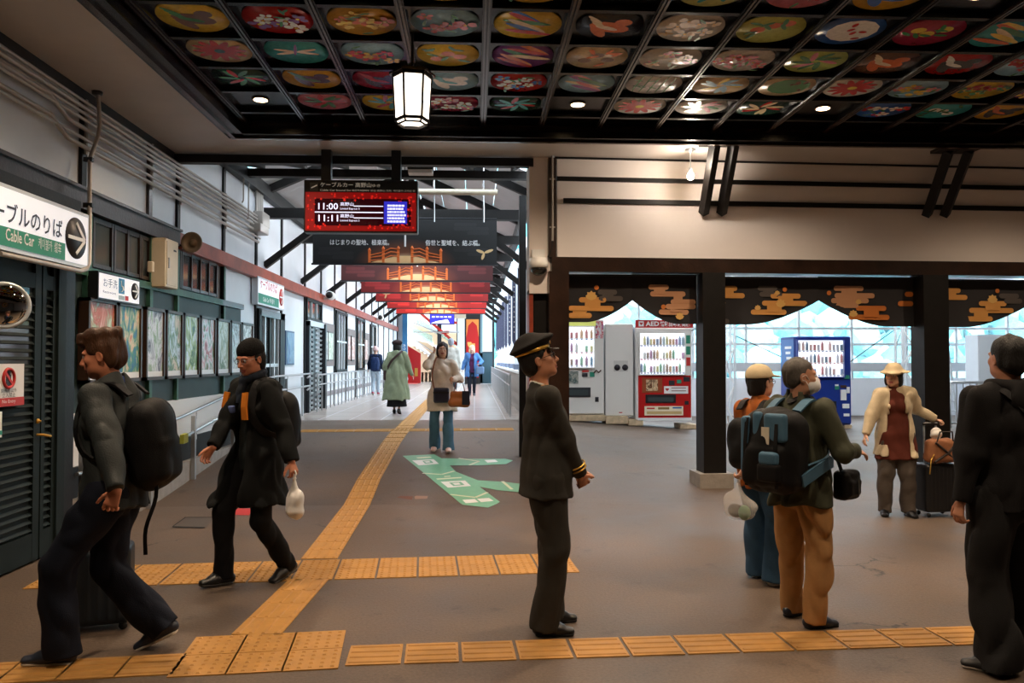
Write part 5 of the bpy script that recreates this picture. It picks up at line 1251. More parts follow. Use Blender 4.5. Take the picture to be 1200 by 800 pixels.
# blue screen
p, q = at_y(503.5, 367, 34.8), at_y(532.5, 380, 34.8)
t = thing('blue_screen', 'blue information screen hanging at the passage end', 'screen', (p.x, 34.8, q.z))
MB().box((0, 0, 0), (q.x-p.x, .12, p.z-q.z), black_metal).build('housing', t); MB().box((.02, -.005, .03), (q.x-p.x-.02, 0, p.z-q.z-.02), scr_blue).build('screen', t)
MB().add([(.05, -.008, .05), (q.x-p.x-.2, -.008, .05), (q.x-p.x-.3, -.008, .22), (.3, -.008, .14)], [(0, 1, 2, 3)], scr_white).build('white_graphic', t)
for k in range(5): MB().box((.1+.18*k, -.009, .3), (.22+.18*k, -.006, .36), scr_white).build('character_mark', t)
for x in (.15, q.x-p.x-.15): MB().box((x, .04, p.z-q.z), (x+.04, .08, 4.125-q.z), black_metal).build('hanger', t)
# red poster pillar
p, q = at_y(546.5, 374, YE), at_y(561, 412, YE)
t = thing('red_banner_board', 'tall red and orange pictorial board on a dark frame at the passage end', 'banner', (p.x, YE, floor_z(YE)))
h_ = p.z-t.location.z; w_ = q.x-p.x
MB().box((-.08, .02, 0), (w_+.08, .2, h_+.25), black_metal).build('frame', t)
MB().box((0, 0, .3), (w_, .02, h_), vm_red).build('board', t)
MB().add([(0, -.004, h_*.72), (w_*.15, -.004, h_*.9), (w_*.5, -.004, h_*.97), (w_*.85, -.004, h_*.9), (w_, -.004, h_*.72), (w_, -.004, h_), (0, -.004, h_)], [(0, 1, 2, 3, 4, 5, 6)], M('orange_print', (232, 140, 60), .5)).build('orange_print', t)
for a, b, c_ in ((.25, .62, .7), (.55, .6, 1.6), (.35, .5, 2.6)):
    pts = [(w_*a+.1*math.cos(k), -.006, h_*b+.13*math.sin(k*1.0)+.05*math.cos(2*k)) for k in [2*PI*i/10 for i in range(10)]]; MB().add(pts, [tuple(range(10))], gold if 0 else M('leaf_gold_print', (232, 170, 90), .5)).build('leaf_print', t)
S(MB().box((-6, 38.6, 5.6), (1.6, 47, 5.7), ceil_white).build('ceiling_stairs'))
# glazed end bay, pale
t = struct('window_6', 'pale glazed end bay beside the red board')
for a, b in ((566, 577),): 
    p, q = at_y(a, 355, YE+.4), at_y(b, 412, YE+.4); MB().box((p.x, YE+.4, q.z), (q.x, YE+.42, p.z), M('frosted_pane', (226, 240, 244), .3, emit=0)).build('pane', t)
    MB().box((p.x-.35, YE+.36, .5), (p.x-.02, YE+.5, 4.6), M('grey_blue_frame', (120, 150, 160), .4)).build('window_frame', t); MB().box((q.x+.0, YE+.36, .5), (q.x+.1, YE+.5, 4.6), dark_steel).build('window_frame', t)
    MB().box((p.x-.35, YE+.36, .5), (q.x, YE+.5, q.z-.05), M('dark_blue_panel', (50, 80, 92), .4)).build('low_panel', t)
S(MB().box((p.x-.02, YE+.36, q.z-.05), (q.x, YE+.5, q.z), dark_steel).build('trim_40'))
MB().box((at_y(532, 367, YE).x, YE-.05, at_y(533, 373, YE).z), (at_y(546, 367, YE).x, YE, at_y(533, 366, YE).z), cream_paint).build('notice_board', struct('trim_41', 'pale notice board beside the blue screen'))
S(MB().box((-8, 44.5, -.5), (.9, 44.7, 8), panel_white).build('backdrop_far'))  # added pale backdrop in place of bright sky and glass

# ================================================================== OUTSIDE
hill_m = M('distant_hillside', (112, 168, 172), .9, var=.25, vscale=.6)  # haze is put into the hillside colour
hm = MB(); nx, ny = 40, 14; rr = random.Random(11); vs = []
for j in range(ny+1):
    for i in range(nx+1):
        x = -30+110*i/nx; y = 52+j*4.5; vs.append((x, y, -6+j*2.9+rr.uniform(-.8, .8)))
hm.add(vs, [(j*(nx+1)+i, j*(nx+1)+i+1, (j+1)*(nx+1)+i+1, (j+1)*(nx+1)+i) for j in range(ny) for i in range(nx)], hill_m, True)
S(hm.build('hill'), 'steep wooded hillside with haze painted in outside the windows')
fol = [M('hazy_foliage_light', (150, 204, 208), .9, var=.15, vscale=2), M('hazy_foliage_mid', (92, 164, 172), .9, var=.2, vscale=2), M('washed_out_foliage', (214, 232, 236), .9)]  # overexposure and haze painted into the leaf colours
bmi = bmesh.new(); bmesh.ops.create_icosphere(bmi, subdivisions=1, radius=1)
bv = [v.co.copy() for v in bmi.verts]; bf = [tuple(v.index for v in f.verts) for f in bmi.faces]; bmi.free()
mb = MB()
for k in range(1400):
    x, t_ = rr.uniform(-10, 60), rr.random(); y = 52+t_*55; z = -6+t_*35.5+rr.uniform(0, 1.2); s = rr.uniform(.9, 2.2)
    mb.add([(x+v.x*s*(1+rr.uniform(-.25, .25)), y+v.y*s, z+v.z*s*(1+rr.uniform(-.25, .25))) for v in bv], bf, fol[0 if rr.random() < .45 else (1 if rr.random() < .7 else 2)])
tag(mb.build('hillside_foliage'), 'tree foliage painted pale with haze and overexposure on the hillside outside the windows', 'foliage', kind='stuff')

# ================================================================== FLOOR MARKINGS AND PLATES
def floor_decal(name, pts_px, mat, lift, parent=None):
    P_ = [on_floor(*q) for q in pts_px]
    bm = bmesh.new(); vs = [bm.verts.new((q.x, q.y, 0)) for q in P_]; bm.faces.new(vs)
    for yy, _ in FP[1:-1]:
        bmesh.ops.bisect_plane(bm, geom=bm.verts[:]+bm.edges[:]+bm.faces[:], plane_co=(0, yy, 0), plane_no=(0, 1, 0))
    for xx in (1, 2, 3, 4):
        bmesh.ops.bisect_plane(bm, geom=bm.verts[:]+bm.edges[:]+bm.faces[:], plane_co=(xx, 0, 0), plane_no=(1, 0, 0))
    for v in bm.verts: v.co.z = floor_z(v.co.y, v.co.x)+lift
    bmesh.ops.recalc_face_normals(bm, faces=bm.faces)
    me = bpy.data.meshes.new(name); bm.to_mesh(me); bm.free(); me.materials.append(mat); me.update()
    return put(me, name, parent)
mint = M('mint_floor_sticker', (118, 182, 150), .45, var=.05, vscale=12); mint_line = M('sticker_cream', (216, 222, 196), .5)
fs_ = thing('floor_arrow_sticker', 'mint green branching arrow sticker on the floor left of the guard', 'floor sticker')
D = lambda a, b: (420+a/4, 480+b/4)
floor_decal('arrow_shape', [D(207, 217), D(355, 210), D(390, 229), D(520, 231), D(690, 231), D(724, 239), D(692, 256), D(560, 262), D(428, 262), D(458, 292), D(560, 332), D(690, 340), D(790, 352), D(800, 372), D(745, 387), D(650, 378), D(568, 362), D(663, 433), D(608, 460), D(490, 447), D(340, 325)], mint, .005, fs_)
for q in ([D(252, 240), D(352, 234), D(378, 256), D(283, 263)], [D(385, 340), D(500, 334), D(528, 360), D(420, 368)], [D(487, 425), D(545, 421), D(563, 436), D(503, 441)], [D(556, 420), D(612, 416), D(634, 430), D(575, 436)], [D(590, 238), D(640, 236), D(655, 246), D(605, 250)]): floor_decal('white_square', q, print_white, .008, fs_)
for q in ([D(300, 242), D(340, 240), D(352, 252), D(312, 256)], [D(425, 345), D(480, 341), D(498, 356), D(445, 361)]): floor_decal('pictogram', q, mint, .010, fs_)
for q in ([D(308, 246), D(332, 244), D(338, 250), D(318, 252)], [D(440, 348), D(470, 346), D(480, 354), D(452, 357)]): floor_decal('pictogram_core', q, print_white, .012, fs_)
def dline(a, b, w=.02):
    p, q = on_floor(*a), on_floor(*b); d = Vector((q.x-p.x, q.y-p.y, 0)).normalized(); n_ = Vector((-d.y, d.x, 0))*w
    t0 = MB(); n = 6
    vs = []
    for i in range(n+1):
        c = p.lerp(q, i/n)
        for s in (-1, 1): v = c+n_*s; v.z = floor_z(v.y, v.x)+.009; vs.append(tuple(v))
    t0.add(vs, [(2*i, 2*i+1, 2*i+3, 2*i+2) for i in range(n)], mint_line); t0.build('cream_line', fs_)
for a, b in ((D(300, 300), D(390, 306)), (D(390, 306), D(450, 290)), (D(430, 400), D(548, 414)), (D(548, 414), D(605, 390)), (D(520, 262), D(565, 244)), (D(470, 230), D(565, 244)), (D(675, 338), D(720, 376))): dline(a, b)
for q in ([D(270, 226), D(335, 222), D(345, 227), D(280, 231)], [D(365, 325), D(480, 318), D(486, 323), D(370, 331)], [D(400, 314), D(430, 312), D(434, 316), D(404, 318)]): floor_decal('small_lettering', q, mint_line, .009, fs_)
t = thing('floor_sticker', 'small orange red floor sticker behind the man with the black hat', 'floor sticker')
floor_decal('sticker', [(256, 603), (275, 596), (296, 596), (292, 604)], sign_red, .005, t)
t = thing('floor_sticker', 'red and white floor sticker far along the passage', 'floor sticker')
floor_decal('sticker', [(478, 450), (481, 446), (492, 446), (489, 450)], M('pink_red_sticker', (226, 120, 110), .5), .005, t); floor_decal('white_stripe', [(484, 445.5), (485, 443.5), (494, 443.5), (493, 445.5)], M('pink_red_sticker', (226, 120, 110), .5), .006, t)
mp_ = M('metal_cover_plate', (92, 82, 74), .5, metal=.3)
t = thing('floor_cover_plate', 'square metal cover plate in the floor behind the man with the black hat', 'cover plate'); floor_decal('plate', [(202, 617), (216, 607), (252, 607), (240, 618)], mp_, .004, t)
for q in ([(202, 617), (216, 607), (217.5, 607), (203.5, 617)], [(202, 618.2), (240, 619.2), (240, 618), (202, 617)], [(216, 607), (252, 607), (252, 606.2), (216, 606.2)]): floor_decal('plate_edge', q, black_rubber, .006, t)
t = thing('floor_cover_plate', 'small rusty cover plate in the floor between the yellow strip and the green sticker', 'cover plate'); floor_decal('plate', [D(180, 412), D(198, 405), D(256, 407), D(250, 423)], M('rusty_plate', (112, 62, 36), .6), .004, t)
t = thing('floor_cover_plate', 'pale worn patch plate in the floor right of the rusty one', 'cover plate'); floor_decal('plate', [D(262, 409), D(270, 404), D(326, 405), D(322, 418), D(266, 420)], M('worn_plate', (150, 118, 100), .6), .004, t)
# ================================================================== FIGURES: blended implicit surfaces meshed with surface nets
V3 = lambda *a: np.array(a, dtype=np.float64)
def nrm(v): v = np.asarray(v, float); return v/(np.linalg.norm(v)+1e-12)
class Vol:
    def __init__(s, lo, hi, h, fine=()):
        s.ax = []; s.h = h
        for a in range(3):
            pts = [lo[a]]
            while pts[-1] < hi[a]:
                st = h
                for f in fine:
                    if f[0][a]-1e-6 <= pts[-1] <= f[1][a]: st = min(st, f[2])
                pts.append(pts[-1]+st)
            s.ax.append(np.array(pts, dtype=np.float32))
        s.d = np.full([len(a) for a in s.ax], 9.0, np.float32)
    def sub(s, lo, hi):
        sl = []
        for a in range(3):
            i0 = max(0, int(np.searchsorted(s.ax[a], lo[a]))-1); i1 = min(len(s.ax[a]), int(np.searchsorted(s.ax[a], hi[a]))+1); sl.append(slice(i0, max(i0+1, i1)))
        return tuple(sl), s.ax[0][sl[0]][:, None, None], s.ax[1][sl[1]][None, :, None], s.ax[2][sl[2]][None, None, :]
    def comb(s, sl, nd, k, op):
        d = s.d[sl]
        if op == 'u':
            if k > 0: h = np.clip(.5+.5*(d-nd)/k, 0, 1); s.d[sl] = d*(1-h)+nd*h-k*h*(1-h)
            else: s.d[sl] = np.minimum(d, nd)
        elif op == 's':
            if k > 0: h = np.clip(.5-.5*(d+nd)/k, 0, 1); s.d[sl] = d*(1-h)-nd*h+k*h*(1-h)
            else: s.d[sl] = np.maximum(d, -nd)
    def cap(s, p0, p1, r0, r1, k=.02, side=None, op='u'):
        """tapered capsule; r may be (half width along side, half depth)"""
        p0, p1 = np.asarray(p0, float), np.asarray(p1, float)
        r0 = r0 if isinstance(r0, tuple) else (r0, r0); r1 = r1 if isinstance(r1, tuple) else (r1, r1)
        ax = p1-p0; L = np.linalg.norm(ax)+1e-9; ax = ax/L
        sd = np.asarray(side, float) if side is not None else (V3(1, 0, 0) if abs(ax[0]) < .9 else V3(0, 1, 0))
        sd = nrm(sd-ax*sd.dot(ax)); th = np.cross(ax, sd); R = max(r0+r1)+k+3*s.h
        sl, X, Y, Z = s.sub(np.minimum(p0, p1)-R, np.maximum(p0, p1)+R)
        X, Y, Z = X-p0[0], Y-p0[1], Z-p0[2]
        t = X*ax[0]+Y*ax[1]+Z*ax[2]; tc = np.clip(t, 0, L); q = tc/L; dz = t-tc
        u = X*sd[0]+Y*sd[1]+Z*sd[2]; v = X*th[0]+Y*th[1]+Z*th[2]
        a = r0[0]+(r1[0]-r0[0])*q; b = r0[1]+(r1[1]-r0[1])*q; m = np.minimum(a, b)
        nd = (np.sqrt((u/a)**2+(v/b)**2+(dz/m)**2)-1)*m
        s.comb(sl, nd.astype(np.float32), k, op); return s
    def ell(s, c, r, k=.02, op='u', R=None):
        c = np.asarray(c, float); r = np.asarray(r, float); M_ = np.asarray(R, float) if R is not None else np.eye(3); P = max(r)+k+3*s.h
        sl, X, Y, Z = s.sub(c-P, c+P); X, Y, Z = X-c[0], Y-c[1], Z-c[2]
        q = [X*M_[0][i]+Y*M_[1][i]+Z*M_[2][i] for i in range(3)]          # columns of R are the local axes
        n1 = np.sqrt((q[0]/r[0])**2+(q[1]/r[1])**2+(q[2]/r[2])**2)
        s.comb(sl, ((n1-1)*min(r)).astype(np.float32), k, op); return s
    def rbox(s, c, r, rad, k=.01, op='u', R=None):
        c = np.asarray(c, float); M_ = np.asarray(R, float) if R is not None else np.eye(3); P = np.linalg.norm(r)+k+3*s.h
        sl, X, Y, Z = s.sub(c-P, c+P); X, Y, Z = X-c[0], Y-c[1], Z-c[2]
        q = [np.abs(X*M_[0][i]+Y*M_[1][i]+Z*M_[2][i])-(r[i]-rad) for i in range(3)]
        o = np.sqrt(sum(np.maximum(a, 0)**2 for a in q)); i_ = np.minimum(np.maximum(q[0], np.maximum(q[1], q[2])), 0)
        s.comb(sl, (o+i_-rad).astype(np.float32), k, op); return s
    def cut(s, p, n):                                   # remove the side n points to
        n = nrm(n); D = (s.ax[0][:, None, None]-p[0])*n[0]+(s.ax[1][None, :, None]-p[1])*n[1]+(s.ax[2][None, None, :]-p[2])*n[2]
        s.d = np.maximum(s.d, D.astype(np.float32)); return s
    def folds(s, amp, f=22, seed=0, stretch=(1, 1, 1), box=None, band=.05):
        r = np.random.RandomState(seed); idx = np.argwhere(np.abs(s.d) < band)
        if not len(idx): return s
        P = np.stack([s.ax[a][idx[:, a]] for a in range(3)], 1).astype(np.float64)
        w = np.ones(len(P))
        if box is not None:
            for a in range(3): w *= np.clip((P[:, a]-box[0][a])/.05, 0, 1)*np.clip((box[1][a]-P[:, a])/.05, 0, 1)
        n = np.zeros(len(P)); Q = P*np.array(stretch)
        Q = Q+.03*np.sin(P[:, [1, 2, 0]]*11+seed)
        for k in range(5): kv = r.normal(size=3); kv = kv/np.linalg.norm(kv)*f*(.6+.35*k); n += np.sin(Q@kv+r.uniform(0, 6.3))/(1+.3*k)
        n = np.abs(n)*.9-.9; s.d[idx[:, 0], idx[:, 1], idx[:, 2]] -= (amp*n*w/1.6).astype(np.float32); return s
    def mesh(s, name, mat, mats=None, picker=None):
        d = s.d; S_ = d < 0; nx, ny, nz = d.shape
        c = S_[:-1, :-1, :-1].astype(np.int8)
        for dx in (0, 1):
            for dy in (0, 1):
                for dz in (0, 1):
                    if dx+dy+dz: c = c+S_[dx:nx-1+dx, dy:ny-1+dy, dz:nz-1+dz]
        act = (c > 0) & (c < 8); I = np.argwhere(act); idm = np.full(act.shape, -1, np.int32); idm[act] = np.arange(len(I))
        acc = np.zeros((len(I), 3)); cnt = np.zeros(len(I))
        cr = [(a, b, g) for a in (0, 1) for b in (0, 1) for g in (0, 1)]
        for p in cr:
            for a in range(3):
                if p[a]: continue
                q = list(p); q[a] = 1; q = tuple(q)
                d0 = d[I[:, 0]+p[0], I[:, 1]+p[1], I[:, 2]+p[2]]; d1 = d[I[:, 0]+q[0], I[:, 1]+q[1], I[:, 2]+q[2]]
                m = (d0 < 0) != (d1 < 0); t = np.where(m, d0/np.where(m, d0-d1, 1), 0)
                P = np.stack([s.ax[e][I[:, e]+p[e]] for e in range(3)], 1).astype(float); P2 = np.stack([s.ax[e][I[:, e]+q[e]] for e in range(3)], 1)
                acc += (P+(P2-P)*t[:, None])*m[:, None]; cnt += m
        co = acc/np.maximum(cnt, 1)[:, None]; F = []
        for a in range(3):
            b, g = (a+1) % 3, (a+2) % 3
            sl0 = [slice(None)]*3; sl1 = [slice(None)]*3; sl0[a] = slice(0, -1); sl1[a] = slice(1, None)
            A, B = S_[tuple(sl0)], S_[tuple(sl1)]; E = np.argwhere(A != B)
            E = E[(E[:, b] > 0) & (E[:, g] > 0) & (E[:, b] < act.shape[b]) & (E[:, g] < act.shape[g])]
            ins = A[E[:, 0], E[:, 1], E[:, 2]]
            def at(ob, og): q = E.copy(); q[:, b] += ob; q[:, g] += og; return idm[q[:, 0], q[:, 1], q[:, 2]]
            f = np.stack([at(-1, -1), at(0, -1), at(0, 0), at(-1, 0)], 1); f[~ins] = f[~ins][:, ::-1]; F.append(f)
        F = np.concatenate(F); F = F[(F >= 0).all(1)]
        me = bpy.data.meshes.new(name); me.vertices.add(len(co)); me.vertices.foreach_set('co', co.ravel())
        me.loops.add(F.size); me.loops.foreach_set('vertex_index', F.ravel().astype(np.int32)); me.polygons.add(len(F))
        me.polygons.foreach_set('loop_start', np.arange(0, F.size, 4, dtype=np.int32)); me.polygons.foreach_set('use_smooth', np.ones(len(F), bool))
        for m in (mats or [mat]): me.materials.append(m)
        if picker: me.polygons.foreach_set('material_index', picker(co[F].mean(1)).astype(np.int32))
        me.update(calc_edges=True); me.validate(); return me

def rot(axis, deg):
    a = math.radians(deg); return np.array(Matrix.Rotation(a, 3, axis))
def ik(a, b, l1, l2, hint):
    a, b = np.asarray(a, float), np.asarray(b, float); d = b-a; L = np.linalg.norm(d)
    if L > (l1+l2)*.999: b = a+d/L*(l1+l2)*.999; d = b-a; L = np.linalg.norm(d)
    u = d/L; x = (l1*l1-l2*l2+L*L)/(2*L); y = math.sqrt(max(0, l1*l1-x*x)); h = np.asarray(hint, float); h = nrm(h-u*h.dot(u))
    return a+u*x+h*y, b
SK = {}
def skin_mat(c, lips=False):
    nm = 'skin_%d_%d_%d' % c
    if nm not in MATS:
        m = M(nm, c, .5, var=.06, vscale=18); b = m.node_tree.nodes['Principled BSDF']; b.inputs['Subsurface Weight'].default_value = .08; b.inputs['Subsurface Radius'].default_value = (.02, .008, .004)
    return MATS[nm]
def fabric(name, col, rough=.85, bump=.25, bs=220, **k): return M(name, col, rough, spec=.2, bump=bump, bscale=bs, var=k.pop('var', .1), vscale=k.pop('vscale', 9), **k)

def HL(px, py, Y, base, hv):
    rz = math.atan2(-hv[0], hv[1]); w = at_y(px, py, Y)-Vector((base[0], base[1], floor_z(base[1], base[0]))); return tuple(Matrix.Rotation(-rz, 3, 'Z') @ w)
class Person:
    def __init__(s, label, X, Y, head_vec, H=1.7, female=False, skin=(196, 150, 122), lean=0, sway=0, drop=0.0, twist=0, hyaw=0, hpitch=0, hroll=0, feet=None, hands=None, far=False, stocky=1.0, curl=(35, 35), z=None, hand_dirs=None, group=None):
        s.X, s.Y, s.Z = X, Y, floor_z(Y, X) if z is None else z
        s.rz = math.atan2(-head_vec[0], head_vec[1]); s.H = H; sc = s.s = H/1.75; s.far = far; s.female = female; s.skin = skin_mat(skin); s.st = stocky
        s.root = thing('person', label, 'person', (X, Y, s.Z), s.rz, group)
        s.Rw = Matrix.Rotation(s.rz, 3, 'Z'); s.curl = curl
        sw = (.165 if female else .185)*sc; hw = .092*sc
        J = s.J = {}
        RL = rot('X', -lean) @ rot('Y', sway)
        base = V3(0, 0, .95*sc-drop)
        def up(x, y, z, R=RL): return base+R @ (V3(x, y, z)*sc-V3(0, 0, .95*sc))
        TW = RL @ rot('Z', twist)
        J['pel'] = base; J['waist'] = up(0, 0, 1.08); J['chest'] = base+RL @ V3(0, .0, (1.28-.95)*sc); J['uch'] = base+RL @ V3(0, -.008*sc, (1.385-.95)*sc); J['neck'] = base+RL @ V3(0, -.012*sc, (1.465-.95)*sc)
        s.side = TW @ V3(1, 0, 0); s.fwd = TW @ V3(0, 1, 0); s.upv = TW @ V3(0, 0, 1)
        for n, sg in (('R', 1), ('L', -1)):
            J['sh'+n] = base+RL @ V3(0, -.005*sc, (1.415-.95)*sc)+s.side*sg*sw
            J['hip'+n] = V3(sg*hw, 0, .93*sc-drop)
        feet = feet or {'R': (.10, 0, 0, 8), 'L': (-.10, 0, 0, -8)}
        s.feet = {}
        for n in 'RL':
            fx, fy, fz, fyaw = feet[n][:4]; fp = feet[n][4] if len(feet[n]) > 4 else 0
            Rf = rot('Z', -fyaw) @ rot('X', -fp)           # fp>0: toes down, heel lifted
            ank = V3(fx, fy, fz)+V3(0, 0, .075*sc) + (rot('Z', -fyaw) @ V3(0, .0, 0))
            if fp > 0: ank = V3(fx, fy, fz)+rot('Z', -fyaw) @ (V3(0, .13*sc, 0)+rot('X', -fp) @ V3(0, -.13*sc, .075*sc))
            elif fp < 0: ank = V3(fx, fy, fz)+rot('Z', -fyaw) @ (V3(0, -.05*sc, 0)+rot('X', -fp) @ V3(0, .05*sc, .075*sc))
            kn, an = ik(J['hip'+n], ank, .435*sc, .425*sc, rot('Z', -fyaw) @ V3(0, 1, 0))
            J['kn'+n], J['an'+n] = kn, an; s.feet[n] = (an, Rf)
        hands = hands or {}
        s.hand = {}
        for n, sg in (('R', 1), ('L', -1)):
            hp = hands.get(n, (sg*.25, .06, .80)); hint = hands.get(n+'h', (sg*.4, -1, -.2))
            el, wr = ik(J['sh'+n], V3(*hp), .285*sc, .25*sc, hint); J['el'+n], J['wr'+n] = el, wr
            f = nrm(wr-el); hd = (hand_dirs or {}).get(n)
            if hd is not None: f = nrm(hd)
            th = (hand_dirs or {}).get(n+'t', V3(0, 1, 0)); th = nrm(np.asarray(th, float)-f*np.dot(th, f)); s.hand[n] = (wr, f, th, np.cross(f, th)*sg*-1)
        s.HR = RL @ rot('Z', -hyaw) @ rot('X', hpitch) @ rot('Y', hroll)
        s.hc = J['neck']+RL @ V3(0, .0, .065*sc)+s.HR @ V3(0, .018, .105)*sc
        s.hs = sc**.5 if sc < 1 else sc
    def hp(s, x, y, z): return s.hc+s.HR @ (V3(x, y, z)*s.hs)
    def toloc(s, w): v = s.Rw.transposed() @ (Vector(w)-Vector((s.X, s.Y, s.Z))); return np.array(v)
    def add(s, vol, name, mat, label=None, **k):
        o = put(vol.mesh(name, mat, **k), name, s.root)
        if label: o['label'] = label
        return o
    def mbadd(s, mb, name, label=None):
        o = mb.build(name, s.root)
        if label: o['label'] = label
        return o
    def bbox(s, pad=.12):
        P = np.array(list(s.J.values())+[s.hc]); return P.min(0)-pad-V3(.08, .08, .0), P.max(0)+pad+V3(.08, .08, .10)
    def body(s, hfine=None):
        J, sc = s.J, s.s; lo, hi = s.bbox(.12); lo[2] = -.02
        hf = hfine or (.011 if s.far else .0052); hb = .018 if s.far else .013
        fine = [(s.hc-.17, s.hc+.17, hf)]
        if not s.far: fine += [(s.hand[n][0]+s.hand[n][1]*.09-.12, s.hand[n][0]+s.hand[n][1]*.09+.12, hf) for n in 'RL']
        v = Vol(lo, hi, hb, fine); q = s.side
        v.cap(J['pel'], J['waist'], (.130*sc, .09*sc), (.115*sc, .08*sc), .03, q); v.cap(J['waist'], J['chest'], (.115*sc, .08*sc), (.14*sc, .095*sc), .04, q)
        v.cap(J['chest'], J['uch'], (.14*sc, .095*sc), (.12*sc, .075*sc), .04, q); v.cap(J['shR']-q*.03, J['shL']+q*.03, .042*sc, .042*sc, .05)
        v.cap(J['neck']-s.upv*.05, s.hp(0, -.015, -.04), .056*sc, .050*sc, .02)
        if s.female: 
            for g in (-1, 1): v.ell(J['chest']+s.fwd*.075*sc+q*g*.06*sc-s.upv*.01, (.05*sc,)*3, .03)
        for n in 'RL':
            v.cap(J['hip'+n], J['kn'+n], .074*sc, .050*sc, .04); v.cap(J['kn'+n], J['an'+n], .050*sc, .028*sc, .02)
            v.cap(J['an'+n], J['an'+n]+s.feet[n][1] @ V3(0, .10*sc, -.048*sc), .026*sc, .018*sc, .01)
            v.cap(J['sh'+n], J['el'+n], .044*sc, .034*sc, .03); v.cap(J['el'+n], J['wr'+n], .034*sc, .024*sc, .015)
            W, f, t, nm = s.hand[n]; a = .95*min(1, sc+.02)
            cu = s.curl[0 if n == 'R' else 1]
            v.cap(W+f*.018*a, W+f*.078*a, (.030*a, .014*a), (.039*a, .0125*a), .012, t)
            for k, (o, L, sp_) in enumerate(((.029, .070, 7), (.010, .079, 2), (-.0095, .073, -3), (-.028, .057, -9))):
                p = W+f*.078*a+t*o*a; d = np.array(Matrix.Rotation(math.radians(sp_)*(1 if np.dot(np.cross(nm, f), t) > 0 else -1), 3, Vector(nm))) @ f
                ax = np.cross(d, nm)
                for g, (fr, rr) in enumerate(((.45, .0088), (.30, .0080), (.25, .0072))):
                    ang = cu*(.5 if g == 0 else .75)+4*k*(cu > 20); d = np.array(Matrix.Rotation(math.radians(ang), 3, Vector(ax))) @ d
                    e = p+d*L*fr*a; v.cap(p, e, rr*a, (rr-.0006)*a, .003 if not s.far else .0); p = e
            p = W+f*.022*a+t*.026*a; d = nrm(f*.72+t*.62+nm*.25)
            for L, rr in ((.038, .0125), (.030, .0105), (.024, .009)):
                e = p+d*L*a; v.cap(p, e, rr*a, (rr-.001)*a, .006); p = e; d = nrm(d+f*.35+nm*.1)
        # head
        R = s.HR; h = s.hs; P = s.hp
        def E(x, y, z, r, k=.02, op='u'): v.ell(P(x, y, z), np.array(r)*h, k*h, op, R)
        E(0, -.015, .030, (.076, .096, .088)); E(0, .020, -.034, (.060, .072, .080), .03); E(0, .066, -.094, (.024, .020, .018), .03)
        for g in (-1, 1):
            E(g*.040, .018, -.066, (.020, .038, .028), .03); E(g*.041, .060, -.020, (.020, .020, .018), .02)
            E(g*.078, -.008, -.010, (.010, .018, .031), .008); E(g*.083, -.004, -.012, (.004, .010, .019), .004, 's')
        E(0, .080, .021, (.050, .013, .011), .018)
        for g in (-1, 1): E(g*.031, .096, .004, (.017, .013, .011), .010, 's')
        v.cap(P(0, .090, .006), P(0, .111, -.030), .0085*h, .0125*h, .012*h)
        for g in (-1, 1): E(g*.012, .099, -.035, (.008, .010, .008), .006)
        E(0, .088, -.052, (.022, .010, .010), .012)
        E(0, .0935, -.0600, (.024, .007, .0055), .005); E(0, .0925, -.0725, (.020, .0075, .006), .005); E(0, .1015, -.0663, (.023, .006, .0022), .003, 's')
        lipm = M('lips', (168, 92, 84), .45)
        Ri = np.linalg.inv(R)
        def pick(C):
            L_ = (C-s.hc) @ Ri.T/h; return ((np.abs(L_[:, 0]) < .024) & (L_[:, 1] > .086) & (L_[:, 2] < -.0555) & (L_[:, 2] > -.079))
        s.add(v, 'body', s.skin, mats=[s.skin, lipm], picker=pick)
        if not s.far: s.eyes()
        return s
    def eyes(s):
        ew = M('eye_white', (226, 222, 216), .2); ei = M('eye_iris', (34, 22, 18), .1)
        for g in (-1, 1):
            c = s.hp(g*.031, .0795, .0035); mb = MB(); r = .0118*s.hs
            prof = [(r*math.sin(a), r*math.cos(a)) for a in [PI*k/8 for k in range(9)]]
            D = s.HR
            def put_(prof, mat, mb=mb):
                n = 12; vs = []
                for rr, hh in prof:
                    for k in range(n): t = 2*PI*k/n; vs.append(c+D @ V3(rr*math.cos(t), hh, rr*math.sin(t)))
                mb.add(vs, [(i*n+k, i*n+(k+1) % n, (i+1)*n+(k+1) % n, (i+1)*n+k) for i in range(len(prof)-1) for k in range(n)], mat, True)
            put_(prof, ew); put_([(.0005, r*1.03), (.0056, r*.93), (.0056, r*.8)], ei)
            s.mbadd(mb, 'eye')
            hm = getattr(s, 'hairmat', None) or M('brow_dark', (30, 24, 22), .8)
            mb = MB(); pts = [s.hp(g*(.016+.011*k), .0935-.0035*k, .0215+.0022*math.sin(k*1.1)) for k in range(4)]; mb.tube([Vector(p) for p in pts], [.0022, .003, .0028, .0015], hm, 6); s.mbadd(mb, 'eyebrow')
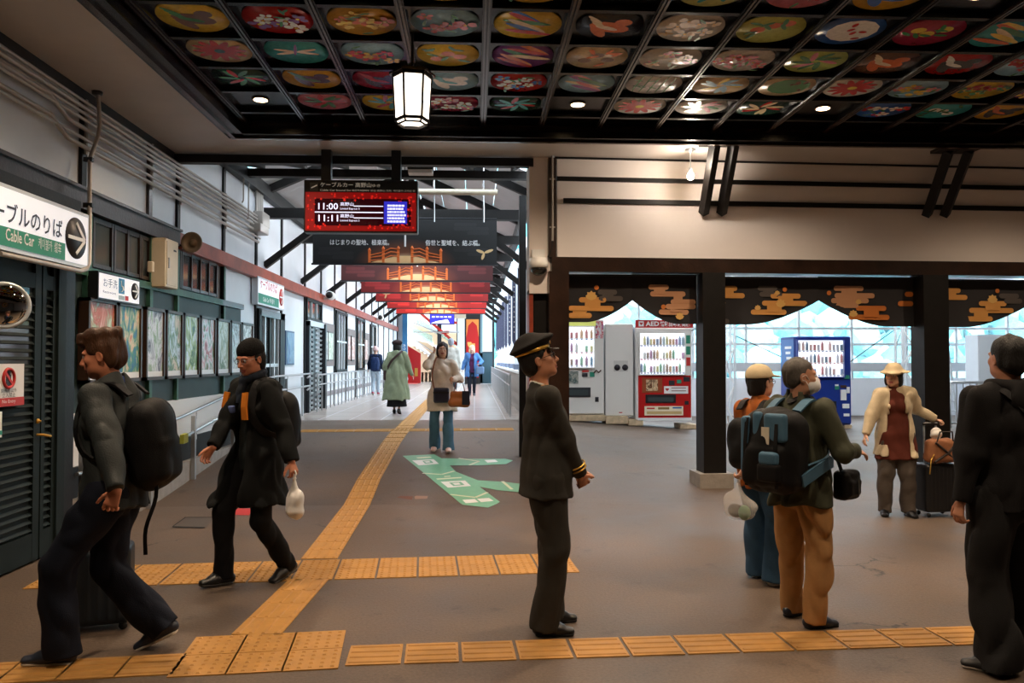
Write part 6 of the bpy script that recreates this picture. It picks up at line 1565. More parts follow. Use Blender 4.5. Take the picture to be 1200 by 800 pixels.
    def hair(s, style, mat):
        s.hairmat = mat; h = s.hs; P = s.hp; R = s.HR
        v = Vol(s.hc-.25*h-V3(0, 0, .08), s.hc+.2*h, .010 if s.far else .0058)
        def E(x, y, z, r, k=.02, op='u'): v.ell(P(x, y, z), np.array(r)*h, k*h, op, R)
        if style in ('short', 'messy', 'nape'):
            E(0, -.020, .040, (.084, .101, .088)); E(0, -.050, -.02, (.074, .066, .070), .02)
            E(0, .102, -.040, (.088, .095, .105), .012, 's')
            for g in (-1, 1): E(g*.085, .0, -.035, (.03, .024, .036), .01, 's')
            if style == 'messy':
                E(0, .04, .105, (.07, .06, .035), .03); E(0, -.03, .11, (.075, .08, .03), .03); E(.0, .082, .075, (.062, .026, .024), .02)
        elif style == 'bob':
            E(0, -.020, .035, (.090, .106, .094)); E(0, -.045, -.05, (.090, .075, .085), .03); E(0, .105, -.045, (.062, .09, .100), .012, 's')
            for g in (-1, 1): E(g*.074, .010, -.03, (.020, .040, .080), .02)
        elif style == 'long':
            E(0, -.020, .035, (.094, .110, .096)); E(0, -.055, -.10, (.100, .060, .150), .03); E(0, .105, -.045, (.060, .09, .105), .012, 's')
            for g in (-1, 1): E(g*.080, .012, -.07, (.026, .040, .110), .02)
        elif style == 'under':   # below a hat
            E(0, -.030, .015, (.084, .092, .080)); E(0, -.048, -.045, (.076, .062, .075), .02); E(0, .100, -.05, (.072, .09, .12), .01, 's')
            for g in (-1, 1): E(g*.085, .006, -.045, (.03, .02, .03), .01, 's')
        elif style == 'crop':
            E(0, -.018, .036, (.080, .099, .086)); E(0, -.040, -.02, (.074, .066, .062), .02); E(0, .112, -.040, (.088, .095, .105), .012, 's')
            for g in (-1, 1): E(g*.085, .004, -.028, (.03, .024, .036), .01, 's')
        v.cut(P(0, 0, -.10 if style not in ('long', 'bob') else -.25), -R[:, 2])
        v.folds(.006 if style != 'messy' else .008, 60, 3, (1, 1, .5)); s.add(v, 'hair', mat); return s
    # ---- garments
    def top(s, name, mat, t=.022, hem=.90, flare=.0, open_=None, sleeve=1.0, cuff=.030, folds=.006, seed=1, arms=True, label=None, h=None, collar=0.0, belly=0.0, fs=(1, 1, .45), fcut=None, split=None):
        J, sc, q = s.J, s.s, s.side; lo, hi = s.bbox(.14); lo[2] = hem*sc-.03
        v = Vol(lo, hi, h or (.016 if s.far else .0095)); st = s.st
        b = J['pel']; hz = V3(0, 0, 1)
        hemp = V3(b[0], b[1], 0)*1.0; hemp[2] = hem*sc
        v.cap(J['waist'], J['chest'], (.125*sc*st+t, .088*sc*st+t+belly), (.148*sc+t, .102*sc+t), .04, q); v.cap(J['chest'], J['uch'], (.148*sc+t, .102*sc+t), (.130*sc+t, .078*sc+t), .04, q)
        if hem < 1.0:
            hp_ = b.copy(); v.cap(J['waist'], hp_, (.125*sc*st+t, .088*sc*st+t+belly), (.142*sc*st+t+flare*.3, .100*sc*st+t+flare*.2), .05, q)
            if hem < .9: v.cap(hp_, hemp, (.142*sc*st+t+flare*.3, .100*sc*st+t+flare*.2), (.142*sc*st+t+flare, .105*sc*st+t+flare*.8), .04, V3(1, 0, 0))
            if hem < .7:
                for n in 'RL':
                    k_ = J['kn'+n]; v.cap(J['hip'+n], k_*(1.0)+V3(0, 0, .03), .085*sc+t, .078*sc+t, .05)
        v.cap(J['shR']-q*.03*sc, J['shL']+q*.03*sc, .050*sc+t*.6, .050*sc+t*.6, .05)
        v.cap(J['neck']-s.upv*.03, J['neck']+s.upv*(.012+collar)+s.fwd*.0, .062*sc+.004, .058*sc+.012*(collar > 0)+.002, .03)
        if s.female:
            for g in (-1, 1): v.ell(J['chest']+s.fwd*.08*sc+q*g*.055*sc, (.05*sc+t*.5,)*3, .04)
        v.cut((0, 0, hem*sc), (0, 0, -1))
        v.cut(J['neck']+s.upv*(.022+collar)*1.0, s.upv*.9+s.fwd*.35)
        v.cap(J['neck']-s.upv*.02, J['neck']+s.upv*.1, .050*sc, .054*sc, .005, op='s') if collar > 0 else None
        if open_:
            w0, w1 = open_; R_ = np.stack([q, s.fwd, s.upv], 1); top_ = J['neck']+s.upv*.06; mid = J['waist']*.5+J['chest']*.5; bot_ = V3(mid[0]*.4+b[0]*.6, mid[1]*.4+b[1]*.6, hem*sc-.06)
            c1 = (top_+mid)/2+s.fwd*.20; v.rbox(c1, (w0, .15, np.linalg.norm(top_-mid)/2+.01), .01, .012, 's', R_)
            c1 = (bot_+mid)/2+s.fwd*.20; v.rbox(c1, (w1, .15, np.linalg.norm(bot_-mid)/2+.01), .01, .012, 's', np.stack([q, s.fwd, V3(0, 0, 1)], 1))
        if arms:
            for n in 'RL':
                v.cap(J['sh'+n], J['el'+n], .050*sc+t*.75, .042*sc+t*.75, .04)
                e = J['el'+n]+(J['wr'+n]-J['el'+n])*sleeve
                v.cap(J['el'+n], e, .042*sc+t*.75, max(cuff*sc, .024*sc+t*.6), .02)
        v.folds(folds*2.2, 26, seed, fs)
        if arms:
            for n in 'RL':                               # clean cuffs
                e = J['el'+n]+(J['wr'+n]-J['el'+n])*min(1, sleeve+.02); d = nrm(J['wr'+n]-J['el'+n])
                sl, X, Y, Z = v.sub(e-.11, e+.11); D = (X-e[0])*d[0]+(Y-e[1])*d[1]+(Z-e[2])*d[2]
                rad = np.sqrt(np.maximum(0, (X-e[0])**2+(Y-e[1])**2+(Z-e[2])**2-D**2)); m = (D > 0) & (rad < .085)
                v.d[sl] = np.where(m, np.maximum(v.d[sl], D), v.d[sl])
        if split: v.cap(V3(b[0], b[1], .75*sc)-s.fwd*.2, V3(b[0], b[1], hem*sc-.05)-s.fwd*.2, (.004, .1), (split, .12), .01, V3(1, 0, 0), 's')
        o = s.add(v, name, mat, label); return o
    def legs(s, name, mat, t=.014, hemw=.062, zend=.045, folds=.006, seed=5, top_=1.0, wide=1.0, label=None, knee=None, h=None):
        J, sc = s.J, s.s; lo, hi = s.bbox(.14); hi[2] = top_*sc+.06; lo[2] = -.02
        v = Vol(lo, hi, h or (.015 if s.far else .0092)); st = s.st
        v.cap(J['pel']+V3(0, 0, .05*sc), J['pel']-V3(0, 0, .06*sc), (.128*sc*st+t, .092*sc*st+t), (.138*sc*st+t*.6, .098*sc*st+t*.6), .04, V3(1, 0, 0))
        for n in 'RL':
            kr = (knee or .060)*sc+t
            v.cap(J['hip'+n], J['kn'+n], .084*sc*wide*st**.5+t, kr*wide, .03)
            d = J['an'+n]-J['kn'+n]; e = J['an'+n]+nrm(d)*(.075-zend)*sc
            v.cap(J['kn'+n], e, kr*wide, hemw*sc*wide, .02)
        v.folds(folds*2.0, 24, seed, (1, 1, .75), None)
        for n in 'RL':
            d = nrm(J['an'+n]-J['kn'+n]); e = J['an'+n]+d*(.062-zend)*sc
            sl, X, Y, Z = v.sub(e-.12, e+.12); D = (X-e[0])*d[0]+(Y-e[1])*d[1]+(Z-e[2])*d[2]
            v.d[sl] = np.where(D > -.0, np.maximum(v.d[sl], D), v.d[sl])
        v.cut(J['pel']+V3(0, 0, (top_-.95)*sc), (0, 0, 1)); return s.add(v, name, mat, label)
    def skirt(s, name, mat, z0, z1, w0, w1, seed=8, label=None):
        b = s.J['pel']; v = Vol((b[0]-.4, b[1]-.4, z1-.05), (b[0]+.4, b[1]+.4, z0+.05), .014)
        v.cap((b[0], b[1], z0), (b[0], b[1], z1), (w0, w0*.75), (w1, w1*.85), .02, V3(1, 0, 0)); v.folds(.014, 22, seed, (1, 1, .1)); v.cut((0, 0, z1), (0, 0, -1)); v.cut((0, 0, z0), (0, 0, 1)); return s.add(v, name, mat, label)
    def shoes(s, mat, sole=None, style='shoe'):
        sc = s.s
        for n in 'RL':
            an, Rf = s.feet[n]; C = lambda x, y, z: an+Rf @ (V3(x, y, z)*sc)
            lo = an-.32*sc; hi = an+.32*sc
            for part, mt in (('shoe', mat), ('sole', sole or black_rubber)):
                v = Vol(lo, hi, .014 if s.far else .0068)
                if part == 'shoe':
                    v.cap(C(0, -.045, -.035), C(0, .06, -.038), .037*sc, .040*sc, .02); v.cap(C(0, .06, -.042), C(0, .155, -.052), (.044*sc, .030*sc), (.036*sc, .020*sc), .03, Rf[:, 0]); v.cap(C(0, -.01, -.01), C(0, .085, -.045), .040*sc, .034*sc, .02); v.cap(C(0, -.012, -.02), C(0, -.005, .022 if style == 'shoe' else .05), .040*sc, .036*sc, .02)
                    v.cut(C(0, 0, -.062), -Rf[:, 2]); v.cut(C(0, 0, .03 if style == 'shoe' else .06), Rf[:, 2])
                else:
                    v.cap(C(0, -.048, -.068), C(0, .05, -.068), (.039*sc, .014*sc), (.038*sc, .014*sc), .01, Rf[:, 0]); v.cap(C(0, .05, -.068), C(0, .158, -.066), (.043*sc, .014*sc), (.036*sc, .013*sc), .01, Rf[:, 0]); v.cut(C(0, 0, -.0745), -Rf[:, 2])
                o = s.add(v, 'shoe' if part == 'shoe' else 'shoe_sole', mt)
        return s
    def glasses(s, mat, tint=None):
        mb = MB(); P = lambda *a: Vector(s.hp(*a))
        for g in (-1, 1):
            mb.tube([P(g*.033+.021*math.cos(a), .103-.006*abs(math.cos(a)), .002+.016*math.sin(a)) for a in [2*PI*k/16 for k in range(17)]], .0017, mat, 6)
            mb.tube([P(g*.054, .100, .006), P(g*.077, .05, .008), P(g*.080, -.01, .004)], .0018, mat, 6)
        mb.tube([P(-.012, .106, .004), P(0, .109, .006), P(.012, .106, .004)], .0016, mat, 6); s.mbadd(mb, 'glasses')
    def ribbon(s, pts, w, mat, name, th=.004, parent=None, label=None):     # flat strap through local points; pts: (point, outward normal)
        mb = MB(); vs = []; n = len(pts); P = [np.asarray(p, float) for p, _ in pts]
        for i, (p, nn) in enumerate(pts):
            d = nrm(P[min(i+1, n-1)]-P[max(i-1, 0)]); nn = nrm(np.asarray(nn, float)); sd = nrm(np.cross(d, nn)); nn = np.cross(sd, d)
            for a, b in ((-1, 0), (1, 0), (1, 1), (-1, 1)): vs.append(P[i]+sd*a*w/2+nn*b*th)
        fs = [(0, 1, 2, 3), tuple(4*(n-1)+k for k in (3, 2, 1, 0))]+[(4*i+k, 4*i+(k+1) % 4, 4*i+4+(k+1) % 4, 4*i+4+k) for i in range(n-1) for k in range(4)]
        mb.add(vs, fs, mat, False)
        o = mb.build(name, parent or s.root)
        if label: o['label'] = label
        return o
    def carried(s, name, label, cat, off=(0, 0, 0)):
        w = Vector((s.X, s.Y, s.Z))+s.Rw @ Vector(off); t = thing(name, label, cat, w, s.rz); t['_'] = 0; del t['_']; return t
def vput(vol, name, mat, parent, off=(0, 0, 0), label=None):
    me = vol.mesh(name, mat)
    if any(off):
        co = np.empty(len(me.vertices)*3); me.vertices.foreach_get('co', co); co = co.reshape(-1, 3)-np.array(off); me.vertices.foreach_set('co', co.ravel()); me.update()
    return put(me, name, parent)
def catmull(pts, n=6):
    P = [np.asarray(p, float) for p in pts]; P = [P[0]*2-P[1]]+P+[P[-1]*2-P[-2]]; out = []
    for i in range(1, len(P)-2):
        for k in range(n):
            t = k/n; out.append(.5*((2*P[i])+(-P[i-1]+P[i+1])*t+(2*P[i-1]-5*P[i]+4*P[i+1]-P[i+2])*t*t+(-P[i-1]+3*P[i]-3*P[i+1]+P[i+2])*t**3))
    return out+[P[-2]]
# ================================================================== PEOPLE
blk = fabric('black_wool', (18, 18, 20)); char = fabric('charcoal_cloth', (52, 52, 52)); 
jeans_d = fabric('dark_denim', (22, 27, 40)); jeans_m = fabric('blue_denim', (50, 78, 104)); 
hair_blk = M('black_hair', (12, 10, 10), .6, bump=.5, bscale=180, stretch=(1, 1, .3)); hair_brn = M('brown_hair', (78, 50, 32), .5, bump=.5, bscale=180, stretch=(1, 1, .3), var=.3, vscale=30); hair_grey = M('greying_hair', (72, 66, 60), .5, bump=.5, bscale=180, var=.4, vscale=40); hair_bl = M('blond_hair', (214, 196, 160), .5, bump=.5, bscale=120, var=.2, vscale=30); hair_w = M('grey_white_hair', (130, 136, 148), .6, bump=.4, bscale=120)
shoe_blk = M('black_leather', (20, 20, 22), .3); shoe_navy = M('navy_trainer', (30, 38, 54), .5); sole_w = M('white_sole', (206, 200, 190), .6); shoe_w = M('white_canvas', (212, 206, 196), .6)
def ear_side(): pass

# ---- 3 the guard
g = Person('station guard in a dark grey uniform and gold banded peaked cap, hands clasped', *on_floor(640, 738).xy, (1, .10), H=1.735, skin=(190, 132, 102), hyaw=6, hpitch=16, lean=-2,
           feet={'R': (.085, -.02, 0, 6), 'L': (-.13, .05, 0, -4)}, hands={'R': (.06, .235, .855), 'L': (-.02, .25, .845), 'Rh': (.55, -1, -.3), 'Lh': (-.55, -1, -.3)}, curl=(55, 55), hand_dirs={'R': V3(-.5, .35, -.75), 'Rt': V3(-.2, .9, .4), 'L': V3(.5, .35, -.75), 'Lt': V3(.2, .9, .4)}, stocky=1.12)
uni = fabric('dark_grey_uniform', (50, 48, 44), .8, .2, 300)
g.hair('nape', hair_blk); g.body()
g.top('shirt', M('white_shirt', (216, 214, 210), .7), t=.004, hem=1.2, arms=False, folds=0, collar=.008)
g.top('uniform_jacket', uni, t=.024, hem=.815, flare=.035, open_=None, folds=.0045, seed=2, collar=.004, cuff=.042, split=.012)
g.legs('trousers', uni, t=.020, hemw=.078, zend=.02, folds=.006, seed=4, wide=1.1); g.shoes(shoe_blk)
g.glasses(M('dark_frames', (28, 20, 18), .3))
# peaked cap
capm = fabric('cap_cloth', (34, 32, 32)); P = g.hp
v = Vol(g.hc-.26, g.hc+.28, .0062)
v.ell(P(0, -.018, .104), (.120*g.hs, .138*g.hs, .020*g.hs), .02, R=g.HR @ rot('X', 8)); v.cap(P(0, -.02, .055), P(0, -.02, .085), (.084, .102), (.092, .108), .03, g.HR[:, 0]); v.ell(P(0, .062, .118), (.06, .045, .022), .03, R=g.HR)
v.cut(P(0, 0, .050), -g.HR[:, 2]); g.add(v, 'peaked_cap', capm)
mb = MB(); n = 40
for z, r, m_, w in ((.066, 1.0, gold, .011),):
    vs = []
    for k in range(n+1):
        a = 2*PI*k/n; x, y = .0885*math.cos(a), -.02+.1065*math.sin(a)
        for zz, e in ((z-w, 0), (z+w, 0), (z+w, .004), (z-w, .004)): vs.append(P(x*(1+e*10), -.02+(y+.02)*(1+e*10), zz))
    mb.add(vs, [(4*i+j, 4*i+(j+1) % 4, 4*i+4+(j+1) % 4, 4*i+4+j) for i in range(n) for j in range(4)], m_, True)
g.mbadd(mb, 'gold_band', 'gold cap band')
v = Vol(g.hc-.1, g.hc+.25, .0055); v.ell(P(0, .085, .045), (.082, .068, .007), .0, R=g.HR @ rot('X', -14)); v.cut(P(0, .072, .03), -g.HR[:, 1]); g.add(v, 'cap_peak', M('shiny_black_peak', (16, 16, 18), .12, coat=1))
mb = MB(); mb.lathe([(.014, -.002), (.014, .003), (.006, .006)], (0, 0, 0), gold, 14, 'Y'); o = g.mbadd(mb, 'cap_badge'); o.location = P(0, .100, .086); o.rotation_euler = Matrix(g.HR.tolist()).to_euler()
for sgn in (-1, 1):
    mb = MB(); mb.lathe([(.006, 0), (.006, .006)], (0, 0, 0), gold, 10, 'X'); o = g.mbadd(mb, 'cap_button'); o.location = P(sgn*.092, .02, .064)
def cuff_ring(p, n, at_, r, mat, w=.006, name='cuff_stripe', parent=None):
    J = p.J; a, b = J['el'+n], J['wr'+n]; c = a+(b-a)*at_; d = nrm(b-a); e1 = nrm(np.cross(d, V3(.3, .2, 1))); e2 = np.cross(d, e1)
    mb = MB(); mb.tube([Vector(c+(e1*math.cos(t)+e2*math.sin(t))*r) for t in [2*PI*k/22 for k in range(23)]], w, mat, 6, False); p.mbadd(mb, name, 'gold sleeve stripe')
for n in 'RL':
    for q, rr in ((.70, .0535), (.79, .0515)): cuff_ring(g, n, q, rr*g.s, gold, .0055)
for n, sg in (('R', 1), ('L', -1)):   # shoulder marks
    c = g.J['sh'+n]*.62+g.J['neck']*.38+g.upv*.052; mb = MB(); mb.bar(Vector(c-g.side*sg*.05), Vector(c+g.side*sg*.045-g.upv*.012), .04, .006, gold, up=tuple(g.upv)); g.mbadd(mb, 'shoulder_mark', 'gold shoulder mark')
mb = MB(); c = g.J['pel']+V3(.15, .02, -.135)
mb.box((c[0]-.0, c[1]-.05, c[2]), (c[0]+.028, c[1]+.05, c[2]+.012), M('pale_card_edge', (140, 140, 120), .5)); g.mbadd(mb, 'belt_card')

# ---- 1 the man on the left, striding left
lm = Person('young man with tousled brown hair in a dark jacket striding left with a backpack', *on_floor(132, 768).xy, (-1, -.12), H=1.84, skin=(204, 132, 100), lean=4, hyaw=2, hpitch=-6, drop=.065, twist=-8,
            feet={'R': (.09, -.27, 0, 4, 24), 'L': (-.09, .24, 0, -4, -4)}, hands={'L': HL(140, 588, 4.02, on_floor(132, 768), (-1, -.12)), 'R': (.24, .05, .82), 'Lh': (-.3, -1, 0)}, curl=(40, 45), hand_dirs={'L': V3(0, .35, -1)})
lm.hair('messy', hair_brn); lm.body()
lm.top('shirt', fabric('blue_shirt', (34, 62, 130)), t=.008, hem=.95, folds=.003, arms=False, collar=.012)
lm.top('jacket', M('dark_waxed_jacket', (44, 49, 50), .6, spec=.3, var=.12, vscale=7, bump=.2, bscale=120), t=.036, hem=.775, flare=.03, open_=(.045, .02), folds=.010, seed=11, collar=.02, cuff=.046)
lm.legs('jeans', jeans_d, t=.02, hemw=.082, zend=.03, folds=.008, seed=12, wide=1.08); lm.shoes(shoe_navy, sole_w)
def backpack(p, name, label, mat, w=.155, dp=.10, h0=-.30, h1=.06, off=.19, mat2=None, parts=(), seed=3, straps=True, extra=None, hh=.011):
    up, side, fw_ = p.upv, p.side, p.fwd; c = p.J['chest']-fw_*off+up*((h0+h1)/2); R = np.stack([side, fw_, up], 1)
    o = p.carried(name, label, 'backpack', c+up*(h0-h1)/2*1.05); of = tuple(c+up*(h0-h1)/2*1.05)
    v = Vol(c-.42, c+.42, hh); H2 = (h1-h0)/2
    v.rbox(c, (w, dp, H2), min(.095, dp*.95), .02, R=R); v.ell(c+up*H2*.1, (w*.95, dp*1.12, H2*.92), .05, R=R); v.rbox(c-fw_*(dp*.72)-up*(H2*.30), (w*.78, dp*.5, H2*.52), .045, .015, R=R)
    v.folds(.009, 24, seed); vput(v, 'pack_body', mat, o, of)
    for (x, z, ww, hh_, m_) in parts:                 # panels on the outer side
        v = Vol(c-.42, c+.42, .008); v.rbox(c-fw_*(dp*(.9 if z > .1 else 1.08))+side*x*w+up*z*H2, (ww*w, .028 if z > .1 else .045, hh_*H2), .02, .0, R=R); vput(v, 'pack_panel', m_, o, of)
    if straps:
        sc = p.s; t = .045+straps*.0 if straps is not True else .05
        for sg in (1, -1):
            pts = [p.J['chest']+side*sg*.10*sc+up*.13*sc-fw_*(off-dp*.6), p.J['neck']+side*sg*.105*sc+up*.012-fw_*.055*sc, p.J['neck']+side*sg*.115*sc-up*.005+fw_*.05*sc, p.J['uch']+side*sg*.115*sc+fw_*(.098*sc)-up*.02, p.J['chest']+side*sg*.130*sc+fw_*(.108*sc)-up*.05, p.J['chest']+side*sg*.168*sc+fw_*.03*sc-up*.17*sc, p.J['chest']+side*sg*.15*sc-fw_*(off-dp*.7)-up*.22*sc]
            pts = catmull(pts, 4); ctr = p.J['chest']
            rb = p.ribbon([(q-np.array(of), (q-ctr)-up*np.dot(q-ctr, up)*.2+(up*.6 if k < 8 else 0)) for k, q in enumerate(pts)], .055, mat2 or mat, 'shoulder_strap', .012, parent=o)
    o.rotation_euler = (0, 0, p.rz); return o, of, c, R, H2
pack_blk = fabric('black_nylon', (17, 17, 19), .6)
bp, of, c, R, H2 = backpack(lm, 'backpack', 'black backpack with a yellow green tab on the man striding left', pack_blk, h0=-.38, h1=.10, off=.22)
mb = MB(); q = c-np.array(of)-lm.fwd*.175+lm.upv*.02; mb.box((q[0]-.05, q[1]-.01, q[2]-.025), (q[0]+.05, q[1]+.012, q[2]+.025), M('yellow_green_tab', (150, 160, 60), .5)); mb.build('reflective_tab', bp)
# dangling strap
st_ = [lm.J['pel']+V3(-.12, -.24, .10), lm.J['pel']+V3(-.13, -.25, -.05), lm.J['pel']+V3(-.13, -.20, -.22), lm.J['pel']+V3(-.13, -.20, -.36)]
lm.ribbon([(q-np.array(of), V3(-1, 0, 0)) for q in catmull(st_, 4)], .02, pack_blk, 'loose_strap', .004, parent=bp)
# his suitcase
w_ = on_floor(112, 742); sc_t = thing('suitcase', 'blue and black wheeled suitcase beside the legs of the man striding left', 'suitcase', (w_.x-.02, w_.y+.12, 0), lm.rz+.15)
case_m = M('blue_black_case', (22, 34, 44), .45, var=.2, vscale=5)
v = Vol((-.2, -.25, 0), (.2, .25, .55), .011); v.rbox((0, 0, .27), (.12, .17, .235), .04); 
for k in range(-2, 3): v.cap((-.125, k*.055, .08), (-.125, k*.055, .46), .008, .008, .008)
vput(v, 'shell', case_m, sc_t); MB().bbox((-.08, -.12, .505), (.08, .12, .53), M('bright_blue_handle', (40, 120, 160), .4)).build('top_handle', sc_t)
mb = MB(); mb.tube([(-.05, -.1, .5), (-.05, -.16, .78), (.05, -.16, .78), (.05, -.1, .5)], .008, dark_steel); mb.build('pull_handle', sc_t)
for x in (-.09, .09):
    for y in (-.13, .13): MB().lathe([(.022, -.01), (.025, 0), (.022, .01)], (x, y, .025), black_rubber, 14, 'X').build('wheel', sc_t)

# ---- 2 the man with the black hat
bm_ = Person('man in a black knitted hat, glasses and long black coat with orange straps', *on_floor(300, 681).xy, (-.72, -.70), H=1.80, skin=(188, 124, 96), lean=3, hyaw=-14, hpitch=-12, drop=.04, twist=4,
             feet={'R': (.10, .20, 0, 5, -4), 'L': (-.09, -.22, 0, -12, 14)}, hands={'R': HL(246, 532, 5.65, on_floor(300, 681), (-.72, -.7)), 'L': HL(343, 545, 5.68, on_floor(300, 681), (-.72, -.7)), 'Rh': (.5, -1, -.2)}, curl=(40, 60), hand_dirs={'R': V3(.3, .5, -.8)})
bm_.hair('under', hair_blk); bm_.body()
bm_.top('sweater', fabric('dark_patterned_sweater', (34, 40, 42)), t=.010, hem=.80, folds=.004, arms=False, collar=.03)
coat = fabric('black_coat_cloth', (16, 18, 19))
bm_.top('coat', coat, t=.036, hem=.56, flare=.09, open_=(.035, .075), folds=.012, seed=21, collar=.03, cuff=.048)
bm_.legs('trousers', blk, t=.014, hemw=.066, zend=.03, seed=22, folds=.007); bm_.shoes(shoe_blk, M('grey_sole', (70, 66, 62), .6)); bm_.glasses(M('pale_frames', (190, 190, 196), .2, metal=.5))
v = Vol(bm_.hc-.2, bm_.hc+.22, .006); v.ell(bm_.hp(0, -.018, .050), (.091, .109, .098), R=bm_.HR); v.cut(bm_.hp(0, .06, .026), -bm_.HR[:, 2]-bm_.HR[:, 1]*.0); v.folds(.003, 70, 5, (1, 1, .1)); bm_.add(v, 'knitted_hat', fabric('black_knit', (17, 17, 18), .95, .5, 120))
v = Vol(bm_.J['neck']-.16, bm_.J['neck']+.18, .008); 
for k in range(14):
    a = 2*PI*k/14; b = 2*PI*(k+1)/14; q = lambda a, z=0: bm_.J['neck']+bm_.side*.078*math.cos(a)+bm_.fwd*(.072*math.sin(a)+.02)+bm_.upv*(.045-.03*math.sin(a))
    v.cap(q(a), q(b), .026, .026, .012)
v.cap(bm_.J['neck']+bm_.fwd*.10-bm_.upv*.0, bm_.J['chest']+bm_.fwd*.13+bm_.side*.03, .03, .034, .02); v.folds(.006, 40, 9); bm_.add(v, 'scarf', fabric('navy_orange_scarf', (42, 52, 70), col2=(40, 44, 50)))
org = fabric('orange_strap_cloth', (206, 120, 34), .7)
bp, of, c, R, H2 = backpack(bm_, 'backpack', 'black backpack with orange shoulder straps on the man in the knitted hat', pack_blk, h0=-.36, h1=.08, off=.21, mat2=pack_blk)
for sg in (1, -1):
    J = bm_.J; pts = [J['uch']+bm_.side*sg*.115+bm_.fwd*.15+bm_.upv*.012, J['chest']+bm_.side*sg*.125+bm_.fwd*.162+bm_.upv*.02, J['chest']+bm_.side*sg*.128+bm_.fwd*.162-bm_.upv*.07]
    bm_.ribbon([(q-np.array(of), bm_.fwd) for q in pts], .062, org, 'orange_pad', .014, parent=bp)
v = Vol(J['chest']-.25, J['chest']+.3, .007); v.rbox(J['chest']+bm_.fwd*.175+bm_.side*.035+bm_.upv*.0, (.035, .02, .028), .012, R=R); vput(v, 'camera_pouch', M('blue_grey_pouch', (84, 100, 150), .5), bp, of)
def carrier(label, p, wpos, w, h, col, alpha, seed=1, dark=None):
    m = M('carrier_film_%d' % seed, col, .35, alpha=alpha, spec=.5)
    t = thing('plastic_bag', label, 'bag', (wpos[0], wpos[1], wpos[2]-h-.09), p.rz)
    v = Vol((-w-.05, -.12, -.02), (w+.05, .12, h+.16), .008); v.cap((0, 0, .06), (0, 0, h*.65), (w, .06), (w*.85, .05), .02); v.cap((0, 0, h*.6), (0, 0, h+.03), (w*.8, .035), (.02, .016), .04); v.cap((0, 0, h+.0), (0, 0, h+.08), .014, .012, .01); v.folds(.012, 34, seed, (1, 1, .5)); vput(v, 'film', m, t)
    for k in range(2): MB().tube([(.0, -.01+.02*k, h+.06), (.02*(-1)**k, 0, h+.10), (0, 0, h+.12)], .006, m).build('handle', t)
    if dark:
        for k, (cx, cz, r, cc) in enumerate(dark):
            v = Vol((-w, -.08, 0), (w, .08, h), .010); v.ell((cx, 0, cz), r); vput(v, 'goods', cc, t)
    return t
wl = Vector((bm_.X, bm_.Y, bm_.Z))+bm_.Rw @ Vector(bm_.J['wrL']+nrm(bm_.J['wrL']-bm_.J['elL'])*.10)
carrier('white plastic bag in the hand of the man in the knitted hat', bm_, wl, .085, .22, (232, 230, 228), .93, 31)

# ---- 4 woman with the beige cap
cw = Person('woman in a beige cap and rust orange jacket holding a carrier bag', *on_floor(893, 682).xy, (.80, .52), H=1.56, female=True, skin=(206, 158, 132), hyaw=8, hpitch=2, feet={'R': (.10, .02, 0, 14), 'L': (-.11, .10, 0, -6)}, hands={'R': HL(864, 563, 5.62, on_floor(893, 682), (.80, .52)), 'L': (-.2, .16, .80), 'Rh': (.3, -1, 0)}, curl=(65, 40))
cw.hair('under', hair_blk); cw.body()
cw.top('jacket', fabric('rust_orange_jacket', (156, 86, 36), .75), t=.034, hem=.78, flare=.02, folds=.010, seed=31, collar=.03, cuff=.042)
cw.legs('jeans', jeans_m, t=.022, hemw=.095, zend=.02, wide=1.12, folds=.006, seed=32); cw.shoes(shoe_w, sole_w); cw.glasses(M('thin_frames', (90, 70, 60), .3))
v = Vol(cw.hc-.25, cw.hc+.28, .006); v.ell(cw.hp(0, -.018, .048), (.092, .108, .094), R=cw.HR); v.cut(cw.hp(0, 0, .036), -cw.HR[:, 2]); v.ell(cw.hp(0, .125, .045), (.068, .066, .009), .02, R=cw.HR @ rot('X', -8)); cw.add(v, 'baseball_cap', fabric('beige_cap_cloth', (206, 188, 154)))
backpack(cw, 'backpack', 'small black backpack on the woman in the beige cap', pack_blk, w=.13, dp=.07, h0=-.30, h1=.05, off=.17)
wl = Vector((cw.X, cw.Y, cw.Z))+cw.Rw @ Vector(cw.J['wrR']+nrm(cw.J['wrR']-cw.J['elR'])*.09)
carrier('translucent carrier bag with dark goods hanging from the hand of the capped woman', cw, wl, .125, .21, (226, 222, 218), .30, 33, dark=[(-.03, .07, (.06, .04, .05), M('dark_goods', (60, 56, 54), .6)), (.05, .065, (.045, .04, .055), M('green_goods', (90, 130, 100), .6))])

# ---- 5 man with the mask
mm = Person('grey haired man in a face mask and olive jacket with tan trousers', *on_floor(938, 731).xy, (.80, .60), H=1.625, skin=(190, 138, 110), hyaw=44, hpitch=2, lean=1, twist=0, feet={'R': (.09, .00, 0, 26), 'L': (-.12, .10, 0, -2)}, hands={'R': HL(999, 528, 4.78, on_floor(938, 731), (.8, .6)), 'L': (-.24, .14, .80), 'Rh': (.6, -.6, -.9)}, curl=(25, 40), hand_dirs={'R': V3(.35, .9, -.15)}, stocky=1.08)
mm.hair('crop', hair_grey); mm.body()
olive = fabric('olive_jacket_cloth', (62, 64, 50), .7)
mm.top('jacket', olive, t=.034, hem=.80, flare=.02, folds=.009, seed=41, collar=.045, cuff=.042)
mm.legs('trousers', fabric('tan_cotton', (164, 122, 78)), t=.020, hemw=.070, zend=.02, folds=.010, seed=42, wide=1.08); mm.shoes(M('navy_leather_trainer', (24, 30, 44), .35), black_rubber)
